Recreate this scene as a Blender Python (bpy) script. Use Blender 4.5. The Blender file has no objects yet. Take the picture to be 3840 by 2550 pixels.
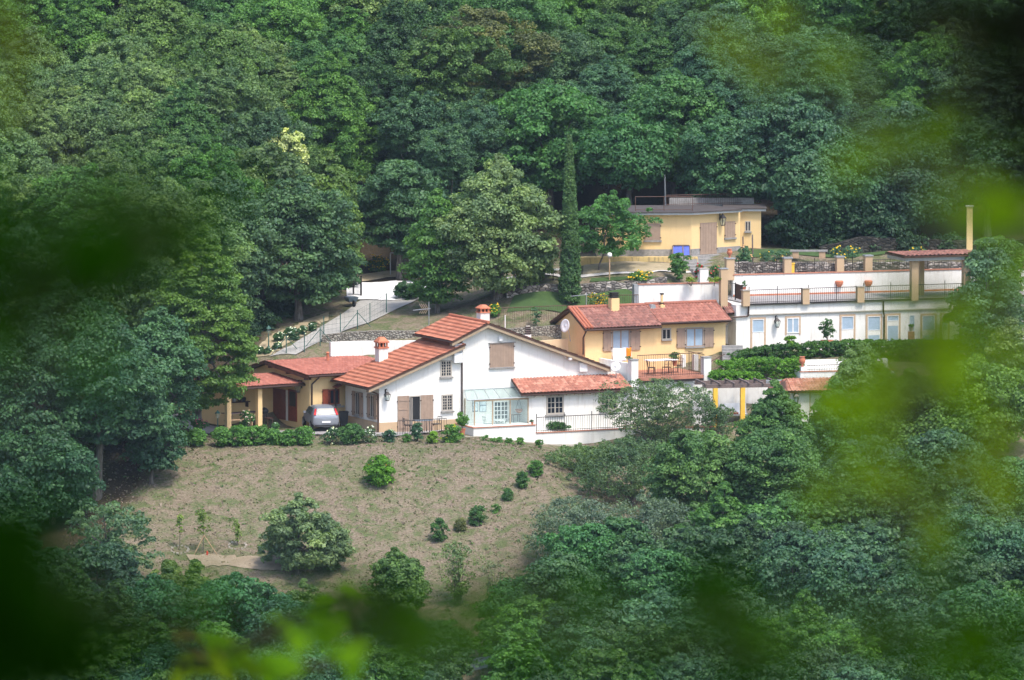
import bpy, math, random
import numpy as np
from mathutils import Vector
R = math.radians
SC = bpy.context.scene
COL = SC.collection
# ---------------------------------------------------------------- camera
FPX = 24800.0            # focal length in photo pixels (3840 wide)
PIT = math.asin(0.093)
cam_d = bpy.data.cameras.new('camera')
cam = bpy.data.objects.new('camera', cam_d); COL.objects.link(cam)
cam.location = (0, 0, 0); cam.rotation_euler = (R(90) - PIT, 0, 0)
cam_d.sensor_fit = 'HORIZONTAL'; cam_d.sensor_width = 36.0
cam_d.lens = FPX / 3840 * 36
cam_d.clip_start = 0.1; cam_d.clip_end = 3000
cam_d.dof.use_dof = True; cam_d.dof.focus_distance = 404
cam_d.dof.aperture_fstop = 4.6
SC.camera = cam
# ---------------------------------------------------------------- sky, sun, exposure
SUN_EL, SUN_AZ = R(60), R(146)      # azimuth clockwise from +Y: behind the camera, to the right
w = bpy.data.worlds.new('World'); SC.world = w; w.use_nodes = True
wn = w.node_tree; wn.nodes.clear()
sky = wn.nodes.new('ShaderNodeTexSky'); sky.sky_type = 'NISHITA'; sky.sun_disc = False
sky.sun_elevation = SUN_EL; sky.sun_rotation = SUN_AZ; sky.air_density = 1.0; sky.dust_density = 2.5
bg = wn.nodes.new('ShaderNodeBackground'); bg.inputs['Strength'].default_value = 0.14
wo = wn.nodes.new('ShaderNodeOutputWorld')
wn.links.new(sky.outputs[0], bg.inputs[0]); wn.links.new(bg.outputs[0], wo.inputs[0])
sd = bpy.data.lights.new('sun', 'SUN'); sd.energy = 1.5; sd.angle = R(10.0); sd.color = (1.0, 0.93, 0.82)
sun = bpy.data.objects.new('sun', sd); COL.objects.link(sun)
SUNV = Vector((math.sin(SUN_AZ) * math.cos(SUN_EL), math.cos(SUN_AZ) * math.cos(SUN_EL), math.sin(SUN_EL)))
sun.rotation_euler = SUNV.to_track_quat('Z', 'Y').to_euler()
SC.view_settings.view_transform = 'Standard'; SC.view_settings.look = 'None'
SC.view_settings.gamma = 1.0; SC.view_settings.exposure = 1.25
SC.render.film_transparent = False
cy = SC.cycles
cy.use_denoising = True; cy.max_bounces = 6; cy.diffuse_bounces = 3; cy.glossy_bounces = 3
cy.transmission_bounces = 5; cy.transparent_max_bounces = 8; cy.volume_bounces = 0
cy.sample_clamp_indirect = 4.0
# ---------------------------------------------------------------- pixel <-> world
SP, CP = math.sin(PIT), math.cos(PIT)
def ray(px, py):
    a = (px - 1920) / FPX; b = (1275 - py) / FPX
    return Vector((a, CP + b * SP, -SP + b * CP))
def P(px, py, Y):
    d = ray(px, py); return d * (Y / d.y)
def c1(x, y): return (600 + x / 2.614, 1100 + y / 2.614)
def c2(x, y): return (1200 + x / 2.614, 1100 + y / 2.614)
def c3(x, y): return (1800 + x / 2.613, 1100 + y / 2.613)
def c4(x, y): return (2500 + x / 2.614, 1050 + y / 2.614)
def c5(x, y): return (3000 + x / 2.412, 700 + y / 2.412)
def c6(x, y): return (2100 + x / 2.613, 650 + y / 2.613)
class Fr:
    """a building's own axes: u along its facade, v into it, w up"""
    def __init__(s, px, py, Y, a):
        s.O = P(px, py, Y); s.a = R(a); s.ca, s.sa = math.cos(s.a), math.sin(s.a)
    def loc(s, p):
        d = Vector(p) - s.O
        return Vector((d.x * s.ca + d.y * s.sa, -d.x * s.sa + d.y * s.ca, d.z))
    def dirl(s, d): return Vector((d.x * s.ca + d.y * s.sa, -d.x * s.sa + d.y * s.ca, d.z))
    def wor(s, q): return s.O + Vector((q[0] * s.ca - q[1] * s.sa, q[0] * s.sa + q[1] * s.ca, q[2]))
    def hit(s, p, P0, n):
        o = s.loc((0, 0, 0)); d = s.dirl(ray(*p)); n = Vector(n)
        t = (Vector(P0) - o).dot(n) / d.dot(n); return o + d * t
    def f(s, p, v=0.0):            # on a plane parallel to the facade -> (u, w)
        h = s.hit(p, (0, v, 0), (0, 1, 0)); return (h.x, h.z)
    def l(s, p, u=0.0):            # on the plane u = const -> (v, w)
        h = s.hit(p, (u, 0, 0), (1, 0, 0)); return (h.y, h.z)
    def g(s, p, w=0.0):
        h = s.hit(p, (0, 0, w), (0, 0, 1)); return (h.x, h.y)
    def rect(s, cf, x0, y0, x1, y1, v=0.0):
        u0 = s.f(cf(x0, (y0 + y1) / 2), v)[0]; u1 = s.f(cf(x1, (y0 + y1) / 2), v)[0]
        w1 = s.f(cf((x0 + x1) / 2, y0), v)[1]; w0 = s.f(cf((x0 + x1) / 2, y1), v)[1]
        return u0, u1, w0, w1
    def lrect(s, cf, x0, y0, x1, y1, u=0.0):   # on a wall facing -u; along s = -v
        v0 = s.l(cf(x0, (y0 + y1) / 2), u)[0]; v1 = s.l(cf(x1, (y0 + y1) / 2), u)[0]
        w1 = s.l(cf((x0 + x1) / 2, y0), u)[1]; w0 = s.l(cf((x0 + x1) / 2, y1), u)[1]
        return -v0, -v1, w0, w1
def px1(x, y): return (x, y)
# ---------------------------------------------------------------- ids
def tag(o, label=None, cat=None, group=None, kind=None):
    if label: o['label'] = label
    if cat: o['category'] = cat
    if group: o['group'] = group
    if kind: o['kind'] = kind
    return o
def thing(name, label, cat, loc=(0, 0, 0), rotz=0.0, group=None):
    o = bpy.data.objects.new(name, None); COL.objects.link(o)
    o.location = loc; o.rotation_euler = (0, 0, rotz); o.empty_display_size = 0.3
    return tag(o, label, cat, group)
def link(name, me, mat, parent=None, label=None, color=None):
    o = bpy.data.objects.new(name, me); COL.objects.link(o)
    if mat is not None and len(me.materials) == 0: me.materials.append(mat)
    if parent is not None: o.parent = parent
    if label: o['label'] = label
    if color: o.color = (*color, 1)
    return o
def dup_tree(o, loc=None, rotz=None, scale=None, label=None, group=None, color=None):
    c = o.copy(); COL.objects.link(c)
    if loc is not None: c.location = loc
    if rotz is not None: c.rotation_euler = (0, 0, rotz)
    if scale is not None: c.scale = scale if hasattr(scale, '__len__') else (scale,) * 3
    if label: c['label'] = label
    if group: c['group'] = group
    for ch in KIDS.get(o.name, []):
        d = ch.copy(); COL.objects.link(d); d.parent = c
        if color and ch.get('_tint'): d.color = (*color, 1)
        for g in KIDS.get(ch.name, []):
            e = g.copy(); COL.objects.link(e); e.parent = d
    return c
KIDS = {}
def kid(parent, o):
    KIDS.setdefault(parent.name, []).append(o); return o
# ---------------------------------------------------------------- materials
def nmat(name):
    m = bpy.data.materials.new(name); m.use_nodes = True
    nt = m.node_tree; b = nt.nodes['Principled BSDF']; return m, nt, b
def ramp(nt, fac, stops):
    r = nt.nodes.new('ShaderNodeValToRGB'); nt.links.new(fac, r.inputs[0])
    el = r.color_ramp.elements
    while len(el) < len(stops): el.new(0.5)
    for e, (p, c) in zip(el, stops): e.position = p; e.color = (*c, 1)
    return r.outputs[0]
def noise(nt, scale, detail=4, coord='Object', rough=0.6, dist=0.0, vscale=None):
    tc = nt.nodes.new('ShaderNodeTexCoord'); n = nt.nodes.new('ShaderNodeTexNoise')
    n.inputs['Scale'].default_value = scale; n.inputs['Detail'].default_value = detail
    n.inputs['Roughness'].default_value = rough; n.inputs['Distortion'].default_value = dist
    out = tc.outputs[coord]
    if vscale:
        mp = nt.nodes.new('ShaderNodeMapping'); mp.inputs['Scale'].default_value = vscale
        nt.links.new(out, mp.inputs[0]); out = mp.outputs[0]
    nt.links.new(out, n.inputs['Vector']); return n.outputs[0]
def mix(nt, fac, a, b, mode='MIX'):
    m = nt.nodes.new('ShaderNodeMix'); m.data_type = 'RGBA'; m.blend_type = mode
    for i, v in ((0, fac), (6, a), (7, b)):
        if hasattr(v, 'is_output'): nt.links.new(v, m.inputs[i])
        elif i == 0: m.inputs[0].default_value = v
        else: m.inputs[i].default_value = (*v, 1)
    return m.outputs[2]
def bump(nt, b, h, st=0.3, dist=0.02):
    bp = nt.nodes.new('ShaderNodeBump'); bp.inputs['Strength'].default_value = st
    bp.inputs['Distance'].default_value = dist
    nt.links.new(h, bp.inputs['Height']); nt.links.new(bp.outputs[0], b.inputs['Normal'])
def plain(name, col, rough=0.7, metal=0.0, var=0.12, scale=3.0):
    m, nt, b = nmat(name)
    n = noise(nt, scale)
    lo = tuple(max(0, c * (1 - var)) for c in col); hi = tuple(min(1, c * (1 + var)) for c in col)
    nt.links.new(ramp(nt, n, [(0.3, lo), (0.7, hi)]), b.inputs['Base Color'])
    b.inputs['Roughness'].default_value = rough; b.inputs['Metallic'].default_value = metal
    return m
def plaster(name, col, stain, amt=0.5):
    m, nt, b = nmat(name)
    n1 = noise(nt, 0.9, 6, rough=0.65, dist=0.4)
    n2 = noise(nt, 2.2, 5, vscale=(2.5, 2.5, 0.35))
    c = ramp(nt, n1, [(0.35, tuple(x * 0.93 for x in col)), (0.6, col)])
    f = ramp(nt, n2, [(0.52, (0, 0, 0)), (0.75, (amt, amt, amt))])
    nt.links.new(mix(nt, f, c, stain), b.inputs['Base Color'])
    b.inputs['Roughness'].default_value = 0.9
    bump(nt, b, noise(nt, 40, 3), 0.25, 0.01)
    return m
M = {}
M['white'] = plaster('white_plaster', (0.80, 0.785, 0.75), (0.55, 0.50, 0.43), 0.6)
M['yellow'] = plaster('yellow_plaster', (0.78, 0.56, 0.28), (0.62, 0.42, 0.20), 0.35)
M['peach'] = plaster('peach_plaster', (0.74, 0.55, 0.35), (0.6, 0.42, 0.25), 0.3)
M['tan'] = plaster('tan_plaster', (0.52, 0.37, 0.23), (0.40, 0.28, 0.18), 0.4)
M['stained_yellow'] = plaster('stained_yellow_plaster', (0.62, 0.46, 0.20), (0.16, 0.12, 0.08), 0.95)
M['shutter'] = plain('taupe_shutter_paint', (0.33, 0.235, 0.175), 0.6)
M['trim'] = plain('stone_trim', (0.42, 0.38, 0.33), 0.8)
M['sandtrim'] = plain('sand_window_surround', (0.50, 0.36, 0.25), 0.8)
M['greystone'] = plain('grey_stone', (0.27, 0.26, 0.25), 0.85, var=0.25, scale=5)
M['fascia'] = plain('beige_fascia', (0.36, 0.27, 0.18), 0.7)
M['pipe'] = plain('brown_metal', (0.055, 0.028, 0.02), 0.45, 0.3)
M['iron'] = plain('dark_iron', (0.035, 0.028, 0.026), 0.5, 0.3)
M['rust'] = plain('rusty_iron', (0.10, 0.05, 0.035), 0.7, 0.2)
M['redwood'] = plain('red_brown_wood', (0.22, 0.05, 0.025), 0.5, var=0.3, scale=8)
M['darkwood'] = plain('dark_wood', (0.07, 0.03, 0.018), 0.6, var=0.3)
M['greywood'] = plain('weathered_wood', (0.15, 0.11, 0.10), 0.8, var=0.3)
M['woodpost'] = plain('tan_wood_post', (0.42, 0.28, 0.17), 0.7)
M['glass_dark'] = plain('window_glass', (0.015, 0.02, 0.03), 0.08, var=0.3)
M['curtain_glass'] = plain('curtained_glass', (0.35, 0.45, 0.56), 0.15, var=0.12, scale=2)
M['interior'] = plain('unlit_interior', (0.012, 0.012, 0.014), 0.9)
M['terracotta'] = plain('terracotta', (0.50, 0.17, 0.09), 0.8, var=0.2)
M['copingred'] = plain('red_tile_coping', (0.40, 0.17, 0.11), 0.8, var=0.25)
M['paint_yellow'] = plain('bright_yellow_paint', (0.80, 0.48, 0.05), 0.7)
M['metalwhite'] = plain('white_metal', (0.78, 0.78, 0.78), 0.4)
M['galv'] = plain('galvanised_metal', (0.40, 0.42, 0.44), 0.45, 0.5)
M['fencegreen'] = plain('green_fence_paint', (0.03, 0.10, 0.08), 0.6)
M['blue'] = plain('blue_tarpaulin', (0.02, 0.06, 0.42), 0.5, var=0.35, scale=6)
M['plastic_black'] = plain('black_plastic', (0.02, 0.02, 0.022), 0.6)
M['rubber'] = plain('tyre_rubber', (0.012, 0.012, 0.012), 0.85)
M['car_glass'] = plain('car_window_glass', (0.03, 0.045, 0.05), 0.35, var=0.3)
M['silver'] = plain('silver_car_paint', (0.26, 0.28, 0.32), 0.3, 0.3, var=0.03)
M['redlight'] = plain('red_lamp_glass', (0.55, 0.02, 0.02), 0.25)
M['cloth_white'] = plain('white_cloth', (0.82, 0.82, 0.84), 0.9, var=0.05)
M['cloth_orange'] = plain('orange_cloth', (0.85, 0.25, 0.01), 0.9)
M['globe'] = plain('opal_globe', (0.85, 0.85, 0.82), 0.25, var=0.02)
M['red'] = plain('red_paint', (0.6, 0.03, 0.03), 0.6)
M['bluegrey'] = plain('blue_grey_panel', (0.12, 0.17, 0.22), 0.5)
M['greenplastic'] = plain('green_plastic', (0.03, 0.45, 0.2), 0.6)
M['paper'] = plain('pale_picture_paper', (0.6, 0.68, 0.72), 0.6, var=0.3, scale=12)
def glassy(name, tint, alpha):
    m, nt, b = nmat(name)
    out = nt.nodes['Material Output']; tr = nt.nodes.new('ShaderNodeBsdfTransparent')
    tr.inputs[0].default_value = (*tint, 1)
    ms = nt.nodes.new('ShaderNodeMixShader'); ms.inputs[0].default_value = alpha
    b.inputs['Base Color'].default_value = (0.55, 0.68, 0.68, 1); b.inputs['Roughness'].default_value = 0.1
    nt.links.new(tr.outputs[0], ms.inputs[1]); nt.links.new(b.outputs[0], ms.inputs[2])
    nt.links.new(ms.outputs[0], out.inputs[0]); return m
M['glass'] = glassy('clear_greenish_glass', (0.94, 0.975, 0.965), 0.12)
def tilemat(name, cols, spots=0.0, dark=(0.10, 0.06, 0.05)):
    m, nt, b = nmat(name)
    at = nt.nodes.new('ShaderNodeAttribute'); at.attribute_name = 'rnd'
    c = ramp(nt, at.outputs['Fac'], [(0.0, cols[0]), (0.5, cols[1]), (1.0, cols[2])])
    n = noise(nt, 0.8, 6, rough=0.7)
    c = mix(nt, ramp(nt, n, [(0.35, (0, 0, 0)), (0.7, (0.35, 0.35, 0.35))]), c, tuple(x * 0.75 for x in cols[1]))
    if spots:
        n2 = noise(nt, 4.5, 5, rough=0.75)
        n3 = noise(nt, 0.35, 2)
        f1 = ramp(nt, n2, [(0.47, (0, 0, 0)), (0.62, (spots, spots, spots))])
        f2 = ramp(nt, n3, [(0.42, (0.25, 0.25, 0.25)), (0.58, (1, 1, 1))])
        c = mix(nt, mix(nt, 1.0, f1, f2, 'MULTIPLY'), c, dark)
    nt.links.new(c, b.inputs['Base Color']); b.inputs['Roughness'].default_value = 0.85
    return m
M['tile_new'] = tilemat('orange_red_roof_tiles', [(0.42, 0.135, 0.075), (0.50, 0.17, 0.095), (0.58, 0.23, 0.14)])
M['tile_mid'] = tilemat('brick_red_roof_tiles', [(0.28, 0.09, 0.065), (0.35, 0.12, 0.085), (0.42, 0.16, 0.115)], 0.3)
M['tile_old'] = tilemat('lichened_roof_tiles', [(0.18, 0.08, 0.065), (0.27, 0.11, 0.085), (0.36, 0.17, 0.13)], 0.95)
M['tile_lean'] = tilemat('salmon_roof_tiles', [(0.32, 0.12, 0.08), (0.42, 0.165, 0.11), (0.54, 0.27, 0.19)], 0.5)
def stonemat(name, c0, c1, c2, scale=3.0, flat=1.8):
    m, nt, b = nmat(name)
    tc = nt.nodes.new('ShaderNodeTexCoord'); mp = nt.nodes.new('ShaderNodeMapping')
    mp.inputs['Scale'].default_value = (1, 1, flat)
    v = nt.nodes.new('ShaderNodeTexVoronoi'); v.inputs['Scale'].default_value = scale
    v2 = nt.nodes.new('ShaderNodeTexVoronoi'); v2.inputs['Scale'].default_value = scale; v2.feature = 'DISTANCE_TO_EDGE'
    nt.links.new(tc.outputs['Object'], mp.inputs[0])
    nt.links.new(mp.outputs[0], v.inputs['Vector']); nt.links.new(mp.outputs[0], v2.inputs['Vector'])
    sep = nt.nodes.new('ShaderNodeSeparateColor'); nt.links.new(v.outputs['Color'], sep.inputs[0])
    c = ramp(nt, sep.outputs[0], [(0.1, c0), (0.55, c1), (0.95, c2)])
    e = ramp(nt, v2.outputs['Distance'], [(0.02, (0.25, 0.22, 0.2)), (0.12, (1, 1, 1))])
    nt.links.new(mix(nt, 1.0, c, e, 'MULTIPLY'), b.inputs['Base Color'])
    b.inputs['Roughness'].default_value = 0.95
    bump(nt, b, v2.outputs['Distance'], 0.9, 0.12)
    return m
M['shadestone'] = stonemat('shaded_dry_stone', (0.015, 0.015, 0.012), (0.035, 0.032, 0.026), (0.07, 0.065, 0.055), 3.2)  # dry stone with the deep shade under the trees put into its colour
M['drystone'] = stonemat('dry_stone', (0.10, 0.09, 0.085), (0.24, 0.22, 0.20), (0.50, 0.46, 0.42), 3.2)
M['stonewall'] = stonemat('grey_rubble_wall', (0.22, 0.20, 0.17), (0.29, 0.27, 0.23), (0.36, 0.34, 0.29), 5.5, 1.2)
def leafmat(name, trans=0.32, rough=0.55):
    m, nt, b = nmat(name)
    oi = nt.nodes.new('ShaderNodeObjectInfo'); at = nt.nodes.new('ShaderNodeAttribute'); at.attribute_name = 'rnd'
    v = ramp(nt, at.outputs['Fac'], [(0.0, (0.85, 1.0, 1.1)), (0.55, (1.45, 1.6, 1.5)), (1.0, (2.45, 2.5, 1.9))])
    c = mix(nt, 1.0, oi.outputs['Color'], v, 'MULTIPLY')
    n = noise(nt, 0.45, 3)
    v2 = ramp(nt, n, [(0.3, (0.75, 0.82, 0.95)), (0.7, (1.25, 1.15, 0.95))])
    c = mix(nt, 1.0, c, v2, 'MULTIPLY')
    nt.links.new(c, b.inputs['Base Color']); b.inputs['Roughness'].default_value = rough
    b.inputs['Specular IOR Level'].default_value = 0.35
    tr = nt.nodes.new('ShaderNodeBsdfTranslucent')
    nt.links.new(mix(nt, 1.0, c, (1.25, 1.35, 0.45), 'MULTIPLY'), tr.inputs[0])
    ms = nt.nodes.new('ShaderNodeMixShader'); ms.inputs[0].default_value = trans
    nt.links.new(b.outputs[0], ms.inputs[1]); nt.links.new(tr.outputs[0], ms.inputs[2])
    nt.links.new(ms.outputs[0], nt.nodes['Material Output'].inputs[0])
    return m
M['leaf'] = leafmat('foliage')
M['flower'] = leafmat('petals', 0.2, 0.7)
def barkmat():
    m, nt, b = nmat('bark')
    n = noise(nt, 5, 6, vscale=(2, 2, 0.5))
    nt.links.new(ramp(nt, n, [(0.3, (0.05, 0.04, 0.035)), (0.6, (0.17, 0.15, 0.13)), (0.8, (0.28, 0.27, 0.25))]), b.inputs['Base Color'])
    b.inputs['Roughness'].default_value = 0.95; bump(nt, b, n, 0.6, 0.05); return m
M['bark'] = barkmat()
# ---------------------------------------------------------------- mesh builder
class MB:
    def __init__(s, T=None): s.v = []; s.f = []; s.T = T
    def pt(s, p): return tuple(s.T(*p)) if s.T else tuple(p)
    def add(s, pts, faces):
        n = len(s.v); s.v += [s.pt(p) for p in pts]; s.f += [tuple(i + n for i in f) for f in faces]; return s
    def box(s, x0, x1, y0, y1, z0, z1):
        x0, x1 = sorted((x0, x1)); y0, y1 = sorted((y0, y1)); z0, z1 = sorted((z0, z1))
        return s.add([(x, y, z) for z in (z0, z1) for y in (y0, y1) for x in (x0, x1)],
                     [(0, 2, 3, 1), (4, 5, 7, 6), (0, 1, 5, 4), (2, 6, 7, 3), (0, 4, 6, 2), (1, 3, 7, 5)])
    def prism(s, pts, y0, y1):         # polygon in (x, z) pulled along y
        n = len(pts)
        return s.add([(a, y0, b) for a, b in pts] + [(a, y1, b) for a, b in pts],
                     [tuple(range(n)), tuple(range(2 * n - 1, n - 1, -1))] + [(i, (i + 1) % n, n + (i + 1) % n, n + i) for i in range(n)])
    def slab(s, quad, t):               # four 3D corners, thickened by vector t
        q = [Vector(p) for p in quad]; t = Vector(t)
        return s.add([tuple(p) for p in q] + [tuple(p + t) for p in q],
                     [(0, 1, 2, 3), (7, 6, 5, 4), (0, 4, 5, 1), (1, 5, 6, 2), (2, 6, 7, 3), (3, 7, 4, 0)])
    def tube(s, p, q, r, r2=None, n=6):
        r2 = r if r2 is None else r2
        p, q = Vector(p), Vector(q); d = (q - p).normalized()
        a = d.orthogonal().normalized(); b = d.cross(a)
        pts = []
        for c, rr in ((p, r), (q, r2)):
            for k in range(n):
                t = 2 * math.pi * k / n; pts.append(tuple(c + a * rr * math.cos(t) + b * rr * math.sin(t)))
        return s.add(pts, [(k, (k + 1) % n, n + (k + 1) % n, n + k) for k in range(n)] + [tuple(range(n - 1, -1, -1)), tuple(range(n, 2 * n))])
    def path(s, pts, rs, n=6):
        for i in range(len(pts) - 1): s.tube(pts[i], pts[i + 1], rs[i], rs[i + 1], n)
        return s
    def lathe(s, c, prof, n=12):
        c = Vector(c); pts = []
        for r, z in prof:
            for k in range(n):
                t = 2 * math.pi * k / n; pts.append((c.x + r * math.cos(t), c.y + r * math.sin(t), c.z + z))
        m = len(prof)
        fs = [(j * n + k, j * n + (k + 1) % n, (j + 1) * n + (k + 1) % n, (j + 1) * n + k) for j in range(m - 1) for k in range(n)]
        return s.add(pts, fs + [tuple(range(n - 1, -1, -1)), tuple(range((m - 1) * n, m * n))])
    def build(s, name, mat, parent=None, label=None, smooth=False):
        me = bpy.data.meshes.new(name); me.from_pydata(s.v, [], s.f); me.update()
        if smooth: me.shade_smooth()
        return link(name, me, M[mat] if isinstance(mat, str) else mat, parent, label)
def front(v=0.0): return lambda s, d, w: (s, v - d, w)          # (along, outwards, up) on a wall facing the viewer
def leftw(u=0.0): return lambda s, d, w: (u - d, -s, w)         # on a wall facing -u
def grid_mesh(name, Pn, rnd=None):
    """Pn: (ni, nj, 3) array of points -> quad grid mesh with face attribute rnd"""
    ni, nj = Pn.shape[:2]
    idx = np.arange(ni * nj).reshape(ni, nj)
    q = np.stack([idx[:-1, :-1], idx[1:, :-1], idx[1:, 1:], idx[:-1, 1:]], -1).reshape(-1, 4)
    return raw_mesh(name, Pn.reshape(-1, 3), q, rnd)
def raw_mesh(name, V, Q, rnd=None, smooth=False):
    me = bpy.data.meshes.new(name)
    V = np.ascontiguousarray(V, dtype=np.float32); Q = np.ascontiguousarray(Q, dtype=np.int32)
    nq, k = Q.shape
    me.vertices.add(len(V)); me.vertices.foreach_set('co', V.ravel())
    me.loops.add(nq * k); me.loops.foreach_set('vertex_index', Q.ravel())
    me.polygons.add(nq); me.polygons.foreach_set('loop_start', np.arange(0, nq * k, k, dtype=np.int32))
    if rnd is not None:
        a = me.attributes.new('rnd', 'FLOAT', 'FACE'); a.data.foreach_set('value', np.ascontiguousarray(rnd, dtype=np.float32))
    me.update(calc_edges=True); me.validate()
    if smooth: me.shade_smooth()
    return me
RNG = np.random.default_rng(7)
random.seed(7)
# ================================================================ terrain
FA = Fr(1735, 1600, 400, 25)
ZB = FA.O.z
CT = []
def ctl(px, py, Y): CT.append(tuple(P(px, py, Y)))
def ctz(px, Y, z): p = P(px, 1275, Y); CT.append((p.x, Y, z))
for px in (-600, 0, 500):      # plateau by the left house, fading into the wood
    pass
for px, Y in ((600, 393), (900, 392.5), (1200, 392), (1450, 392), (1700, 393), (700, 398), (1000, 398), (1300, 397), (800, 404), (1100, 405), (1500, 402), (1900, 402), (2300, 404.5)):
    ctz(px, Y, ZB - 0.12)
ctl(1780, 1640, 396.3); ctl(1950, 1662, 397.4); ctl(2110, 1690, 398.6); ctl(2400, 1715, 399.2); ctl(2100, 1700, 395); ctl(2230, 1702, 399.2)
for px in (2200, 2400, 2600): ctl(px, 1440, 408.6); ctl(px, 1300, 412)
ctl(1900, 1310, 409.3); ctl(2100, 1310, 410); ctl(2690, 1410, 409.2); ctl(2800, 1722, 399.2); ctl(3200, 1730, 399.5); ctl(1900, 1665, 394.6)
for px in (2350, 2500, 2660): ctz(px, 403, ZB - .2); ctz(px, 405, ZB - .3)
for px in (2700, 2900, 3100, 3300): ctz(px, 401, ZB - .1); ctz(px, 404.2, ZB - .05)
for px in (2200, 2400, 2620): ctl(px, 1425, 407)
# meadow
for px in (600, 1000, 1400, 1800):
    ctl(px, 1672, 391.0)
for px, py, Y in ((600, 1880, 384.5), (1000, 1880, 384.5), (1400, 1880, 384.5), (1800, 1870, 385), (2050, 1760, 389),
                  (500, 2180, 374.5), (1000, 2180, 374.5), (1400, 2170, 375), (1800, 2120, 377), (2100, 1950, 382),
                  (0, 2560, 361), (1000, 2560, 361), (2000, 2560, 361), (3000, 2560, 361), (3900, 2560, 361),
                  (2700, 2150, 375), (3300, 2150, 375), (3900, 2150, 375), (2600, 1900, 391), (3000, 1900, 391), (3500, 1850, 391), (3900, 1850, 391),
                  (360, 1900, 384), (0, 1900, 384), (100, 1650, 392), (-400, 1700, 391), (0, 1330, 404), (500, 1400, 404),
                  (-600, 2200, 374)):
    ctl(px, py, Y)
# road and bank behind the left house
for px, py, Y in ((1060, 1345, 407.5), (1160, 1330, 407.5), (1180, 1265, 411), (1290, 1255, 411), (1270, 1200, 415), (1380, 1195, 415),
                  (1370, 1130, 420), (1500, 1140, 420), (1330, 1085, 425.5), (1540, 1090, 425.5), (1350, 1045, 430), (1560, 1045, 430),
                  (1000, 1290, 410), (1130, 1190, 417), (1240, 1120, 422), (950, 1170, 418),
                  (1420, 1236, 411.5), (1570, 1236, 411.5), (1620, 1180, 415.5), (1700, 1150, 417), (1800, 1120, 419)):
    ctl(px, py, Y)
# garden with the lawn, path and cottage
for px, py, Y in ((1900, 1195, 412.0), (2100, 1185, 412.0), (1900, 1130, 414.5), (2100, 1120, 414.7), (2330, 1120, 414.7),
                  (2060, 1062, 416), (2350, 1058, 416), (2150, 1045, 417.3), (2500, 1030, 417.5), (2250, 985, 421.5), (2550, 985, 421.5), (1900, 1060, 418)):
    ctl(px, py, Y)
for px, Y in ((2750, 421), (3000, 421), (3400, 423.5), (3900, 426)): ctl(px, 985, Y)
for px, Y in ((2750, 426), (3000, 426), (3400, 427), (3900, 428)): ctl(px, 930, Y)
# terrace of the long white building, hedge slope and pergola court
for px, Y in ((2750, 411), (3100, 412), (3500, 414), (3900, 415)): ctl(px, 1318, Y)
for px, Y in ((2750, 416), (3100, 417.5), (3500, 419), (3900, 420.5)): ctl(px, 1290, Y)
for px, py, Y in ((2760, 1400, 406.5), (3100, 1380, 408), (3500, 1400, 409), (3900, 1420, 410), (2720, 1435, 405.4), (3100, 1440, 405.4), (3300, 1440, 405.6),
                  (3600, 1600, 401), (3900, 1600, 402)):
    ctl(px, py, Y)
# wooded hill
for px, py, Y in ((0, 1020, 424), (600, 1020, 424), (1000, 1040, 427), (1400, 960, 436), (1800, 930, 434), (2300, 900, 430),
                  (2900, 880, 431), (3400, 870, 432), (3900, 860, 433)):
    ctl(px, py, Y)
for px in (-200, 600, 1400, 2200, 3000, 3900):
    ctl(px, 330, 458); ctl(px, -60, 474)
for x in (-160, -60, 0, 60, 160):
    for y, z in ((-30, -1.7), (2, -1.75), (15, -6), (60, -26), (150, -58), (250, -66), (320, -62), (345, -57), (540, 6), (640, 50), (900, 130)):
        CT.append((x, y, z))
for x in (-90, 90):
    for Y, z in ((361, -53), (385, -46), (405, -38), (430, -31), (458, -20)): CT.append((x, Y, z))
CT = np.array(CT, float)
_sc = 50.0
def _phi(r): return r
_A = CT[:, :2] / _sc; _n = len(_A)
_K = _phi(np.linalg.norm(_A[:, None] - _A[None], axis=2)) - np.eye(_n) * 0.002
_Pm = np.hstack([np.ones((_n, 1)), _A])
_S = np.block([[_K, _Pm], [_Pm.T, np.zeros((3, 3))]])
_W = np.linalg.lstsq(_S, np.concatenate([CT[:, 2], np.zeros(3)]), rcond=None)[0]
def gzs(X, Y):
    Q = np.stack([np.ravel(X), np.ravel(Y)], 1) / _sc
    out = np.empty(len(Q))
    for i in range(0, len(Q), 20000):
        q = Q[i:i + 20000]
        out[i:i + 20000] = _phi(np.linalg.norm(q[:, None] - _A[None], axis=2)) @ _W[:_n] + _W[_n] + q @ _W[_n + 1:]
    return out.reshape(np.shape(X))
def gz(x, y): return float(gzs(np.array([x]), np.array([y]))[0])
def gpx(px, Y):                          # ground point straight below a picture column at depth Y
    x = P(px, 1275, Y).x
    return Vector((x, Y, gz(x, Y)))
def groundhit(px, py, y0=362, y1=470, step=0.25):      # where a line of sight through a pixel meets the ground
    Ys = np.arange(y0, y1, step); d = ray(px, py)
    X = d.x / d.y * Ys; Z = d.z / d.y * Ys
    g = gzs(X, Ys); k = np.where(Z <= g)[0]
    i = k[0] if len(k) else len(Ys) - 1
    return Vector((X[i], Ys[i], g[i]))
xs = np.unique(np.concatenate([np.linspace(-600, -60, 28), np.arange(-60, 60.1, 0.5), np.linspace(60, 600, 28)]))
ys = np.unique(np.concatenate([np.linspace(-60, 340, 60), np.arange(340, 482, 0.5), np.linspace(482, 1200, 60)]))
GX, GY = np.meshgrid(xs, ys, indexing='ij')
GZ = gzs(GX, GY)
rr = np.random.default_rng(3)
fine = (np.abs(GX) < 60) & (GY > 341) & (GY < 481)
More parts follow.
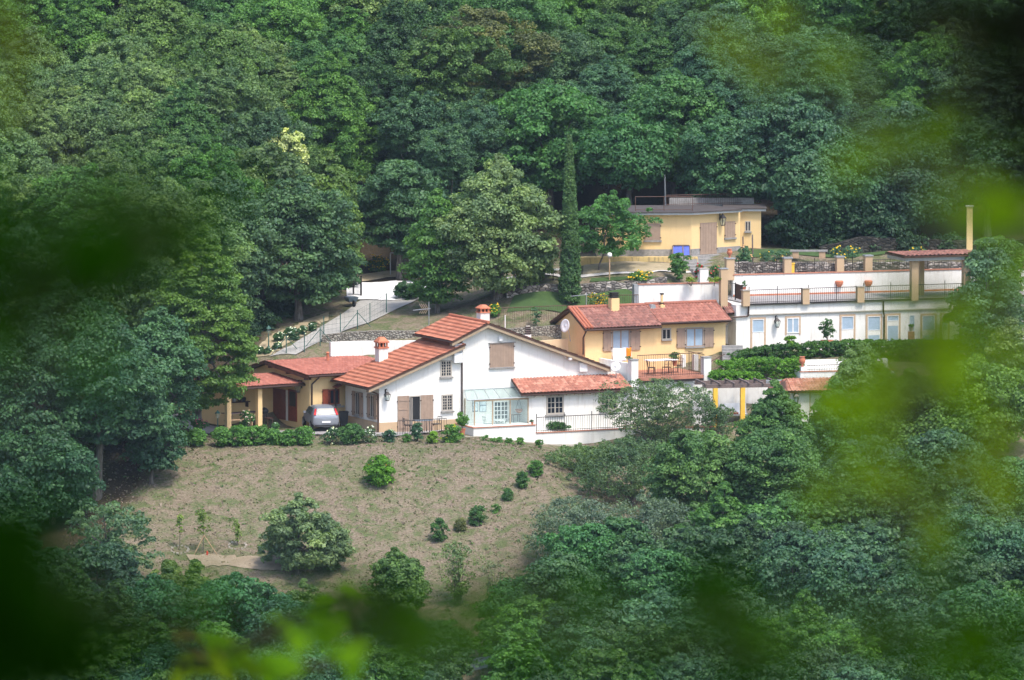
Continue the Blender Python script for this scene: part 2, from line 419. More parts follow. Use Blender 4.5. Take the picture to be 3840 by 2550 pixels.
GZ += np.where(fine, rr.normal(0, 0.02, GX.shape), 0)
def gmat():
    m, nt, b = nmat('dry_meadow_and_wood_floor')
    tc = nt.nodes.new('ShaderNodeTexCoord'); sx = nt.nodes.new('ShaderNodeSeparateXYZ'); nt.links.new(tc.outputs['Object'], sx.inputs[0])
    big = noise(nt, 0.22, 5, rough=0.6); mid = noise(nt, 1.1, 6, rough=0.7, dist=0.6); fine_ = noise(nt, 7, 5, rough=0.75)
    soil = ramp(nt, fine_, [(0.25, (0.11, 0.08, 0.06)), (0.5, (0.20, 0.158, 0.115)), (0.75, (0.37, 0.305, 0.235))])
    straw = ramp(nt, fine_, [(0.3, (0.14, 0.12, 0.08)), (0.7, (0.28, 0.23, 0.165))])
    grass = ramp(nt, fine_, [(0.3, (0.055, 0.085, 0.028)), (0.7, (0.14, 0.175, 0.07))])
    c = mix(nt, ramp(nt, big, [(0.4, (0, 0, 0)), (0.6, (0.8, 0.8, 0.8))]), soil, straw)
    c = mix(nt, ramp(nt, mid, [(0.44, (0, 0, 0)), (0.60, (0.85, 0.85, 0.85))]), c, grass)
    litter_shade = ramp(nt, fine_, [(0.3, (0.03, 0.025, 0.015)), (0.7, (0.09, 0.07, 0.045))])  # wood floor litter; also the dark tone for painted ground shade
    def mth(op, a, b_):
        n_ = nt.nodes.new('ShaderNodeMath'); n_.operation = op
        for i_, v_ in enumerate((a, b_)):
            if hasattr(v_, 'is_output'): nt.links.new(v_, n_.inputs[i_])
            else: n_.inputs[i_].default_value = v_
        return n_.outputs[0]
    yy_ = mth('SUBTRACT', sx.outputs[1], mth('MULTIPLY', mth('MINIMUM', mth('ADD', sx.outputs[0], 10.0), 0.0), 1.3))
    mr = nt.nodes.new('ShaderNodeMapRange'); nt.links.new(yy_, mr.inputs[0])
    mr.inputs[1].default_value = 425; mr.inputs[2].default_value = 427
    c = mix(nt, mr.outputs[0], c, litter_shade)
    m2_ = nt.nodes.new('ShaderNodeMapRange'); nt.links.new(mth('ADD', mth('SUBTRACT', sx.outputs[0], mth('MULTIPLY', sx.outputs[1], 0.25)), mth('MULTIPLY', mid, 3.0)), m2_.inputs[0])
    m2_.inputs[1].default_value = -116.2; m2_.inputs[2].default_value = -117.4
    c = mix(nt, m2_.outputs[0], c, litter_shade)  # left meadow edge: shade under the oaks painted into the ground colour
    nt.links.new(c, b.inputs['Base Color']); b.inputs['Roughness'].default_value = 1.0
    b.inputs['Specular IOR Level'].default_value = 0.1
    bump(nt, b, fine_, 0.8, 0.12)
    return m
M['ground'] = gmat()
gm = grid_mesh('ground', np.stack([GX, GY, GZ], -1)); gm.shade_smooth()
tag(link('ground', gm, M['ground']), kind='structure')
def drape(name, mat, ptsA, ptsB, nu=40, nv=10, lift=0.05, label=None, edge=0.0):
    """a strip lying on the ground between two picture polylines given as world (x, y)"""
    A = np.array(ptsA, float); B = np.array(ptsB, float)
    def res(L):
        d = np.concatenate([[0], np.cumsum(np.linalg.norm(np.diff(L, axis=0), axis=1))]); t = np.linspace(0, d[-1], nu)
        return np.stack([np.interp(t, d, L[:, 0]), np.interp(t, d, L[:, 1])], 1)
    a, b = res(A), res(B); rg = np.random.default_rng(len(name))
    if edge: a = a + rg.normal(0, edge, a.shape); b = b + rg.normal(0, edge, b.shape)
    t = np.linspace(0, 1, nv)[None, :, None]
    XY = a[:, None] * (1 - t) + b[:, None] * t
    Z = gzs(XY[..., 0], XY[..., 1]) + lift
    me = grid_mesh(name, np.concatenate([XY, Z[..., None]], -1)); me.shade_smooth()
    return tag(link(name, me, M[mat]), label, kind='structure')
def gxy(px, py, y0=362): p = groundhit(px, py, y0); return (p.x, p.y)
def gravelmat(name, c0, c1, c2, sc=3):
    m, nt, b = nmat(name); n = noise(nt, sc, 6, rough=0.8); n2 = noise(nt, 0.5, 4)
    c = ramp(nt, n, [(0.3, c0), (0.5, c1), (0.72, c2)])
    c = mix(nt, ramp(nt, n2, [(0.4, (0, 0, 0)), (0.65, (0.5, 0.5, 0.5))]), c, c0)
    nt.links.new(c, b.inputs['Base Color']); b.inputs['Roughness'].default_value = 1.0; bump(nt, b, n, 0.5, 0.05); return m
M['gravel'] = gravelmat('grey_gravel', (0.28, 0.27, 0.25), (0.37, 0.36, 0.34), (0.45, 0.44, 0.42))
M['whitegravel'] = gravelmat('white_gravel', (0.62, 0.62, 0.63), (0.72, 0.72, 0.72), (0.80, 0.80, 0.80))
M['verge'] = gravelmat('dry_verge', (0.20, 0.17, 0.09), (0.38, 0.31, 0.20), (0.50, 0.42, 0.30), 2)
M['lawn'] = gravelmat('lawn_grass', (0.032, 0.065, 0.016), (0.05, 0.098, 0.024), (0.08, 0.14, 0.04), 2)
M['path'] = gravelmat('pale_path', (0.42, 0.40, 0.38), (0.50, 0.48, 0.46), (0.58, 0.57, 0.55), 2)
M['paving'] = gravelmat('grey_paving', (0.24, 0.22, 0.21), (0.32, 0.30, 0.29), (0.40, 0.38, 0.37), 2)
M['paleearth'] = gravelmat('pale_bare_earth', (0.22, 0.17, 0.11), (0.30, 0.24, 0.17), (0.38, 0.31, 0.23), 1.6)
# ================================================================ building helpers
def roof(name, P00, P10, P01, P11, mat, parent, period=0.22, amp=0.035, course=0.36, step=0.03, thick=0.11, seed=1, label=None, under='darkwood'):
    """tiled slope: P00 -> P10 along the top edge, P01 -> P11 along the eave"""
    a, b, c, d = [np.array(p, float) for p in (P00, P10, P01, P11)]
    L = max(np.linalg.norm(b - a), np.linalg.norm(d - c)); H = np.linalg.norm(c - a)
    ns = max(2, int(round(L / period))); per = 6
    S = np.linspace(0, 1, ns * per + 1); nc = max(1, int(round(H / course)))
    T = []; off = []
    for k in range(nc):
        T += [k / nc + 1e-4, (k + 0.5) / nc, (k + 1) / nc - 1e-4]; off += [0, step * 0.5, step]
    T = np.array(T); off = np.array(off)
    n = np.cross(b - a, c - a); n /= np.linalg.norm(n)
    if n[2] < 0: n = -n
    rg = np.random.default_rng(seed)
    ss, tt = np.meshgrid(S, T, indexing='ij')
    base = (a * (1 - ss[..., None]) + b * ss[..., None]) * (1 - tt[..., None]) + (c * (1 - ss[..., None]) + d * ss[..., None]) * tt[..., None]
    wv = np.abs(np.cos(np.pi * S * ns)) * amp
    tj = rg.normal(0, 0.006, (ns + 1, nc))
    jit = tj[np.minimum((ss * ns + 0.5).astype(int), ns), np.minimum((tt * nc).astype(int), nc - 1)]
    Pn = base + n * (wv[:, None] + off[None] + jit)[..., None]
    cellr = rg.random((ns + 1, nc))
    ci = np.minimum((S[:-1] * ns + 0.5 + 1e-6).astype(int), ns); cj = np.minimum(((T[:-1] + T[1:]) / 2 * nc).astype(int), nc - 1)
    rnd = cellr[ci][:, cj]
    me = grid_mesh(name, Pn, rnd.ravel())
    me.flip_normals() if (Vector(me.polygons[0].normal).z < 0) else None
    o = link(name, me, M[mat], parent, label)
    m = MB(); nv = Vector(n)
    q = [Vector(x) - nv * 0.004 for x in (a, b, d, c)]
    m.slab(q, -nv * thick)
    m.build('roof_boarding', under, o)
    return o
def gutter(p, q, parent, r=0.06, mat='pipe'):
    m = MB(); m.tube(p, q, r, r, 8); return m.build('gutter', mat, parent)
def downpipe(pts, parent, r=0.05):
    m = MB(); m.path(pts, [r] * len(pts), 7); return m.build('downpipe', 'pipe', parent)
def window(parent, T, s0, s1, w0, w1, frame='trim', pane='glass_dark', nx=2, ny=3, fw=0.07, sill=True, bars=0.03, mull=0.08, proud=0.05, barmat=None, label=None, name='window', surround=0.0, surmat='sandtrim'):
    f = MB(T)
    f.box(s0, s0 + fw, 0.003, proud, w0, w1); f.box(s1 - fw, s1, 0.003, proud, w0, w1)
    f.box(s0 + fw, s1 - fw, 0.003, proud, w1 - fw, w1); f.box(s0 + fw, s1 - fw, 0.003, proud, w0, w0 + fw)
    if nx >= 2:
        c = (s0 + s1) / 2; f.box(c - mull / 2, c + mull / 2, 0.003, proud * 0.8, w0 + fw, w1 - fw)
    o = f.build(name, frame, parent, label)
    p = MB(T); p.box(s0 + fw * 0.6, s1 - fw * 0.6, 0.002, 0.014, w0 + fw * 0.6, w1 - fw * 0.6); p.build('pane', pane, o)
    if ny > 1 or nx > 2:
        g = MB(T); c = (s0 + s1) / 2
        for a, b_ in ((s0 + fw, c - mull / 2), (c + mull / 2, s1 - fw)):
            k = max(1, nx // 2)
            for i in range(1, k): x = a + (b_ - a) * i / k; g.box(x - bars / 2, x + bars / 2, 0.015, proud * 0.6, w0 + fw, w1 - fw)
            for j in range(1, ny):
                z = w0 + fw + (w1 - w0 - 2 * fw) * j / ny; g.box(a, b_, 0.0155, proud * 0.59, z - bars / 2, z + bars / 2)
        if g.v: g.build('glazing_bar', barmat or frame, o)
    if sill:
        m = MB(T); m.box(s0 - 0.06, s1 + 0.06, 0.003, 0.14, w0 - 0.09, w0 - 0.001); m.build('sill', 'greystone', o)
    if surround:
        m = MB(T); z0 = w0 - (surround if not sill else 0) * (0 if name == 'door' else 1)
        m.box(s0 - surround, s0 - 0.002, 0.002, 0.035, z0, w1 + surround); m.box(s1 + 0.002, s1 + surround, 0.002, 0.035, z0, w1 + surround)
        m.box(s0 - 0.002, s1 + 0.002, 0.002, 0.035, w1 + 0.002, w1 + surround)
        m.build('surround', surmat, o)
    return o
def shutter(parent, T, s0, s1, w0, w1, mat='shutter', planks=5, d0=0.01, d1=0.05, hinge=True, label=None, battens=0, name='shutter'):
    f = MB(T); n = planks
    for i in range(n):
        a = s0 + (s1 - s0) * i / n; b_ = s0 + (s1 - s0) * (i + 1) / n
        f.box(a + 0.006, b_ - 0.006, d0, d1, w0, w1)
    f.box(s0, s1, d0 + 0.002, d1 - 0.012, w0 + 0.002, w1 - 0.002)
    for k in range(battens):
        z = w0 + (w1 - w0) * (0.12 + 0.76 * k / max(1, battens - 1)); f.box(s0, s1, d1, d1 + 0.025, z - 0.05, z + 0.05)
    if battens:
        f.box(s0, s0 + 0.08, d1, d1 + 0.02, w0, w1); f.box(s1 - 0.08, s1, d1, d1 + 0.02, w0, w1)
    o = f.build(name, mat, parent, label)
    if hinge:
        for z in (w0 + (w1 - w0) * 0.15, w1 - (w1 - w0) * 0.15):
            for sx in (s0, s1):
                g = MB(T); g.box(sx - 0.05, sx + 0.05, d1 - 0.012, d1 + 0.012, z - 0.03, z + 0.03); g.build('hinge', 'pipe', o)
    return o
def lantern(parent_loc, T, s, w, label, size=0.5):
    """wall lantern on a bracket, a thing of its own"""
    t = thing('wall_lantern', label, 'lantern', *parent_loc)
    m = MB(T); m.box(s - 0.04, s + 0.04, 0.002, 0.04, w - 0.2, w + 0.3); m.tube((s, 0.03, w + 0.25), (s, 0.22, w + 0.33), 0.018); m.tube((s, 0.22, w + 0.33), (s, 0.30, w + 0.2), 0.018)
    m.build('bracket', 'iron', t)
    b = MB(T); h = size
    def fr(z, r): return [(s - r, 0.3 - r, z), (s + r, 0.3 - r, z), (s + r, 0.3 + r, z), (s - r, 0.3 + r, z)]
    z0, z1, z2 = w - h * 0.65, w - h * 0.05, w + h * 0.3
    b.add(fr(z0, 0.08) + fr(z1, 0.15), [(0, 1, 5, 4), (1, 2, 6, 5), (2, 3, 7, 6), (3, 0, 4, 7), (0, 3, 2, 1)])
    b.build('glass_body', 'glass', t)
    c = MB(T); c.add(fr(z1, 0.175) + fr(z2, 0.03), [(0, 1, 5, 4), (1, 2, 6, 5), (2, 3, 7, 6), (3, 0, 4, 7), (0, 3, 2, 1), (4, 5, 6, 7)])
    for (i, j) in ((-1, -1), (1, -1), (1, 1), (-1, 1)):
        c.tube((s + i * 0.08, 0.3 + j * 0.08, z0), (s + i * 0.15, 0.3 + j * 0.15, z1), 0.015, n=4)
    c.box(s - 0.09, s + 0.09, 0.21, 0.39, z0 - 0.04, z0)
    c.build('cap', 'iron', t)
    return t
def railing(name, label, p, q, w0, w1, frame, pitch=0.12, mat='iron', ends=True, mid=0, group='iron railings'):
    """straight run between two local (u, v) points at heights w0..w1"""
    t = thing(name, label, 'railing', frame.wor((p[0], p[1], w0)), frame.a, group)
    d = Vector((q[0] - p[0], q[1] - p[1], 0)); L = d.length; d.normalize(); h = w1 - w0
    r = MB(); n = max(1, int(round(L / pitch)))
    dz = (q[2] - p[2]) if len(p) > 2 else 0
    A = lambda k, z: (d.x * L * k / n, d.y * L * k / n, z + dz * k / n)
    for k in range(n + 1):
        r.tube(A(k, 0.0), A(k, h), 0.011 if pitch < 1 else .03, n=4)
        if pitch > 1: r.build('post', mat, t); r = MB()
    if pitch < 1: r.build('baluster', mat, t)
    g = MB(); g.tube(A(0, h), A(n, h), 0.024, n=5); g.tube(A(0, 0.09), A(n, 0.09), 0.02, n=5)
    g.build('handrail', mat, t)
    if mid:
        x = MB()
        for k in range(0, n + 1, mid):
            x.tube(A(k, 0), A(k, h + 0.22), 0.026, n=5)
        x.build('post', mat, t)
    return t
def chimney(frame, base, wdt, h, label, parent, body='white', cap='terracotta', dep=None):
    """chimney as a part: shaft, openings and tiled cap"""
    x, y, z = base; a = wdt / 2; d = (dep or wdt) / 2
    m = MB(); m.box(x - a, x + a, y - d, y + d, z - 0.8, z + h * 0.52)
    o = m.build('chimney', body, parent, label)
    c = MB(); c.box(x - a * 1.18, x + a * 1.18, y - d * 1.18, y + d * 1.18, z + h * 0.52 + .002, z + h * 0.58)
    for i in (-1, 1):
        for j in (-1, 1): c.box(x + i * a * 0.98, x + i * a * 0.66, y + j * d * 0.98, y + j * d * 0.66, z + h * 0.58 + .002, z + h * 0.76)
    c.box(x - a * 0.16, x + a * 0.16, y - d * 0.98, y - d * 0.7, z + h * 0.58 + .002, z + h * 0.76)
    c.box(x - a * 1.22, x + a * 1.22, y - d * 1.22, y + d * 1.22, z + h * 0.76 + .002, z + h * 0.82)
    r = 1.15
    c.add([(x - a * r, y - d * r, z + h * .822), (x + a * r, y - d * r, z + h * .822), (x + a * r, y + d * r, z + h * .822), (x - a * r, y + d * r, z + h * .822),
           (x - a * .45, y - d * .45, z + h), (x + a * .45, y - d * .45, z + h), (x + a * .45, y + d * .45, z + h), (x - a * .45, y + d * .45, z + h)],
          [(0, 1, 5, 4), (1, 2, 6, 5), (2, 3, 7, 6), (3, 0, 4, 7), (4, 5, 6, 7), (3, 2, 1, 0)])
    c.build('chimney_cap', cap, o)
    i_ = MB(); i_.box(x - a * .6, x + a * .6, y - d * .6, y + d * .6, z + h * .581, z + h * .758); i_.build('flue', 'interior', o)
    return o
def emp(t): return (t.O, t.a)
def V3(u, v, w): return Vector((u, v, w))
def line2(p, q, u):                      # extrapolate the (u, w) line through p and q to u
    return (u, p[1] + (q[1] - p[1]) * (u - p[0]) / (q[0] - p[0]))
# ================================================================ white main house
H = thing('white_house', 'large white two-level house with orange tiled roofs and a taupe shuttered attic window', 'house', *emp(FA))
D = 5.1
uL = FA.f((1422, 1500))[0]; uR = FA.f((2330, 1450))[0]
ov = -0.45
e1 = FA.f(c2(480, 927), ov); e2 = FA.f(c2(1300, 552), ov)
def lw(u): return line2(e1, e2, u)[1]
m = MB()                                 # left wing
m.prism([(uL, -1.5), (-0.002, -1.5), (-0.002, lw(0) - 0.12), (uL, lw(uL) - 0.12)], 0, D)
m.build('wing_wall', 'white', H)
r0, r1 = FA.f(c2(1298, 470), ov), FA.f(c2(1650, 288), ov); r2 = FA.f(c3(1283, 724), ov)
def ul(u): return line2(r0, r1, u)[1]
def ur(u): return line2(r1, r2, u)[1]
m = MB()                                 # gabled block
m.prism([(0, -1.5), (uR, -1.5), (uR, ur(uR) - 0.16), (r1[0], r1[1] - 0.16), (0, ul(0) - 0.16)], 0, D + 0.5)
m.build('gable_wall', 'white', H)
m = MB(); pu = FA.f(c2(760, 1300))[0]; pr = FA.f(c2(1350, 1300))[0]; pw = FA.f(c2(650, 1266))[1]
m.box(uL - 0.03, uL + 0.0, -0.03, D - .01, -1.5, pw); m.box(uL + 0.002, pr, -0.03, -0.001, -1.5, pw)
m.build('plinth', 'tan', H)
# roofs
eu = e1[0]; tu = 0.0
roof('roof', V3(tu, ov, lw(tu)), V3(tu, D + .15, lw(tu)), V3(eu, ov, e1[1]), V3(eu, D + .15, e1[1]), 'tile_new', H, 0.30, 0.015, 0.40, 0.032, seed=2, label='long low orange tiled roof of the left wing')
eb = V3(r0[0], ov, r0[1])
roof('roof', V3(r1[0], ov, r1[1]), V3(r1[0], D + .1, r1[1]), V3(r0[0], ov, r0[1]), V3(r0[0], D + .1, r0[1]), 'tile_new', H, 0.30, 0.015, 0.40, 0.032, seed=3, label='upper orange tiled roof slope')
roof('roof', V3(r1[0] + .01, ov, r1[1]), V3(r1[0] + .01, D + .1, r1[1]), V3(r2[0], ov, r2[1]), V3(r2[0], D + .1, r2[1]), 'tile_new', H, 0.30, 0.015, 0.40, 0.032, seed=4, label='roof slope running down to the right')
m = MB(); m.tube(V3(r1[0], ov - .02, r1[1] + .03), V3(r1[0], D + .1, r1[1] + .03), 0.10, n=8)
m.build('ridge_tiles', 'tile_new', H)
for (a, b_) in ((e1, line2(e1, e2, -0.03)), (r0, r1), (r1, r2)):      # barge boards under the verges
    m = MB(); m.prism([(a[0], a[1] - .13), (b_[0], b_[1] - .13), (b_[0], b_[1] - .30), (a[0], a[1] - .30)], ov + 0.02, ov + 0.4)
    m.build('barge_board', 'fascia', H)
gutter((eu - .05, ov, e1[1] - .08), (eu - .05, D + .1, e1[1] - .08), H); gutter((r0[0] - .05, ov, r0[1] - .08), (r0[0] - .05, D + .1, r0[1] - .08), H)
u_, w_ = FA.f(c2(560, 960), -0.07)
downpipe([(eu, -0.35, e1[1] - .15), (u_ + .05, -0.10, e1[1] - .45), (u_ + .05, -0.10, -0.2)], H)
u_, w_ = FA.f(c2(1392, 500), -0.08)
downpipe([(r0[0] + .05, -0.3, r0[1] - .12), (u_, -.08, r0[1] - .3), (u_, -.08, FA.f(c2(1400, 1180), -.08)[1])], H)
# chimneys
n1 = Vector((-(e2[1] - e1[1]), 0, e2[0] - e1[0])).normalized()
b_ = FA.hit(c2(603, 655), V3(e1[0], ov, e1[1]), n1); hgt = (655 - 440) / 2.614 / 62.0 + 0.1
chimney(FA, b_, 0.60, hgt, 'white chimney with an orange arched cap on the left wing', H)
b_ = V3(r1[0] + .0, 1.3, r1[1]); b_.x = FA.f(c2(1598, 260), 1.3)[0]; b_.z = FA.f(c2(1598, 272), 1.3)[1]
chimney(FA, b_, 0.60, 162 / 2.614 / 61.5, 'stout white chimney with a terracotta cap at the ridge', H)
# openings of the facade
T0 = front(0)
x = FA.rect(c2, 1180, 655, 1290, 818); window(H, T0, *x, nx=4, ny=5, fw=.08, bars=.035, label='small upper window of the left wing')
x = FA.rect(c2, 1192, 990, 1300, 1152); window(H, T0, *x, nx=4, ny=5, fw=.08, bars=.035, label='small lower window of the left wing')
x = FA.rect(c2, 1662, 488, 1900, 722); shutter(H, T0, *x, planks=9, label='closed plank shutters of the attic window')
m = MB(T0); m.box(x[0] - .05, x[1] + .05, .003, .12, x[2] - .09, x[2] - .002); m.build('sill', 'greystone', H)
m = MB(T0); m.box(x[0] - .08, x[1] + .08, .003, .10, x[3] + .002, x[3] + .05); m.build('lintel', 'greystone', H)
x = FA.rect(c2, 760, 1005, 868, 1358); shutter(H, T0, *x, planks=1, battens=4, label='open door shutter with its battened side out')
x = FA.rect(c2, 985, 996, 1108, 1300); shutter(H, T0, x[0], x[1], FA.f(c2(1040, 1345))[1], x[3], planks=4, label='open door shutter with its plain side out')
x = FA.rect(c2, 872, 1003, 984, 1250); o = MB(T0)
yb = FA.f(c2(930, 1345))[1]
o.box(x[0], x[0] + .07, .002, .05, yb, x[3]); o.box(x[1] - .05, x[1], .002, .05, yb, x[3]); o.box(x[0] + .07, x[1] - .05, .002, .05, x[3] - .06, x[3])
dr = o.build('door', 'trim', H, 'open french door with a black interior behind')
o = MB(T0); o.box(x[0] + .07, x[1] - .05, .0025, .012, yb, x[3] - .06); o.build('doorway', 'interior', dr)
o = MB(); o.slab([(x[0] + .02, -.03, yb), (x[0] + .10, -.30, yb), (x[0] + .10, -.30, x[3] - .08), (x[0] + .02, -.03, x[3] - .08)], (0.02, 0.01, 0)); o.build('door_leaf', 'trim', dr)
for k, (cx, cy_, s_) in enumerate(((1345, 535, .62), (1345, 625, .72))):      # meter boxes under the upper eave
    u_, w_ = FA.f(c2(cx, cy_), -.1); m = MB(T0); m.box(u_ - s_ * .38, u_ + s_ * .38, .003, .3, w_ - s_ * .45, w_ + s_ * .45); m.build('utility_box', 'galv' if k == 0 else 'metalwhite', H)
u_, w_ = FA.f(c2(1770, 445), -.1); m = MB(T0); m.box(u_ - .13, u_ + .13, .003, .14, w_ - .14, w_ + .16); m.box(u_ - .11, u_ + .11, .14, .2, w_ - .12, w_ + .05); m.build('floodlight', 'metalwhite', H, 'small white floodlight above the attic shutter')
u_, w_ = FA.f(c3(1008, 722), -.1); m = MB(T0); m.box(u_ - .26, u_ + .26, .003, .22, w_ - .27, w_ + .27); m.build('alarm_box', 'metalwhite', H)
u_, w_ = FA.f(c3(872, 625), -.3); m = MB(T0); m.tube((u_ - .2, .0, w_ + .1), (u_ - .2, .25, w_), .05); m.lathe((u_ + .08, .3, w_ - .1), [(.06, -.12), (.14, -.05), (.13, .06), (.04, .12)], 8); m.build('floodlight', 'metalwhite', H, 'pair of small eave lamps on the right slope')
lantern(emp(FA), T0, *FA.f(c2(640, 985)), 'dark iron wall lantern beside the open shuttered door of the white house', .55)
# left side wall of the wing
TL = leftw(uL)
for i, (a, b2, c_, d_, la) in enumerate(((325, 965, 425, 1195, 'rear pair of half open shutters on the shaded side'), (472, 990, 566, 1218, 'front pair of half open shutters on the shaded side'))):
    s0, s1, w0, w1 = FA.lrect(c2, a, b2, c_, d_, uL)
    q = (s1 - s0) * .28
    wd = window(H, TL, s0 + q, s1 - q, w0, w1, nx=2, ny=1, fw=.07, label=la.replace('pair of half open shutters', 'window'))
    shutter(H, TL, s0, s0 + q, w0 - .05, w1, planks=2, d1=.10); shutter(H, TL, s1 - q, s1, w0 - .05, w1, planks=2, d1=.10)
s0, s1, w0, w1 = FA.lrect(c2, 158, 888, 268, 915, uL)
m = MB(TL); m.slab([(s0, .7, w0), (s1, .7, w0), (s1, 0, w1 + .15), (s0, 0, w1 + .15)], (0, 0, .07)); m.build('awning', 'tile_mid', H, 'small tiled door canopy on the shaded side')
downpipe([(uL - .10, D - .35, lw(uL) - .4), (uL - .62, D + .1, lw(uL) - .9), (uL - .62, D + .1, -.3)], H)
# lean-to on the right
vE = -1.75; vW = -1.38
a0 = FA.f(c3(305, 838), -.003); a1 = FA.f(c3(1370, 803), -.003)
g0 = FA.f(c3(402, 982), vE); g1 = FA.f(c3(1490, 940), vE)
roof('roof', V3(a0[0], -.003, a0[1]), V3(a1[0], -.003, a0[1]), V3(g0[0], vE, g0[1]), V3(g1[0], vE, g0[1]), 'tile_lean', H, 0.225, 0.055, 0.34, 0.02, seed=5, label='weathered salmon tiled roof of the lean-to')
gutter((g0[0], vE - .03, g0[1] - .13), (g1[0], vE - .03, g0[1] - .13), H, .05)
q0 = FA.f(c3(478, 1200), vW)[0]; q1 = FA.f(c3(1482, 1100), vW)[0]; wt = g0[1] - .05
m = MB(); m.prism([(vW, -1.2), (-.002, -1.2), (-.002, a0[1] - .2), (vW, wt - .1)], 0, 1)
m = MB(); pts = [(q0, vW), (q1, vW)]
m.add([(q0, vW, -1.2), (q1, vW, -1.2), (q1, -.003, -1.2), (q0, -.003, -1.2), (q0, vW, wt - .05), (q1, vW, wt - .05), (q1, -.003, a0[1] - .14), (q0, -.003, a0[1] - .14)],
      [(0, 1, 5, 4), (1, 2, 6, 5), (3, 0, 4, 7), (4, 5, 6, 7), (3, 2, 1, 0)])
m.build('lean_to_wall', 'white', H)
m = MB()
for k in range(14):
    u_ = g0[0] + .4 + k * (g1[0] - g0[0] - .6) / 13; m.slab([(u_, vE + .03, g0[1] - .13), (u_ + .08, vE + .03, g0[1] - .13), (u_ + .08, vW, g0[1] + .03), (u_, vW, g0[1] + .03)], (0, 0, -.1))
m.build('rafter', 'fascia', H)
TW = front(vW)
x = FA.rect(c3, 648, 1003, 820, 1186, vW); window(H, TW, *x, nx=4, ny=3, fw=.10, label='larger dark lean-to window', frame='trim', bars=.035)
x = FA.rect(c3, 1175, 985, 1345, 1140, vW); window(H, TW, *x, nx=4, ny=3, fw=.10, label='dark lean-to window with coloured pots inside', bars=.035)
downpipe([(q1 - .05, vW - .1, wt - .2), (q1 - .05, vW - .1, .1)], H)
# conservatory
K = thing('conservatory', 'glass lean-to conservatory with a sloping glass roof beside the white lean-to', 'conservatory', *emp(FA))
vC = -1.4
ct = FA.f(c2(1405, 945), -.004); ctr = FA.f(c2(1893, 912), -.004)
cb0 = FA.f(c2(1440, 1048), vC - .2); cb1 = FA.f(c2(2036, 1032), vC - .2)
cl = FA.f(c2(1512, 1200), vC)[0]; cr = q0 - .01; cz = FA.f(c2(1700, 1288), vC)[1]; ctop = cb0[1] - .05
m = MB(); nrib = 6
tl, tr_ = ct[0] + .05, q0 + .2
bl, br = cb0[0], q0 + .28
m.slab([(tl, -.004, ct[1]), (tr_, -.004, ct[1]), (br, vC - .2, cb0[1]), (bl, vC - .2, cb0[1])], (0, 0, .02)); m.build('glass_roof', 'glass', K)
m = MB()
for k in range(nrib + 1):
    t_ = k / nrib; m.tube((tl + (tr_ - tl) * t_, -.01, ct[1] + .02), (bl + (br - bl) * t_, vC - .2, cb0[1] + .02), .022, n=5)
m.tube((tl, -.01, ct[1]), (tr_, -.01, ct[1]), .035); m.tube((bl, vC - .2, cb0[1]), (br, vC - .2, cb0[1]), .035)
m.build('roof_bar', 'galv', K)
m = MB(); m.box(cl, cr, vC, vC + .015, cz + .002, ctop); m.build('glazing', 'glass', K)
m = MB(); m.box(cl - .008, cl + .007, vC + .02, -.01, cz + .002, ctop); m.build('side_glazing', 'glass', K)
m = MB()
dl = FA.f(c2(1690, 1200), vC)[0]; dr_ = FA.f(c2(1862, 1200), vC)[0]
for u_ in (cl, dl, dr_, cr - .06): m.box(u_ - .03, u_ + .04, vC - .04, vC - .001, cz, ctop)
m.box(cl + .042, cr - .1, vC - .035, vC - .002, ctop - .08, ctop)
for u_ in (cl - .04,): m.box(u_, u_ + .05, -.12, -.05, cz, ctop)
m.build('frame', 'fascia', K)
x = (dl + .12, dr_ - .12, cz + .05, ctop - .12)
m = MB(front(-.02)); xx = FA.rect(c2, 1700, 1055, 1845, 1285, -.02)
dd = window(K, front(-.005), xx[0], xx[1], xx[2], xx[3], nx=4, ny=5, fw=.07, frame='metalwhite', sill=False, bars=.045, name='door', label='white glazed inner door with dark panes')
for cx, cy_, lb in ((1598, 1070, 'upper small framed print on the conservatory wall'), (1598, 1130, 'lower small framed print on the conservatory wall'), (1523, 1100, 'tall framed print nearest the corner in the conservatory')):
    u_, w_ = FA.f(c2(cx, cy_), -.03); t = thing('picture', lb, 'picture', *emp(FA), group='framed prints in the conservatory')
    hh = .26 if cx > 1550 else .5; ww = .2 if cx > 1550 else .16
    m = MB(front(-.0)); m.box(u_ - ww - .025, u_ + ww + .025, .004, .025, w_ - hh * .75, w_ + hh * .75); m.build('frame', 'bluegrey', t)
    m = MB(front(-.0)); m.box(u_ - ww, u_ + ww, .026, .03, w_ - hh * .65, w_ + hh * .65); m.build('print', 'paper', t)
def small_table(label, frame, u, v, w, sx, sy, h, top='metalwhite', leg='iron', round_=False, name='table', group=None):
    t = thing(name, label, 'table', frame.wor((u, v, w)), frame.a, group)
    m = MB()
    if round_: m.lathe((0, 0, h), [(sx / 2, 0), (sx / 2, .035)], 20)
    else: m.box(-sx / 2, sx / 2, -sy / 2, sy / 2, h, h + .035)
    m.build('tabletop', top, t)
    for i in (-1, 1):
        for j in (-1, 1):
            m = MB(); m.tube((i * sx * .36, j * sy * .36, 0), (i * sx * .33, j * sy * .33, h - .001), .022, n=5); m.build('leg', leg, t)
    return t
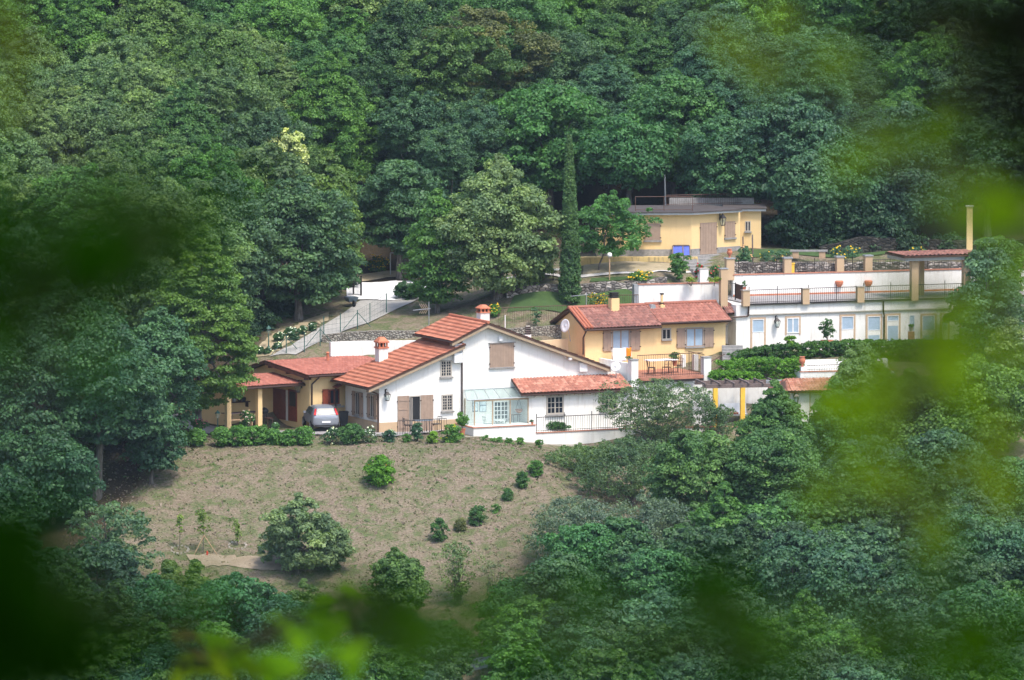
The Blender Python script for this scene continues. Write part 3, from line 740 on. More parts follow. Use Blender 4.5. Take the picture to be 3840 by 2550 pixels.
def chair(label, frame, u, v, w, rz, mat='iron', group='chairs'):
    t = thing('chair', label, 'chair', frame.wor((u, v, w)), frame.a + rz, group)
    m = MB(); m.box(-.22, .22, -.22, .22, .43, .47); m.build('seat', mat, t)
    m = MB()
    for x_ in (-.2, 0, .2): m.tube((x_, .21, .47), (x_, .27, .88), .016, n=5)
    m.tube((-.22, .27, .88), (.22, .27, .88), .02, n=5); m.tube((-.2, .24, .66), (.2, .24, .66), .016, n=5)
    m.build('backrest', mat, t)
    for i in (-1, 1):
        for j in (-1, 1):
            m = MB(); m.tube((i * .2, j * .2, .43), (i * .22, j * .22, 0), .018, n=5); m.build('leg', mat, t)
    return t
u_ = FA.f(c2(1760, 1230), -.8)[0]; small_table('round white table behind the conservatory glass in front of the inner door', FA, u_, -.75, cz - .55, .9, .9, .72, round_=True)
u_ = FA.f(c2(1650, 1230), -.8)[0]; chair('grey metal chair behind the conservatory glass, left of the round table', FA, u_, -.75, cz - .45, R(90), 'galv', 'chairs in the conservatory')
u_ = FA.f(c2(1925, 1240), -.7)[0]; small_table('low wooden stand under the hanging basket in the conservatory', FA, u_, -.6, cz - .1, .6, .4, .55, 'greywood', 'greywood')
t = thing('hanging_basket', 'pink wicker basket hanging inside the right end of the conservatory', 'basket', FA.wor((FA.f(c2(1950, 1140), -.7)[0], -.7, FA.f(c2(1950, 1150), -.7)[1])), FA.a)
m = MB(); m.lathe((0, 0, 0), [(.08, -.15), (.2, -.05), (.24, .1), (.2, .11)], 12); m.build('basket', 'copingred', t)
m = MB(); m.tube((-.2, 0, .1), (0, 0, .75), .01, n=4); m.tube((.2, 0, .1), (0, 0, .75), .01, n=4); m.build('cord', 'iron', t)
# terrace platform and parapet in front of conservatory and lean-to
vT = -2.75
TP = thing('terrace_wall', 'low white terrace wall with a red tiled coping stepping down to the right', 'wall', *emp(FA))
tz = FA.f(c2(1900, 1296), vT)[1]; t0 = FA.f(c2(1505, 1350), vT)[0]; t1 = FA.f(c3(545, 1300), vT)[0]; t2 = FA.f((2430, 1620), vT)[0]
tz2 = FA.f(c3(800, 1352), vT)[1]
m = MB(); m.box(t0, t1, vT, -.05, -2.2, tz - .05)
m.box(t1 + .002, t2, vT, vW + .2, -2.6, tz2 - .05); m.build('wall', 'white', TP)
m = MB(); m.box(t0 - .04, t1 + .03, vT - .05, vT + .2, tz - .048, tz); m.box(t0 - .04, t0 + .2, vT + .2, -.06, tz - .048, tz)
m.box(t1 + .032, t2, vT - .05, vT + .2, tz2 - .048, tz2); m.build('coping', 'copingred', TP)
m = MB(); fz = FA.f(c3(800, 1500), vT - .1)[1]
m.box(t0 - .15, t2, vT - .22, vT - .002, -2.6, fz + .55)
pa = FA.f(c2(1430, 1395), vT - .2); pb = FA.f(c3(800, 1487), vT - .2)
m = MB(); m.add([(t0 - .8, vT - .25, -3), (t2, vT - .25, -3), (t2, vT - .25, pb[1] - .3), (pb[0], vT - .25, pb[1]), (t0 - .8, vT - .25, pa[1])] + [(t0 - .8, vT - .002, -3), (t2, vT - .002, -3), (t2, vT - .002, pb[1] - .3), (pb[0], vT - .002, pb[1]), (t0 - .8, vT - .002, pa[1])],
              [(0, 1, 2, 3, 4), (9, 8, 7, 6, 5), (4, 3, 8, 9), (3, 2, 7, 8), (0, 4, 9, 5)])
m.build('footing', 'trim', TP)
rz0 = tz2; rz1 = FA.f(c3(700, 1208), vT + .1)[1]
railing('railing', 'long iron railing on the white terrace wall in front of the lean-to', (t1 + .1, vT + .08), (FA.f(c3(1500, 1200), vT + .1)[0] + .9, vT + .08), rz0, rz1, FA, .155, mid=12)
# ================================================================ roof terrace block to the right
G = thing('terrace_block', 'white flat-roofed garage block carrying a railed red tiled terrace', 'building', *emp(FA))
vG = -.55; gl = FA.f((2361, 1500), vG)[0]; gr = FA.f((2643, 1450), vG)[0]
sl = FA.f(c3(1900, 812), vG - .3)[1]
m = MB(); m.box(gl, gr, vG, 3.9, -1.5, sl - .35); m.build('wall', 'white', G)
m = MB(); m.box(gl + .25, gr + .25, vG - .3, 3.95, sl - .2, sl); m.build('slab', 'copingred', G)
m = MB(); m.box(gl + .28, gr + .22, vG - .27, 3.9, sl - .348, sl - .202); m.build('slab_edge', 'iron', G)
m = MB(); m.box(gl - .15, gr, vG - .1, vG - .002, sl - .58, sl - .35); m.build('cornice', 'white', G)
pt = FA.f(c3(1500, 655), vG - .2)[1]
m = MB(); m.box(gl - .05, gl + .42, vG - .35, vG + .1, sl - .55, pt); m.build('pier', 'white', G)
a_, b_ = FA.f(c3(2185, 700), vG - .2)[0], FA.f(c3(2255, 700), vG - .2)[0]
m = MB(); m.box(a_, b_, vG - .35, vG + .1, sl - .6, FA.f(c3(2220, 630), vG - .2)[1]); m.build('pier', 'white', G)
for cx, cw, vv in ((1318, 42, 3.6), (1988, 36, 3.6), (2108, 40, 1.9)):
    u_ = FA.f(c3(cx, 620), vv)[0]; hw = cw / 2.613 / 61 / .9 / 2; m = MB(); m.box(u_ - hw, u_ + hw, vv - .15, vv + .15, sl + .001, FA.f(c3(cx, 600), vv)[1]); m.build('pier', 'white', G)
m = MB(); wl = FA.l(c3(1310, 662), gl - .05); m.add([(gl - .08, vG + .1, sl - .5), (gl - .08, 3.8, sl - .5), (gl - .08, 3.8, wl[1]), (gl - .08, vG + .1, FA.l(c3(1470, 690), gl - .05)[1]),
     (gl + .12, vG + .1, sl - .5), (gl + .12, 3.8, sl - .5), (gl + .12, 3.8, wl[1]), (gl + .12, vG + .1, FA.l(c3(1470, 690), gl - .05)[1])],
     [(0, 1, 2, 3), (7, 6, 5, 4), (3, 2, 6, 7), (0, 3, 7, 4), (1, 5, 6, 2)]); m.build('side_parapet', 'white', G)
for (x0_, x1_, y0_, y1_, z_) in ((gl - .09, gl + .46, vG - .39, vG + .14, pt), (a_ - .04, b_ + .04, vG - .39, vG + .14, FA.f(c3(2220, 630), vG - .2)[1])): m = MB(); m.box(x0_, x1_, y0_, y1_, z_ + .001, z_ + .06); m.build('pier_cap', 'greystone', G)
u_ = FA.f(c3(2165, 950), vG - .1)[0]
downpipe([(FA.f(c3(2200, 830), vG - .2)[0], vG - .3, sl - .25), (FA.f(c3(2200, 850), vG - .2)[0], vG - .25, sl - .55), (u_, vG - .1, sl - .9), (u_, vG - .1, FA.f(c3(2165, 1200), vG)[1])], G)
rt = FA.f(c3(1800, 598), vG - .2)[1]
railing('railing', 'iron railing along the front of the red tiled roof terrace', (gl + .45, vG - .15), (a_ - .03, vG - .15), sl, rt, FA, .125, 'rust')
railing('railing', 'iron railing at the right side of the red tiled roof terrace', ((a_ + b_) / 2, vG + .15), ((a_ + b_) / 2, 1.75), sl, rt - .15, FA, .125, 'rust')
# terrace furniture
ut = FA.f(c3(1775, 650), .9)[0]; small_table('long white topped table on the roof terrace', FA, ut, .9, sl, 1.95, .9, FA.f(c3(1775, 650), .9)[1] - sl - .03, 'cloth_white', 'rust')
chair('brown wooden chair at the left end of the white table on the roof terrace', FA, ut - .85, .55, sl, R(70), 'darkwood', 'chairs on the roof terrace')
chair('brown wooden chair behind the middle of the white table on the roof terrace', FA, ut + .1, .35, sl, R(175), 'darkwood', 'chairs on the roof terrace')
chair('brown wooden chair right of the white table near the potted plant on the roof terrace', FA, ut + 1.3, 1.2, sl, R(-70), 'darkwood', 'chairs on the roof terrace')
# laundry airer behind the terrace railing
u0_, u1_, w0_, w1_ = FA.rect(c3, 1298, 540, 1478, 665, 2.6)
t = thing('clothes_airer', 'clothes airer with a white sheet at the back left of the roof terrace', 'clothes airer', *emp(FA))
m = MB(); m.tube((u0_, 2.6, w1_), (u1_, 2.6, w1_), .015, n=5)
for u_ in (u0_, u1_): m.tube((u_, 2.6, w1_), (u_ , 2.3, sl + .01), .015, n=5); m.tube((u_, 2.6, w1_), (u_, 2.9, sl + .01), .015, n=5)
m.build('frame', 'metalwhite', t)
def cloth(u0, u1, w0, w1, v, mat, name, label, cat):
    NU, NW = 24, 10; g = np.zeros((NU, NW, 3))
    for i in range(NU):
        for j in range(NW):
            s_, q = i / (NU - 1), j / (NW - 1); g[i, j] = (u0 + (u1 - u0) * s_, v + .035 * math.sin(s_ * 17) * q, w1 - (w1 - w0) * q + .02 * math.sin(s_ * 9))
    me = grid_mesh(name, g); me.shade_smooth(); o = link(name, me, M[mat]); o.location = FA.O; o.rotation_euler = (0, 0, FA.a)
    s = o.modifiers.new('thickness', 'SOLIDIFY'); s.thickness = .012
    return tag(o, label, cat)
um = FA.f(c3(1432, 560), 2.55)[0]
cloth(u0_ + .03, um - .01, w0_, w1_ + .02, 2.56, 'cloth_white', 'sheet', 'white sheet drying on the airer against the yellow wall', 'laundry')
cloth(um + .01, u1_, FA.f(c3(1455, 622), 2.5)[1], w1_ + .02, 2.56, 'cloth_orange', 'towel', 'bright orange towel drying beside the white sheet', 'laundry')
# ================================================================ low yellow house on the left
FB = Fr(1162, 1592, 401.0, 33)
FB.O.z = ZB - .02
_d = ray(1162, 1592); _t = FB.O.z / _d.z; FB.O = _d * _t
B = thing('yellow_house', 'low yellow house with red tiled roofs and a pillared porch at the left', 'house', *emp(FB))
ov = -.55
ul0, wl0 = FB.f(c1(1452, 806), ov)
vr, wr = FB.l(c1(1030, 662), ul0)
ur0, wr0 = FB.f(c1(1985, 592), vr)
wall_l = 0.0
roof('roof', V3(ul0, vr, wr), V3(ur0, vr, wr), V3(ul0, ov, wl0), V3(ur0, ov, wl0), 'tile_mid', B, 0.21, 0.03, 0.34, 0.025, seed=11, label='large brick red roof slope')
roof('roof', V3(ul0, vr + .02, wr), V3(ur0, vr + .02, wr), V3(ul0, vr + 3.5, wr - .9), V3(ur0, vr + 3.5, wr - .9), 'tile_mid', B, 0.21, 0.03, 0.34, 0.025, seed=12, label='rear roof slope')
sl_ = (wr - wl0) / (vr - ov)
m = MB(lambda a, b, c: (b, a, c))       # prism in (v, w) pulled along u
m.prism([(0, -1), (vr + 3.2, -1), (vr + 3.2, wr - 1.0), (vr, wr - .14), (0, wl0 + sl_ * .55 - .14)], 0, ur0 - .6)
m.build('wall', 'yellow', B)
m = MB()
for t_ in (.08, .5, .93):
    v_ = vr + (ov + .1 - vr) * t_; m.box(ul0 + .02, .0, v_ - .09, v_ + .09, wr - sl_ * (vr - v_) - .36, wr - sl_ * (vr - v_) - .16)
m.build('beam', 'darkwood', B)
m = MB(); m.slab([(ul0 - .02, vr, wr - .1), (ul0 - .02, ov, wl0 - .1), (ul0 - .02, ov, wl0 - .24), (ul0 - .02, vr, wr - .24)], (.06, 0, 0)); m.build('barge_board', 'darkwood', B)
gutter((ul0, ov - .04, wl0 - .08), (ur0, ov - .04, wl0 - .08), B)
u_ = FB.f(c1(1488, 1000), -.08)[0]
downpipe([(u_ + .25, ov, wl0 - .15), (u_, -.1, wl0 - .6), (u_, -.1, .02)], B)
x = FB.rect(c1, 1655, 938, 1755, 1088); window(B, front(0), *x, frame='redwood', nx=2, ny=1, fw=.08, label='window with red brown frame', proud=.06)
y = FB.rect(c1, 1590, 940, 1655, 1113); shutter(B, front(0), y[0], y[1] - .02, x[2], x[3] + .03, mat='redwood', planks=2, label='open red brown shutter')
m = MB(front(0)); m.box(x[0] - .1, x[1] + .3, .003, .16, x[2] - .2, x[2] - .1); m.build('sill', 'trim', B)
# doors in the gable wall that looks left
TB = leftw(0.0)
s0, s1, w0, w1 = FB.lrect(c1, 1262, 945, 1345, 1265, 0.0)
window(B, TB, s0, s1, .03, w1, frame='redwood', nx=1, ny=1, fw=.10, sill=False, name='door', label='narrow half glazed brown door')
m = MB(TB); m.box(s0 + .1, s1 - .1, .02, .04, .13, .95); m.build('door_panel', 'redwood', B)
s0, s1, w0, w1 = FB.lrect(c1, 1062, 932, 1235, 1280, 0.0)
shutter(B, TB, s0, s1, .03, w1, mat='redwood', planks=6, name='door', label='wide red brown plank door', hinge=False)
m = MB(TB); m.box(s1 + .02, s1 + .3, .002, .03, 0, w1); m.box(s0 - .3, s0 - .02, .002, .03, 0, w1); m.build('surround', 'white', B)
lantern(emp(FB), TB, *[(lambda q: (-q[0], q[1]))(FB.l(c1(1392, 900), 0.0))][0], 'white cased wall lantern under the eave of the low yellow house', .6)
# porch
cz_ = 0.0
cu, cv = FB.g(c1(970, 1300), cz_)
pe_u, pe_w = FB.f(c1(1372, 884), cv - .45)
pv, pwz = FB.l(c1(1055, 780), pe_u)
pv = max(pv, cv + 2.0)
pl_u = FB.f(c1(500, 930), cv - .45)[0]
pe_u = min(pe_u, -.02)
roof('roof', V3(pl_u, pv, pwz), V3(-.03, pv, pwz), V3(pl_u, cv - .45, pe_w), V3(-.03, cv - .45, pe_w), 'tile_mid', B, 0.21, 0.03, 0.34, 0.025, seed=13, label='lower red roof over the porch')
gutter((pl_u, cv - .49, pe_w - .1), (-.03, cv - .49, pe_w - .1), B)
for cx in (970, 666):
    u_ = FB.f(c1(cx, 1150), cv)[0]; m = MB(); m.box(u_ - .15, u_ + .15, cv - .15, cv + .15, -.3, pe_w - .03); m.build('column', 'yellow', B)
m = MB(); m.box(pl_u, -.01, pv - .1, pv + .2, -.5, pwz - .15); m.build('porch_wall', 'yellow', B)
zt = FB.f(c1(1300, 618), vr + 3.6)[1]; ua = FB.f(c1(925, 640), vr + 3.6)[0]; ub = FB.f(c1(1650, 595), vr + 3.6)[0]
m = MB(); m.box(ua, ub, vr + 3.6, vr + 6, -1, zt); m.build('rear_block', 'yellow', B)
m = MB(); m.box(ua - .1, ub + .1, vr + 3.5, vr + 6.1, zt + .001, zt + .07); m.build('rear_coping', 'copingred', B)
u_, w_ = FB.f(c1(1645, 655), vr - 1.2); m = MB(); m.tube((u_, vr - 1.2, w_ - .1), (u_, vr - 1.2, w_ + .45), .09); m.lathe((u_, vr - 1.2, w_ + .45), [(.14, 0), (.05, .08)], 8); m.build('vent_pipe', 'terracotta', B)
# courtyard paving
tag(drape('courtyard', 'paving', [tuple(FB.wor((pl_u - 1, cv - 1.6, 0)))[:2], (gpx(1480, 394.5).x, 394.5)], [tuple(FB.wor((pl_u - 1, pv + .5, 0)))[:2], (gpx(1700, 400).x, 400.2)], 30, 12, .09))
# things under the porch
u_, w_ = FB.f(c1(770, 1070), pv - .3); t = thing('wall_shelf', 'dark wooden shelf on the porch wall of the yellow house', 'shelf', FB.wor((u_, pv - .1, w_)), FB.a)
m = MB(); m.box(-.85, .75, -.35, -.003, 0, .05); m.build('board', 'darkwood', t)
for i in (-1, 1): m = MB(); m.prism([(i * .6, -.002), (i * .6 + .05, -.002), (i * .6 + .05, -.3), (i * .6, -.3)], -.3, -.003); m.build('bracket', 'darkwood', t)
for k, (du, mt, la) in enumerate(((-.3, 'galv', 'grey pot on the left of the porch shelf'), (.1, 'rust', 'rusty brown pot on the middle of the porch shelf'), (.4, 'plastic_black', 'dark pot at the right end of the porch shelf'))):
    m = MB(); m.lathe((0, 0, 0), [(.09, 0), (.13, .12), (.12, .24), (.05, .27)], 10); o = m.build('pot', mt, None); o.location = FB.wor((u_ + du, pv - .28, w_ + .05)); tag(o, la, 'pot', 'pots on the porch shelf')
small_table('long grey wooden table under the porch behind the rose bush', FB, FB.f(c1(790, 1170), cv + .8)[0], cv + .8, 0, 2.3, .8, .78, 'greywood', 'greywood')
t = thing('bench', 'brown wooden bench in front of the table under the porch', 'bench', FB.wor((FB.f(c1(780, 1200), cv + .2)[0], cv + .25, 0)), FB.a)
m = MB(); m.box(-1.0, 1.0, -.15, .15, .42, .46); m.build('seat', 'woodpost', t)
for i in (-1, 1): m = MB(); m.box(i * .85 - .03, i * .85 + .03, -.13, .13, 0, .419); m.build('leg', 'woodpost', t)
t = thing('barbecue', 'black kettle barbecue beside the wide brown door of the porch', 'barbecue', FB.wor((FB.f(c1(1022, 1250), cv + .9)[0], cv + .9, 0)), FB.a)
m = MB(); m.lathe((0, 0, .75), [(.06, -.16), (.24, -.08), (.28, .04), (.26, .10), (.14, .22), (.03, .26)], 12); m.build('bowl', 'plastic_black', t)
for k in range(3):
    a_ = k * 2.1; m = MB(); m.tube((.12 * math.cos(a_), .12 * math.sin(a_), .64), (.28 * math.cos(a_), .28 * math.sin(a_), 0), .018, n=5); m.build('leg', 'iron', t)
t = thing('stool', 'small brown wooden stool at the foot of the right porch column', 'stool', FB.wor((cu + .75, cv + .1, 0)), FB.a)
m = MB(); m.box(-.2, .2, -.2, .2, .42, .46); m.build('seat', 'darkwood', t)
for i in (-1, 1):
    for j in (-1, 1): m = MB(); m.tube((i * .15, j * .15, .42), (i * .2, j * .2, 0), .02, n=5); m.build('leg', 'darkwood', t)
# ================================================================ yellow house with taupe shutters
FY = Fr(2194, 1400, 407.5, 24)
Y = thing('shuttered_house', 'yellow two-storey house with taupe shutters and a lichened tile roof', 'house', *emp(FY))
ov = -.55
e0 = FY.f(c3(1022, 345), ov); em = FY.f(c3(1778, 318), ov); e1_ = FY.f(c4(650, 408), ov)
vr = FY.l(c3(862, 147), e0[0])[0]; wr = FY.l(c3(862, 147), e0[0])[1]
ey = (e0[1] + em[1]) / 2
M['tile_right'] = tilemat('purplish_roof_tiles', [(0.24, 0.09, 0.065), (0.33, 0.125, 0.09), (0.42, 0.18, 0.13)], 0.5)
roof('roof', V3(e0[0], vr, wr), V3(em[0], vr, wr), V3(e0[0], ov, ey), V3(em[0], ov, ey), 'tile_old', Y, 0.225, 0.055, 0.34, 0.02, seed=21, label='dark lichened left half of the roof')
roof('roof', V3(em[0] + .01, vr - .02, wr + .02), V3(e1_[0], vr - .02, wr + .02), V3(em[0] + .01, ov + .22, ey + .12), V3(e1_[0], ov + .22, ey + .12), 'tile_right', Y, 0.225, 0.055, 0.34, 0.02, seed=22, label='redder right half of the roof')
roof('roof', V3(e0[0], vr + .01, wr), V3(e1_[0], vr + .01, wr), V3(e0[0], vr + 3.2, wr - 1.3), V3(e1_[0], vr + 3.2, wr - 1.3), 'tile_old', Y, 0.225, 0.055, 0.34, 0.02, seed=23, label='rear roof slope')
m = MB(); m.tube(V3(e0[0], vr, wr + .05), V3(em[0], vr, wr + .05), .11, n=8); m.tube(V3(em[0] + .01, vr, wr + .08), V3(e1_[0], vr, wr + .08), .11, n=8); m.build('ridge_tiles', 'tile_lean', Y)
# newer verge strip at the left end
d_ = Vector((0, ov - vr, ey - wr)).normalized(); nn = Vector((0, -d_.z, d_.y)); nn = nn if nn.z > 0 else -nn
m = MB()
for k in range(3): m.tube(V3(e0[0] + .1 + .22 * k, vr, wr) + nn * .06, V3(e0[0] + .1 + .22 * k, ov - .02, ey) + nn * .06, .085, n=7)
m.build('verge_tiles', 'tile_new', Y)
wl_, wr_ = 0.0, FY.f(c4(592, 500))[0]
um_ = FY.f(c3(1735, 450))[0]
k_ = (wr - ey) / (vr - ov)
for a, b_, dv in ((0, um_, -.0), (um_ + .001, wr_, .22)):
    m = MB(lambda q, r_, s_: (r_, q, s_)); m.prism([(dv, -3.5), (vr + 2.9, -3.5), (vr + 2.9, wr - 1.35), (vr, wr - .14), (dv, ey + k_ * (.55 + dv) - .14)], a, b_); m.build('wall', 'yellow', Y)
gutter((e0[0], ov - .05, ey - .1), (em[0], ov - .05, ey - .1), Y); gutter((em[0], ov + .2, ey + .12), (e1_[0] + .1, ov + .2, ey + .12), Y)
downpipe([(e0[0] + .15, ov, ey - .12), (FY.f(c3(1010, 440), -.1)[0], -.12, ey - .6), (FY.f(c3(1010, 440), -.1)[0], -.12, FY.f(c3(1010, 600), -.1)[1])], Y)
x = FY.rect(c3, 1292, 352, 1465, 560); T0 = front(0)
window(Y, T0, *x, frame='shutter', pane='curtain_glass', nx=2, ny=1, fw=.07, sill=False, label='curtained window behind the drying sheet', surround=.05, surmat='trim')
y = FY.rect(c3, 1208, 352, 1290, 560); shutter(Y, T0, y[0] - .03, x[0] - .06, x[2], x[3], planks=2, label='open shutter left of the curtained window', d1=.07)
y = FY.rect(c3, 1468, 345, 1562, 545); shutter(Y, T0, x[1] + .06, y[1] + .03, x[2], x[3] + .02, planks=2, label='open shutter right of the curtained window', d1=.07)
T2 = front(.22)
x = FY.rect(c3, 1783, 348, 1866, 450, .22); window(Y, T2, *x, frame='trim', nx=4, ny=4, fw=.05, sill=True, bars=.03, label='small square barred window', barmat='iron', surround=.04, surmat='trim')
x = FY.rect(c4, 188, 470, 358, 652, .22); window(Y, T2, *x, frame='shutter', pane='curtain_glass', nx=2, ny=1, fw=.06, sill=True, label='curtained window on the right', surround=.05, surmat='trim')
y = FY.rect(c4, 98, 472, 180, 662, .22); shutter(Y, T2, y[0], x[0] - .06, y[2], y[3], planks=2, label='open shutter on the left of the right window', d1=.07)
y = FY.rect(c4, 380, 465, 458, 655, .22); shutter(Y, T2, x[1] + .06, y[1], y[2], y[3], planks=2, label='open shutter on the right of the right window', d1=.07)
b_ = FY.hit(c6(527, 1335), V3(0, ov, ey), nn)
m = MB(); hh = 115 / 2.613 / 60.5; m.box(b_.x - .27, b_.x + .27, b_.y - .25, b_.y + .25, b_.z - .3, b_.z + hh); o = m.build('chimney', 'yellow', Y, 'plain cream chimney')
m = MB(); [m.box(b_.x - .27, b_.x + .27, b_.y - .25, b_.y + .25, b_.z + hh + .05 + k * .12, b_.z + hh + .11 + k * .12) for k in range(3)]; m.box(b_.x - .2, b_.x + .2, b_.y - .18, b_.y + .18, b_.z + hh, b_.z + hh + .3); m.build('chimney_cap', 'iron', o)
b_ = FY.hit(c6(998, 1315), V3(0, ov, ey), nn)
m = MB(); m.tube((b_.x, b_.y, b_.z - .1), (b_.x, b_.y, b_.z + .9), .09, n=8); m.box(b_.x - .15, b_.x + .15, b_.y - .15, b_.y + .15, b_.z - .1, b_.z + .15); o = m.build('vent_pipe', 'yellow', Y)
m = MB(); m.box(b_.x - .1, b_.x + .1, b_.y - .1, b_.y + .1, b_.z + .24, b_.z + .32); m.box(b_.x - .1, b_.x + .1, b_.y - .1, b_.y + .1, b_.z + .82, b_.z + .9); m.build('pipe_band', 'iron', o)
b_ = FY.hit(c6(902, 1320), V3(0, ov, ey), nn)
m = MB(); m.prism([(b_.x - .2, b_.z - .05), (b_.x + .2, b_.z - .05), (b_.x + .12, b_.z + .22), (b_.x - .12, b_.z + .22)], b_.y - .2, b_.y + .2); m.build('roof_vent', 'galv', Y)
# small lower roof between the yellow house and the white building
ra = FY.f(c4(612, 335), .9); rb = FY.f(c4(768, 325), .9); rc = FY.l(c4(668, 228), ra[0] + .3)
roof('roof', V3(ra[0] - .2, vr - .1, wr + .02), V3(rb[0] - .8, vr - .1, wr + .02), V3(ra[0] - .2, .9, ra[1] + .05), V3(rb[0], .9, ra[1] + .05), 'tile_old', Y, 0.225, 0.05, 0.34, 0.02, seed=24, label='small porch roof at the right end')
m = MB(); m.box(wr_ + .002, rb[0] - .05, 2.0, 2.3, -3.5, ra[1] + .1); m.build('link_wall', 'white', Y)
m = MB(); u_ = FY.f(c4(672, 500), 1.99)[0]; m.box(u_ - .03, u_ + .03, 1.96, 1.999, -2, ra[1]); m.build('corner_strip', 'sandtrim', Y)
# ================================================================ long white building with a roof deck
FW = Fr(2814, 1300, 412.8, 20)
W = thing('long_white_building', 'long low white building with framed doors under a railed roof deck', 'building', *emp(FW))
wA = FW.f(c4(680, 500))[0]; wB = FW.f((3900, 1200))[0]
dk = FW.f(c4(830, 232), 0)[1] ; bt = FW.f(c4(1200, 322))[1]
m = MB(); m.box(wA, wB, 0, 9, -3, dk - .08); m.build('wall', 'white', W)
ban = FW.f(c4(812, 240), -.12)[0]
m = MB(); m.box(ban, wB, -.12, -.002, bt, dk - .05); m.build('parapet_band', 'white', W)
m = MB(); m.box(ban, wB, -.13, -.003, bt - .06, bt - .001); m.build('drip_mould', 'trim', W)
m = MB(); m.box(ban - .05, wB, -.28, -.0, dk - .078, dk); m.build('deck_edge', 'iron', W)
m = MB(); m.box(ban, wB, -.0, 8.9, dk - .079, dk + .012); m.build('deck_floor', 'paving', W)
def wrect(cf, *a): return FW.rect(cf, *a)
x = wrect(c4, 838, 383, 950, 515); b0 = FW.f(c4(900, 680))[1]
def door2(x0, x1, ytop, ymid, ybot, cf, label, lower=False):
    a = wrect(cf, x0, ytop, x1, ymid); zb = FW.f(cf((x0 + x1) / 2, ybot))[1]
    o = window(W, front(0), a[0], a[1], a[2], a[3], frame='metalwhite', pane='curtain_glass', nx=1, ny=1, fw=.04, sill=False, name='door', surround=.13, label=label)
    m = MB(front(0)); m.box(a[0], a[1], .004, .03, zb, a[2] - .002); m.build('door_panel', 'white', o)
    if lower: m = MB(front(0)); m.box(a[0] + .06, a[1] - .06, .031, .036, zb, a[2] - .3); m.build('lower_pane', 'curtain_glass', o)
    m = MB(front(0)); m.box(a[0] - .13, a[0] - .002, .002, .035, zb, a[2] - .001); m.build('jamb', 'sandtrim', o); m = MB(front(0)); m.box(a[1] + .002, a[1] + .13, .002, .035, zb, a[2] - .001); m.build('jamb', 'sandtrim', o)
door2(838, 952, 385, 514, 700, c4, 'leftmost half glazed door next to the lantern')
x = wrect(c4, 1176, 370, 1296, 520); window(W, front(0), *x, frame='metalwhite', pane='curtain_glass', nx=2, ny=1, fw=.06, sill=False, surround=.11, label='square window between the lantern and the potted shrub')
lantern(emp(FW), front(0), *FW.f(c4(1066, 395)), 'black wall lantern on the long white building beside the leftmost door', .6)
door2(1712, 1830, 355, 486, 680, c4, 'half glazed door right of the potted shrub')
door2(610, 725, 1172, 1300, 1420, c5, 'glazed door just left of the downpipe', True)
door2(786, 892, 1165, 1215, 1420, c5, 'mostly glazed door just right of the downpipe', True)
x = wrect(c5, 986, 1160, 1038, 1310); window(W, front(0), *x, frame='metalwhite', pane='curtain_glass', nx=1, ny=1, fw=.04, sill=False, label='narrow slit window behind the urn')
door2(1105, 1218, 1165, 1300, 1420, c5, 'glazed door right of the urn', True)
door2(1282, 1335, 1160, 1300, 1420, c5, 'narrow door half hidden by blurred leaves')
door2(1460, 1540, 1155, 1300, 1420, c5, 'last door half hidden by the right hand tree')
u_ = FW.f(c5(748, 1200), -.08)[0]; downpipe([(u_, -.2, dk - .1), (u_, -.2, bt - .1), (u_ + .1, -.08, bt - .4), (u_ + .1, -.08, FW.f(c5(755, 1420))[1])], W)
u_ = FW.f(c4(798, 300), -.1)[0]; downpipe([(u_, -.2, dk - .1), (u_, -.1, FW.f(c4(798, 355), -.1)[1]), (u_ - 1.4, -.1, FW.f(c4(700, 365), -.1)[1])], W)
# deck piers and railing
rtop = FW.f(c4(1000, 92), -.1)[1]
piers = []
for (a, b2, y0, y1) in ((742, 808, 103, 235), (1326, 1392, 84, 225), (1862, 1930, 66, 212)):
    p0 = FW.f(c4(a, (y0 + y1) / 2), -.2)[0]; p1 = FW.f(c4(b2, (y0 + y1) / 2), -.2)[0]; zt_ = FW.f(c4((a + b2) / 2, y0), -.2)[1]
    piers.append((p0, p1, zt_))
pc = (FW.f(c5(1002, 850), -.2)[0], FW.f(c5(1062, 850), -.2)[0])
for i, (p0, p1, zt_) in enumerate(piers):
    la = ('leftmost tan pier of the roof deck railing, beside the dark gate', 'second tan pier from the left on the roof deck railing', 'third tan pier on the roof deck railing, above the middle of the long building')[i]
    t = thing('railing_pier', la, 'pier', FW.wor(((p0 + p1) / 2, -.2, dk)), FW.a, 'tan piers of the roof deck'); hw = (p1 - p0) / 2
    m = MB(); m.box(-hw, hw, -.16, .18, -.12, zt_ - dk); m.build('shaft', 'tan', t)
    m = MB(); m.box(-hw - .04, hw + .04, -.2, .22, zt_ - dk + .001, zt_ - dk + .05); m.build('cap', 'trim', t)
xs_ = [(piers[0][1], piers[1][0]), (piers[1][1], piers[2][0]), (piers[2][1], pc[0])]
for (a, b2), la in zip(xs_, ('roof deck railing between the first and second tan piers', 'roof deck railing between the second and third tan piers', 'roof deck railing between the third tan pier and the pergola column')):
    railing('railing', la, (a + .02, -.15), (b2 - .02, -.15), dk + .01, rtop, FW, .135, mid=14)
u_b = FW.f((3620, 1080), 0)[0]; railing('railing', 'iron railing of the roof deck under the tiled pergola roof', (pc[1] + .02, -.15), (u_b, -.15), dk + .01, rtop, FW, .135, mid=14)
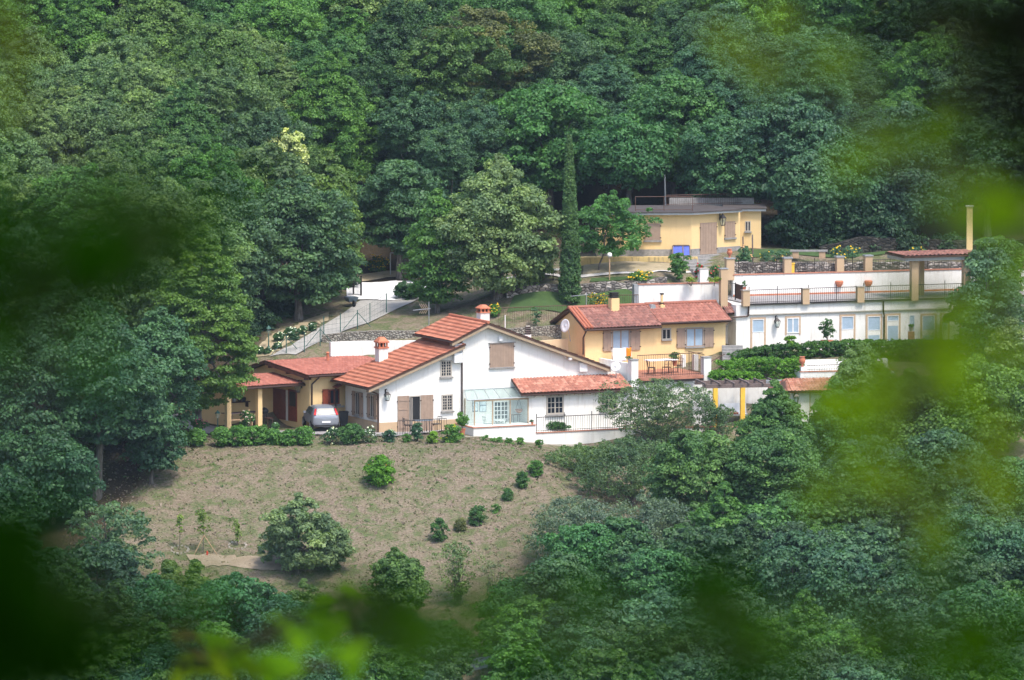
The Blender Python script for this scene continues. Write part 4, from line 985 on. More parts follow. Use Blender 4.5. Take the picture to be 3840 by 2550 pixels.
# tall pergola over the deck
t = thing('deck_pergola', 'tall tan columns carrying a small red tiled roof on the deck', 'pergola', *emp(FW))
pz = FW.f(c5(1030, 668), -.2)[1]; pz2 = FW.f(c5(960, 612), -.5)[1]
for a in (0, 3.6): m = MB(); m.box(pc[0] + a, pc[1] + a, -.38, .02, dk - .12, pz); m.build('column', 'tan', t)
vb = 1.9; m = MB(); q0_ = FW.f(c5(1078, 720), vb)[0]
for a in (0, 3.0): m = MB(); m.box(q0_ + a, q0_ + a + .3, vb - .15, vb + .15, dk + .013, pz); m.build('column', 'tan', t)
m = MB(); m.box(pc[0] - .55, pc[1] + 4.0, -.6, vb + .4, pz + .002, pz + .2); m.build('beam', 'galv', t)
roof('roof', V3(pc[0] - .75, vb + .3, pz + .38), V3(pc[1] + 4.2, vb + .3, pz + .38), V3(pc[0] - .75, -.8, pz + .33), V3(pc[1] + 4.2, -.8, pz + .33), 'tile_old', t, .30, .06, .4, .02, seed=31)
# retaining wall behind the deck
FR = Fr(2750, 1080, 418.0, 17)
RW = thing('retaining_wall', 'tall white retaining wall behind the roof deck with terracotta pots hung on it', 'wall', *emp(FR))
z0 = FR.f(c6(1700, 1000))[1]; ue = FR.f((3900, 1000))[0]
zb_ = FR.f(c5(500, 748))[1]; 
m = MB(); m.add([(0, 0, -3), (ue, 0, -3), (ue, .35, -3), (0, .35, -3), (0, 0, z0), (ue, 0, z0), (ue, .35, z0), (0, .35, z0)], [(0, 1, 5, 4), (2, 3, 7, 6), (4, 5, 6, 7), (0, 4, 7, 3), (1, 2, 6, 5)]); m.build('wall', 'white', RW)
m = MB(); m.box(-.03, ue, -.05, .40, z0 + .001, z0 + .06); m.build('coping', 'copingred', RW)
m = MB(); zl = FR.f(c5(500, 948))[1]; m.box(0, ue, -.02, -.002, zl - .12, zl); m.build('skirting', 'terracotta', RW)
for i, (a, b2, y0, y1, cf, la) in enumerate(((2190, 2260, 835, 975, c6, 'capped tan post on the white retaining wall, second from the left beside the yellow box'), (325, 390, 640, 765, c5, 'capped tan post on the retaining wall, left of the rose clump'), (582, 646, 630, 755, c5, 'capped tan post on the retaining wall, right of the rose clump'), (1622, 1700, 840, 1000, c6, 'tan post carrying the terracotta urn at the left end of the retaining wall'))):
    p0 = FR.f(cf(a, (y0 + y1) / 2), .18)[0]; p1 = FR.f(cf(b2, (y0 + y1) / 2), .18)[0]; zt_ = FR.f(cf((a + b2) / 2, y0), .0)[1]; hw = (p1 - p0) / 2
    t = thing('wall_post', la, 'post', FR.wor(((p0 + p1) / 2, .18, z0)), FR.a, 'tan posts of the retaining wall')
    m = MB(); m.box(-hw, hw, -.2, .2, -.3 if i == 3 else .061, zt_ - z0); m.build('shaft', 'tan', t)
    m = MB(); m.box(-hw - .05, hw + .05, -.25, .25, zt_ - z0 + .001, zt_ - z0 + .08); m.build('cap', 'galv', t)
    if i == 3: URN = FR.wor(((p0 + p1) / 2, .18, zt_ + .08)); UZ = zt_
rt2 = z0 + .75
railing('railing', 'thin dark railing on the white retaining wall before the dry stone wall', (.45, .3), (ue - 6, .3), z0 + .06, rt2, FR, .16, mid=16)
for cx, cy_, la in ((355, 878, 'left terracotta pot hung on the white retaining wall'), (620, 876, 'right terracotta pot hung on the white retaining wall')):
    u_, w_ = FR.f(c5(cx, cy_), -.15); m = MB(); m.lathe((0, 0, 0), [(.10, -.22), (.24, -.02), (.27, .14), (.22, .2)], 14); o = m.build('hanging_pot', 'terracotta'); o.location = FR.wor((u_, -.14, w_)); tag(o, la, 'pot', 'pots on the retaining wall')
u_ = FR.f(c6(2275, 930), .18)[0]; t = thing('box', 'bright yellow box beside a tan post on the retaining wall', 'box', FR.wor((u_, .25, z0 + .06)), FR.a)
m = MB(); m.box(-.14, .14, -.1, .1, 0, .55); m.build('case', 'paint_yellow', t); m = MB(); m.box(-.17, .17, -.13, .13, .551, .62); m.build('lid', 'paint_yellow', t)
def urn(label, loc, h, mat='terracotta', name='urn', cat='urn'):
    m = MB(); m.lathe((0, 0, 0), [(.16, 0), (.16, .05), (.08, .1), (.12, .2), (.30, .45), (.34, .65), (.26, .8), (.20, .86), (.28, .95), (.30, 1.0), (.22, 1.0)], 16)
    m.v = [(a * h, b * h, c * h) for a, b, c in m.v]; o = m.build(name, mat, None, smooth=True); o.location = loc; return tag(o, label, cat)
urn('tall terracotta urn standing on the tan post at the end of the retaining wall', URN, (FR.f(c6(1662, 755))[1] - UZ))
# dry stone wall and white block of the garden
def wall_strip(name, label, pts, h0, h1, th, mat, cat='wall', coping=None, batter=0.0, rough=0.0, group=None):
    """wall following world (x, y, z_top) points, h1 below its top; z from the points"""
    t = thing(name, label, cat, pts[0], 0, group); m = MB(); rg = random.Random(len(pts) + int(abs(pts[0][0]) * 10)); o = Vector(pts[0])
    pp = []
    for i in range(len(pts) - 1):
        a, b_ = Vector(pts[i]), Vector(pts[i + 1]); n = max(1, int((b_ - a).length / (0.4 if rough else 3)))
        for k in range(n): pp.append(a + (b_ - a) * k / n)
    pp.append(Vector(pts[-1]))
    verts = []; faces = []
    for i, p in enumerate(pp):
        d = (pp[min(i + 1, len(pp) - 1)] - pp[max(0, i - 1)]); d.z = 0; d.normalize(); nrm = Vector((-d.y, d.x, 0)); p = p - o
        j = rg.uniform(-rough, rough)
        verts += [tuple(p + nrm * -th / 2 + Vector((0, 0, -h1))), tuple(p + nrm * -th / 2 + Vector((0, 0, j))), tuple(p + nrm * th / 2 + Vector((0, 0, j))), tuple(p + nrm * th / 2 + Vector((0, 0, -h1)))]
    for i in range(len(pp) - 1):
        a = i * 4; faces += [(a, a + 4, a + 5, a + 1), (a + 1, a + 5, a + 6, a + 2), (a + 2, a + 6, a + 7, a + 3)]
    e = (len(pp) - 1) * 4; faces += [(0, 1, 2, 3), (e + 3, e + 2, e + 1, e)]
    m.add(verts, faces); m.build('wall', mat, t)
    if coping:
        c = MB()
        for i in range(len(pts) - 1):
            a, b_ = Vector(pts[i]) - o, Vector(pts[i + 1]) - o; d = (b_ - a).normalized(); nrm = Vector((-d.y, d.x, 0)).normalized() * (th / 2 + .05)
            c.slab([a - nrm + Vector((0, 0, .002)), b_ - nrm + Vector((0, 0, .002)), b_ + nrm + Vector((0, 0, .002)), a + nrm + Vector((0, 0, .002))], (0, 0, .05))
        c.build('coping', coping, t)
    return t
wall_strip('dry_stone_wall', 'dry stone wall running behind the railing above the white retaining wall', [P(*c6(1705, 868), 419.3), P(*c6(2300, 880), 419.8), P(*c5(500, 683), 421.5), P(*c5(1320, 680), 423.5), P(3900, 982, 425)], 0, 1.1, .5, 'drystone', rough=.05)
wall_strip('dry_stone_wall', 'dark high dry stone wall at the foot of the wood behind the yellow roses', [P(*c5(180, 545), 424.5), P(*c5(460, 480), 425), P(*c5(560, 455), 425.3), P(*c5(1300, 480), 427.5), P(3900, 900, 428.5)], 0, 2.4, .6, 'shadestone', rough=.05)
wall_strip('dry_stone_wall', 'dry stone garden wall passing behind the cypress', [P(1900, 1070, 415.3), P(2080, 1066, 415.4), P(2200, 1065, 415.4), P(2300, 1052, 415.6), P(2345, 1060, 415.7), P(2392, 1060, 415.5)], 0, 1.0, .5, 'drystone', rough=.06)
wall_strip('dry_stone_wall', 'low lichened stone edging beside the young tree in the garden', [P(*c6(640, 1062), 415.9), P(*c6(900, 1036), 416.4), P(*c6(1035, 1020), 416.8)], 0, .5, .4, 'drystone', rough=.05)
# white block left of the deck
FB2 = Fr(2395, 1100, 412.6, 16)
t = thing('white_garden_wall', 'white garden wall with a square pillar above the tiled yellow house roof', 'wall', *emp(FB2))
z0b = FB2.f(c6(1100, 1085))[1]; ue2 = FB2.f(c6(1572, 1080))[0]
m = MB(); m.box(0, ue2, 0, .4, -3, z0b); m.build('wall', 'white', t)
m = MB(); m.box(-.28, -.002, .0, .5, -3, z0b + .02); m.build('end_post', 'galv', t)
m = MB(); m.box(-.02, ue2, -.05, .3, z0b + .001, z0b + .05); m.build('coping', 'copingred', t)
p0, p1 = FB2.f(c6(1367, 1000), .1)[0], FB2.f(c6(1450, 1000), .1)[0]; zt_ = FB2.f(c6(1408, 938), .0)[1]
m = MB(); m.box(p0, p1, -.02, .5, z0b + .051, zt_); m.build('pillar', 'white', t); m = MB(); m.box(p0 - .03, p1 + .03, -.05, .53, zt_ + .001, zt_ + .05); m.build('pillar_cap', 'trim', t)
FP = Fr(*c6(1572, 1250), 413.0, 16)
t = thing('gate_post', 'tall tan post beside the dark gate of the roof deck', 'post', *emp(FP)); p1 = FP.f(c6(1640, 1100))[0]; zt_ = FP.f(c6(1605, 938))[1]
m = MB(); m.box(0, p1, -.1, .35, -1.5, zt_); m.build('shaft', 'tan', t); m = MB(); m.box(-.04, p1 + .04, -.14, .39, zt_ + .001, zt_ + .05); m.build('cap', 'galv', t)
g0_, g1_ = FP.f(c6(1650, 1150), .3), FP.f(c6(1712, 1150), .3)
railing('railing', 'short iron railing between the tall tan post and the dark gate', (g0_[0], .3), (g1_[0], .3), FP.f(c6(1680, 1222), .3)[1], FP.f(c6(1680, 1080), .3)[1], FP, .11)
t = thing('gate', 'dark slatted gate standing open at the left end of the roof deck', 'gate', *emp(FP))
a_, b_ = FP.f(c6(1718, 1160), .3), FP.f(c6(1785, 1160), -.8)
m = MB(); zt0 = FP.f(c6(1718, 1085), .3)[1]; zb0 = FP.f(c6(1718, 1225), .3)[1]
for k in range(5):
    z = zb0 + (zt0 - zb0) * (k + .1) / 5; m.slab([(a_[0], .3, z), (b_[0], -.8, z - .04), (b_[0], -.8, z + .16), (a_[0], .3, z + .2)], (.03, .02, 0))
m.build('leaf', 'darkwood', t); m = MB(); m.tube((a_[0], .3, zb0 - .1), (a_[0], .3, zt0 + .1), .04); m.tube((b_[0], -.8, zb0 - .1), (b_[0], -.8, zt0 + .05), .04); m.build('upright', 'iron', t)
M['darkfelt'] = plain('dark_roof_felt', (.07, .058, .055), .9, var=.3)
# ================================================================ upper yellow cottage
FC = Fr(*c6(1290, 780), 422.0, 2)
C_ = thing('garden_cottage', 'long single-storey yellow cottage with a flat railed roof at the foot of the wood', 'house', *emp(FC))
zr = FC.f(c6(1290, 402))[1]; FC2 = Fr(*c6(1290, 780), 422.0, 38)
uA = FC.f(c6(380, 600))[0]; uB2 = FC2.f(c6(1765, 600))[0]
def c2w(u, v): p = FC2.wor((u, v, 0)); q = FC.loc(p); return (q.x, q.y)
cr_ = c2w(uB2, 0); bk = c2w(uB2, 4.0)
def prismxy(m, pts, z0, z1):
    n = len(pts); m.add([(x, y, z0) for x, y in pts] + [(x, y, z1) for x, y in pts], [tuple(range(n - 1, -1, -1)), tuple(range(n, 2 * n))] + [(i, (i + 1) % n, n + (i + 1) % n, n + i) for i in range(n)]); return m
m = prismxy(MB(), [(uA, 0), (0, 0), cr_, bk, (0, 5), (uA, 5)], -2, zr); m.build('wall', 'yellow', C_)
def grow(p, d): return (p[0] + d[0], p[1] + d[1])
m = prismxy(MB(), [(uA - .3, -.45), (.1, -.45), grow(cr_, (.1, -.45)), grow(bk, (.3, .3)), (0, 5.3), (uA - .3, 5.3)], zr + .001, zr + .12); m.build('roof_edge', 'galv', C_)
m = prismxy(MB(), [(uA - .35, -.5), (.1, -.5), grow(cr_, (.12, -.5)), grow(bk, (.35, .35)), (0, 5.4), (uA - .35, 5.4)], zr + .121, zr + .2); m.build('roof_deck', 'darkfelt', C_)
fz0 = FC.f(c6(900, 745))[1]; fz1 = FC.f(c6(900, 812))[1]
m = MB(); m.box(uA, -.001, -.03, -.001, fz1, fz0); m.build('plinth', 'greystone', C_)
mm = MB(lambda s_, d_, w_: (*c2w(s_, -d_), w_)); mm.box(0, uB2, .001, .03, fz1 - .4, fz0 + .02); mm.build('plinth', 'greystone', C_)
uF = FC.f(c6(200, 850), -.8)[0]; uG = FC.f(c6(1350, 850), -.8)[0]
m = MB(); m.box(uF, uG, -.8, -.032, -2.2, fz1 - .001); m.build('foundation', 'stained_yellow', C_)
x = FC.rect(c6, 828, 490, 984, 655); shutter(C_, front(0), *x, planks=6, label='closed shutters of the left cottage window'); m = MB(front(0)); m.box(x[0] - .06, x[1] + .08, .003, .12, x[2] - .12, x[2] - .003); m.build('sill', 'greystone', C_)
TC = lambda s_, d_, w_: (*c2w(s_, -d_), w_)
x = FC2.rect(c6, 1370, 482, 1533, 790); shutter(C_, TC, *x, planks=6, name='door', label='closed taupe plank door')
x = FC2.rect(c6, 1612, 470, 1714, 628); shutter(C_, TC, *x, planks=4, label='closed shutters of the right cottage window'); m = MB(TC); m.box(x[0] - .04, x[1] + .06, .003, .12, x[2] - .12, x[2] - .003); m.build('sill', 'greystone', C_)
ll = FC2.f(c6(1565, 430)); lantern(emp(FC2), front(0), ll[0], ll[1], 'dark wall lantern between the door and right window of the upper cottage', .75)
# recessed annex
FX = Fr(*c6(1768, 690), 425.4, 0)
t = thing('cottage_annex', 'small recessed yellow annex with one dark window beside the upper cottage', 'building', *emp(FX))
ux = FX.f(c6(1970, 500))[0]; zx = FX.f(c6(1870, 368))[1]
m = MB(); m.box(-1.0, ux, 0, 3, -2, zx); m.build('wall', 'yellow', t); m = MB(); m.box(-1.1, ux + .3, -.3, 3.2, zx + .001, zx + .13); m.build('roof_edge', 'galv', t); m = MB(); m.box(-1.1, ux + .35, -.35, 3.3, zx + .131, zx + .22); m.build('roof_deck', 'darkfelt', t)
x = FX.rect(c6, 1815, 468, 1868, 568); window(t, front(0), *x, frame='trim', nx=2, ny=3, fw=.05, label='small dark barred window', barmat='iron')
rl0 = FC.f(c6(1040, 350), 3.0)
railing('railing', 'rusty railing round the flat roof of the upper cottage', (FC.f(c6(740, 345), .1)[0], .2), (FC.f(c6(1300, 345), .1)[0], .2), zr + .2, FC.f(c6(1290, 228), .2)[1], FC, 1.6, 'rust')
railing('railing', 'rusty rear railing behind the flat roof of the upper cottage', (FC.f(c6(1040, 345), 4.8)[0], 4.8), (FC.f(c6(1900, 345), 4.8)[0], 6.5), zr + .2, FC.f(c6(1290, 215), 4.8)[1], FC, .13, 'rust')
m = MB(); t = thing('low_wall', 'pale low wall at the back edge of the cottage roof', 'wall', *emp(FC)); z_ = FC.f(c6(1300, 240), 6.4)[1]; m.box(FC.f(c6(1070, 250), 6.4)[0], FC.f(c6(1900, 250), 6.4)[0], 6.3, 6.5, -1, z_); m.build('wall', 'greystone', t)
# steps up to the cottage
ST = thing('stone_steps', 'broad grey stone steps climbing to the taupe cottage door', 'steps', *emp(FC2))
s0 = FC2.f(c6(1352, 880), -2.2)[0]; s1 = FC2.f(c6(1600, 850), -1.0)[0]; zt_ = FC2.f(c6(1450, 792))[1] - .02
m = MB()
for k in range(7):
    m.box(s0 - .05 * k, s1 + .9 - .05 * k, -.45 - .38 * k, -.002 - .38 * k, -2.6, zt_ - .17 * k)
m.build('steps', 'greystone', ST)
# cellar hatch with blue tarpaulin
u0_, u1_, w0_, w1_ = FC.rect(c6, 1103, 715, 1268, 800, -.45)
t = thing('cold_frame', 'wooden cold frame covered by blue plastic against the cottage plinth', 'cold frame', FC.wor((0, 0, 0)), FC.a)
m = MB(); m.slab([(u0_, -.62, w0_), (u1_, -.62, w0_), (u1_ - .0, -.15, w1_), (u0_ + .08, -.15, w1_)], (0, .03, .02)); m.build('blue_cover', 'blue', t)
m = MB()
for a in (u0_ - .02, (u0_ + u1_) / 2 + .1, u1_): m.slab([(a, -.66, w0_ - .02), (a + .07, -.66, w0_ - .02), (a + .07, -.19, w1_ + .02), (a, -.19, w1_ + .02)], (0, .02, .015))
m.box(u0_, u1_, -.68, -.6, w0_ - .05, w0_); m.box(u0_ + .05, u1_, -.2, -.12, w1_ + .01, w1_ + .07); m.build('frame', 'greywood', t)
# ================================================================ pergola court and tiled hut on the right
FG = Fr(2675, 1590, 401.0, 10)
PG = thing('pergola', 'open pergola with brown beams on bright yellow posts', 'pergola', *emp(FG))
bz = FG.f(c4(600, 1040))[1]; be = FG.f(c4(860, 1055))[0]; bl_ = FG.f(c4(350, 1030), 0)[0]
m = MB(); m.box(bl_, be + 1.2, -.15, .05, bz - .1, bz + .12); m.box(bl_, be + 1.2, 2.2, 2.4, bz - .1, bz + .12)
m.build('beam', 'greywood', PG)
m = MB()
for k in range(6): m.box(bl_ + .1 + k * .9, bl_ + .2 + k * .9, -.3, 2.6, bz + .121, bz + .22)
m.build('rafter', 'greywood', PG)
for a, b2, vv in ((455, 498, -.05), (722, 765, -.05), (1345, 1350, 0)):
    if a > 1000: continue
    p0, p1 = FG.f(c4(a, 1200), vv)[0], FG.f(c4(b2, 1200), vv)[0]; m = MB(); m.box(p0, p1, vv - .14, vv + .14, -.3, bz - .101); m.build('post', 'paint_yellow', PG)
t = thing('court_wall', 'grey white rendered wall behind the yellow pergola posts', 'wall', *emp(FG))
m = MB(); m.box(bl_ + .1, be + 2.8, 3.2, 3.5, -.8, FG.f(c4(900, 1000), 3.2)[1]); m.build('wall', 'white', t); m = MB(); m.box(bl_ + .1, be + 2.8, 3.15, 3.55, FG.f(c4(900, 1000), 3.2)[1] + .001, FG.f(c4(900, 1000), 3.2)[1] + .1); m.build('coping', 'galv', t)
FQ = Fr(2440, 1640, 401.0, 5)
t = thing('court_front_wall', 'white retaining wall glimpsed through the leaves in front of the pergola court', 'wall', *emp(FQ))
q1_ = FQ.f((3230, 1640))[0]; m = MB(); m.box(0, q1_, 0, .3, -3, FQ.f((2700, 1603))[1]); m.build('wall', 'white', t); m = MB(); m.box(-.05, q1_ + .05, -.05, .35, FQ.f((2700, 1603))[1] + .001, FQ.f((2700, 1603))[1] + .06); m.build('coping', 'copingred', t)
railing('railing', 'low red brown railing beneath the left end of the pergola', (FG.f(c4(385, 1350), .2)[0], .2), (FG.f(c4(462, 1350), .2)[0], .2), 0, FG.f(c4(420, 1330), .2)[1], FG, .12, 'redwood')
t = thing('garden_swing', 'faded garden seat with red cushion under the pergola', 'seat', FG.wor((FG.f(c4(680, 1290), 1.5)[0], 1.5, -.05)), FG.a)
m = MB(); m.box(-.7, .7, -.3, .3, .4, .5); m.build('seat', 'galv', t); m = MB(); m.slab([(-.7, .25, .5), (.7, .25, .5), (.7, .4, 1.1), (-.7, .4, 1.1)], (0, .06, 0)); m.build('backrest', 'galv', t); m = MB(); m.box(-.5, .1, -.28, .2, .501, .6); m.build('cushion', 'redwood', t)
for i in (-1, 1):
    for j in (-1, 1): m = MB(); m.tube((i * .62, j * .25, .4), (i * .66, j * .3, 0), .03, n=5); m.build('leg', 'galv', t)
FH = Fr(*c4(1218, 1350), 401.5, 12)
HT = thing('tiled_hut', 'small white hut with a salmon tiled roof and cream door behind the dark conifers', 'hut', *emp(FH))
hE = FH.f(c4(1240, 1092), -.45); hR = FH.f(c4(1560, 1085), -.45)
hv, hw_ = 2.4, hE[1] + .9
hw_ = FH.f(c4(1400, 963), 1.6)[1]
roof('roof', V3(hE[0] + 0.1, 1.6, hw_), V3(hE[0] + 4.6, 1.6, hw_), V3(hE[0] - .1, -.45, hE[1]), V3(hE[0] + 4.6, -.45, hE[1]), 'tile_lean', HT, .225, .05, .34, .02, seed=41)
roof('roof', V3(hE[0] + 0.1, 1.6, hw_), V3(hE[0] - .1, -.45, hE[1]), V3(hE[0] - 1.0, 1.9, hE[1] + .02), V3(hE[0] - .9, -.2, hE[1]), 'tile_lean', HT, .225, .04, .34, .02, seed=42, label='hipped left end')
m = MB(); m.box(0, 4.5, 0, 3, -1.5, hE[1] + .12); m.build('wall', 'white', HT)
x = FH.rect(c4, 1290, 1108, 1398, 1350); m = MB(front(0)); m.box(x[0], x[1], .003, .04, x[2], x[3]); d_ = m.build('door', 'white', HT)
m = MB(front(0)); m.box(x[0] - .06, x[0] - .001, .002, .05, x[2], x[3]); m.box(x[1] + .001, x[1] + .06, .002, .05, x[2], x[3]); m.box(x[0] - .06, x[1] + .06, .002, .05, x[3] + .001, x[3] + .06); m.build('door_frame', 'sandtrim', HT)
lantern(emp(FH), front(0), *FH.f(c4(1258, 1130)), 'dark wall lantern beside the cream door of the tiled hut', .6)
FT = Fr(*c4(1310, 960), 405.5, 12)
t = thing('stair_wall', 'white stepped terrace wall with railing above the salmon hut roof', 'wall', *emp(FT))
z1_ = FT.f(c4(1500, 900))[1]; z2_ = FT.f(c4(1500, 785), 1.6)[1]
m = MB(); m.box(0, 6, 0, 1.58, -3, z1_); m.box(FT.f(c4(1350, 850), 1.6)[0], 6, 1.6, 2, -3, z2_); m.build('wall', 'white', t)
m = MB(); m.box(-.03, 6, -.05, .2, z1_ + .001, z1_ + .06); m.build('coping', 'copingred', t)
m = MB(); m.box(FT.f(c4(1335, 870))[0] - .1, FT.f(c4(1378, 870))[0], -.0, .3, z1_ + .06, FT.f(c4(1350, 852))[1]); m.build('pier', 'white', t)
railing('railing', 'iron railing above the salmon tiled roof of the hut', (FT.f(c4(1380, 870))[0], .1), (5.5, .1), z1_ + .06, FT.f(c4(1500, 835))[1], FT, .16)
urn('terracotta amphora at the end of the hedge above the tiled hut', FT.wor((FT.f(c4(1335, 830))[0], .15, FT.f(c4(1350, 850))[1])), .62, name='urn')
# walls by the road
wall_strip('stone_wall', 'long grey rubble retaining wall along the road behind the houses', [P(*c2(20, 408), 409.8), P(*c2(300, 375), 410.0), P(*c2(640, 364), 410.4), P(*c2(960, 368), 410.8), P(1800, 1245, 410.6), P(1930, 1230, 410.6), P(2050, 1222, 410.8), P(2150, 1214, 411.0)], 0, 2.2, .4, 'stonewall')
wall_strip('white_yard_wall', 'white yard wall between the left chimney and the rubble wall', [P(*c2(97, 478), 407.8), P(*c2(430, 466), 408.6), P(*c2(980, 462), 409.6)], 0, 3.0, .3, 'white')
wall_strip('white_yard_wall', 'pale yard wall glimpsed between the gable roof and the yellow house', [P(1960, 1284, 409.2), P(2146, 1268, 410.0)], 0, 3.0, .3, 'peach')
# ================================================================ roads, lawn, paths
def L(cf, *pts): return [gxy(*cf(*p)) for p in pts]
drape('road', 'gravel', L(c1, (1060, 640), (1110, 618), (1290, 520), (1480, 400), (1620, 310), (1800, 200), (1900, 130), (1960, 80)), L(c1, (1330, 640), (1400, 590), (1580, 480), (1780, 388), (2040, 300), (2218, 215), (2400, 130), (2560, 50)), 50, 14, .06)
drape('gravel_yard', 'whitegravel', [gxy(1300, 1122), gxy(1350, 1130), gxy(1480, 1132), gxy(1640, 1110)], [gxy(1296, 1078), gxy(1350, 1066), gxy(1480, 1058), gxy(1660, 1052)], 24, 16, .10, edge=.1)
drape('road_verge', 'verge', L(c1, (900, 640), (1000, 500), (1130, 395), (1290, 345), (1460, 260), (1650, 190)), L(c1, (1100, 620), (1180, 560), (1300, 480), (1400, 420), (1500, 370), (1640, 270)), 40, 8, .05, edge=.08)
drape('bank_verge', 'verge', [gxy(1338, 1062), gxy(1450, 1046), gxy(1560, 1040)], [gxy(1338, 1035), gxy(1450, 1020), gxy(1560, 1020)], 20, 5, .08)
drape('lawn', 'lawn', [gxy(1900, 1180), gxy(2080, 1172), gxy(2360, 1165)], [gxy(1930, 1112), gxy(2080, 1100), gxy(2390, 1096)], 20, 8, .05)
drape('garden_lawn', 'lawn', [gxy(2210, 1062), gxy(2330, 1056), gxy(2480, 1050)], [gxy(2220, 1046), gxy(2330, 1042), gxy(2480, 1040)], 20, 5, .05)
drape('garden_path', 'path', [gxy(1880, 1056), gxy(2120, 1052), gxy(2200, 1046), gxy(2420, 1034), gxy(2620, 1026)], [gxy(1880, 1046), gxy(2120, 1040), gxy(2200, 1036), gxy(2420, 1028), gxy(2620, 1018)], 30, 4, .07)
drape('cottage_lawn', 'verge', [gxy(2185, 1036), gxy(2450, 1028), gxy(2620, 1016)], [gxy(2190, 990), gxy(2450, 988), gxy(2600, 990)], 20, 8, .04)
drape('upper_lawn', 'lawn', [gxy(2760, 975), gxy(3200, 972), gxy(3700, 965)], [gxy(2780, 940), gxy(3200, 935), gxy(3700, 930)], 20, 8, .05)
drape('meadow_track', 'paleearth', [gxy(720, 2125), gxy(850, 2135), gxy(990, 2140), gxy(1150, 2150)], [gxy(700, 2085), gxy(850, 2085), gxy(990, 2095), gxy(1150, 2120)], 24, 6, .05, edge=.12)
drape('lower_road', 'gravel', [gxy(1700, 2545, 350), gxy(1900, 2490, 350)], [gxy(1720, 2490, 350), gxy(1900, 2455, 350)], 16, 5, .08)
# ================================================================ car
def make_car():
    u, v = FB.g(c1(1630, 1330), .05)
    pos = FB.wor((u, v, 0)); pos.z = gz(pos.x, pos.y) + .1
    t = thing('parked_car', 'silver hatchback parked with its rear to the viewer beside the white house', 'car', pos, R(12))
    # x across, y forward (away), origin under the tail
    Lc = 3.95
    #  y, z_low, half widths at low / belt / roof, z belt, z roof
    st = [(0.0, .34, .66, .74, .70, .78, .82), (.07, .22, .76, .81, .74, .92, 1.00), (.20, .20, .80, .83, .66, .96, 1.22), (.42, .20, .82, .84, .60, .97, 1.42), (.9, .20, .83, .85, .60, .96, 1.49), (1.7, .20, .83, .85, .61, .94, 1.50), (2.35, .20, .83, .85, .60, .92, 1.40), (2.95, .20, .82, .83, .72, .90, .98), (3.5, .22, .79, .80, .70, .78, .84), (3.85, .26, .68, .72, .62, .62, .68), (3.95, .34, .58, .62, .55, .52, .56)]
    V = []; Fc = []
    for (y, zl, wl, wb, wr_, zb, zr_) in st:
        ring = [(-wl, zl), (-wb, (zl + zb) / 2), (-wb * .985, zb), (-wr_, zr_ - .05), (-wr_ * .75, zr_), (0, zr_ + .015), (wr_ * .75, zr_), (wr_, zr_ - .05), (wb * .985, zb), (wb, (zl + zb) / 2), (wl, zl)]
        V.append([(x, y, z) for x, z in ring])
    n = 11; pts = [p for r_ in V for p in r_]
    for i in range(len(st) - 1):
        for k in range(n): Fc.append((i * n + k, (i + 1) * n + k, (i + 1) * n + (k + 1) % n, i * n + (k + 1) % n))
    Fc += [tuple(range(n)), tuple(range((len(st)) * n - 1, (len(st) - 1) * n - 1, -1))]
    m = MB(); m.add(pts, Fc); body = m.build('body', 'silver', t, smooth=True)
    s = body.modifiers.new('s', 'SUBSURF'); s.levels = 1; s.render_levels = 1
    m = MB(); m.slab([(-.56, .10, .99), (.56, .10, .99), (.50, .36, 1.36), (-.50, .36, 1.36)], (0, -.035, .01)); m.build('rear_window', 'car_glass', t)
    for sx, nm in ((-1, 0), (1, 0)):
        for (ya, yb, yc, yd) in ((.5, 1.15, 1.12, .62), (1.22, 2.35, 2.05, 1.2)):
            m = MB(); m.slab([(sx * .835, ya, .98), (sx * .835, yb, .97), (sx * .66, yc, 1.36), (sx * .66, yd, 1.37)], (sx * .03, 0, .01)); m.build('side_window', 'car_glass', t)
        m = MB(); m.slab([(sx * .60, .06, 1.0), (sx * .74, .10, 1.0), (sx * .62, .34, 1.36), (sx * .55, .30, 1.36)], (sx * .02, -.04, 0)); m.build('tail_light', 'redlight', t)
        for y in (.62, 3.1):
            m = MB(lambda a, b, c: (c, a, b)); m.lathe((y, .31, sx * .80 - .10), [(.22, 0), (.31, .03), (.31, .17), (.22, .2)], 20); w_ = m.build('wheel', 'rubber', t)
            m = MB(lambda a, b, c: (c, a, b)); m.lathe((y, .31, sx * .80 + (-.105 if sx < 0 else .1)), [(.19, 0), (.19, .01)], 14); m.build('rim', 'galv', w_)
            
        m = MB(); m.box(sx * .86, sx * 1.0, 2.2, 2.32, .92, 1.05); m.build('wing_mirror', 'silver', t)
    m = MB(); m.box(-.26, .26, -.035, -.005, .52, .63); m.build('number_plate', 'metalwhite', t)
    m = MB(); m.box(-.68, .68, -.03, .02, .30, .40); m.build('bumper_trim', 'plastic_black', t)
    m = MB(); m.lathe((0, -.0, 0), [(.001, 0)], 3)
    m = MB(); m.box(-.05, .05, .02, .05, .84, .90); m.build('badge', 'galv', t)
    m = MB(); m.box(-.62, .62, .36, .40, 1.43, 1.46); m.build('spoiler', 'silver', t)
    return t
CAR = make_car()
p = FB.wor((*FB.g(c1(1800, 1300), 0), 0)); t = thing('wheelie_bin', 'black bin in the shade between the car and the white house', 'bin', (p.x, p.y + .2, ZB), .2)
m = MB(); m.add([(-.2, -.2, 0), (.2, -.2, 0), (.2, .2, 0), (-.2, .2, 0), (-.25, -.28, .8), (.25, -.28, .8), (.25, .28, .8), (-.25, .28, .8)], [(0, 1, 5, 4), (1, 2, 6, 5), (2, 3, 7, 6), (3, 0, 4, 7)]); m.build('body', 'plastic_black', t)
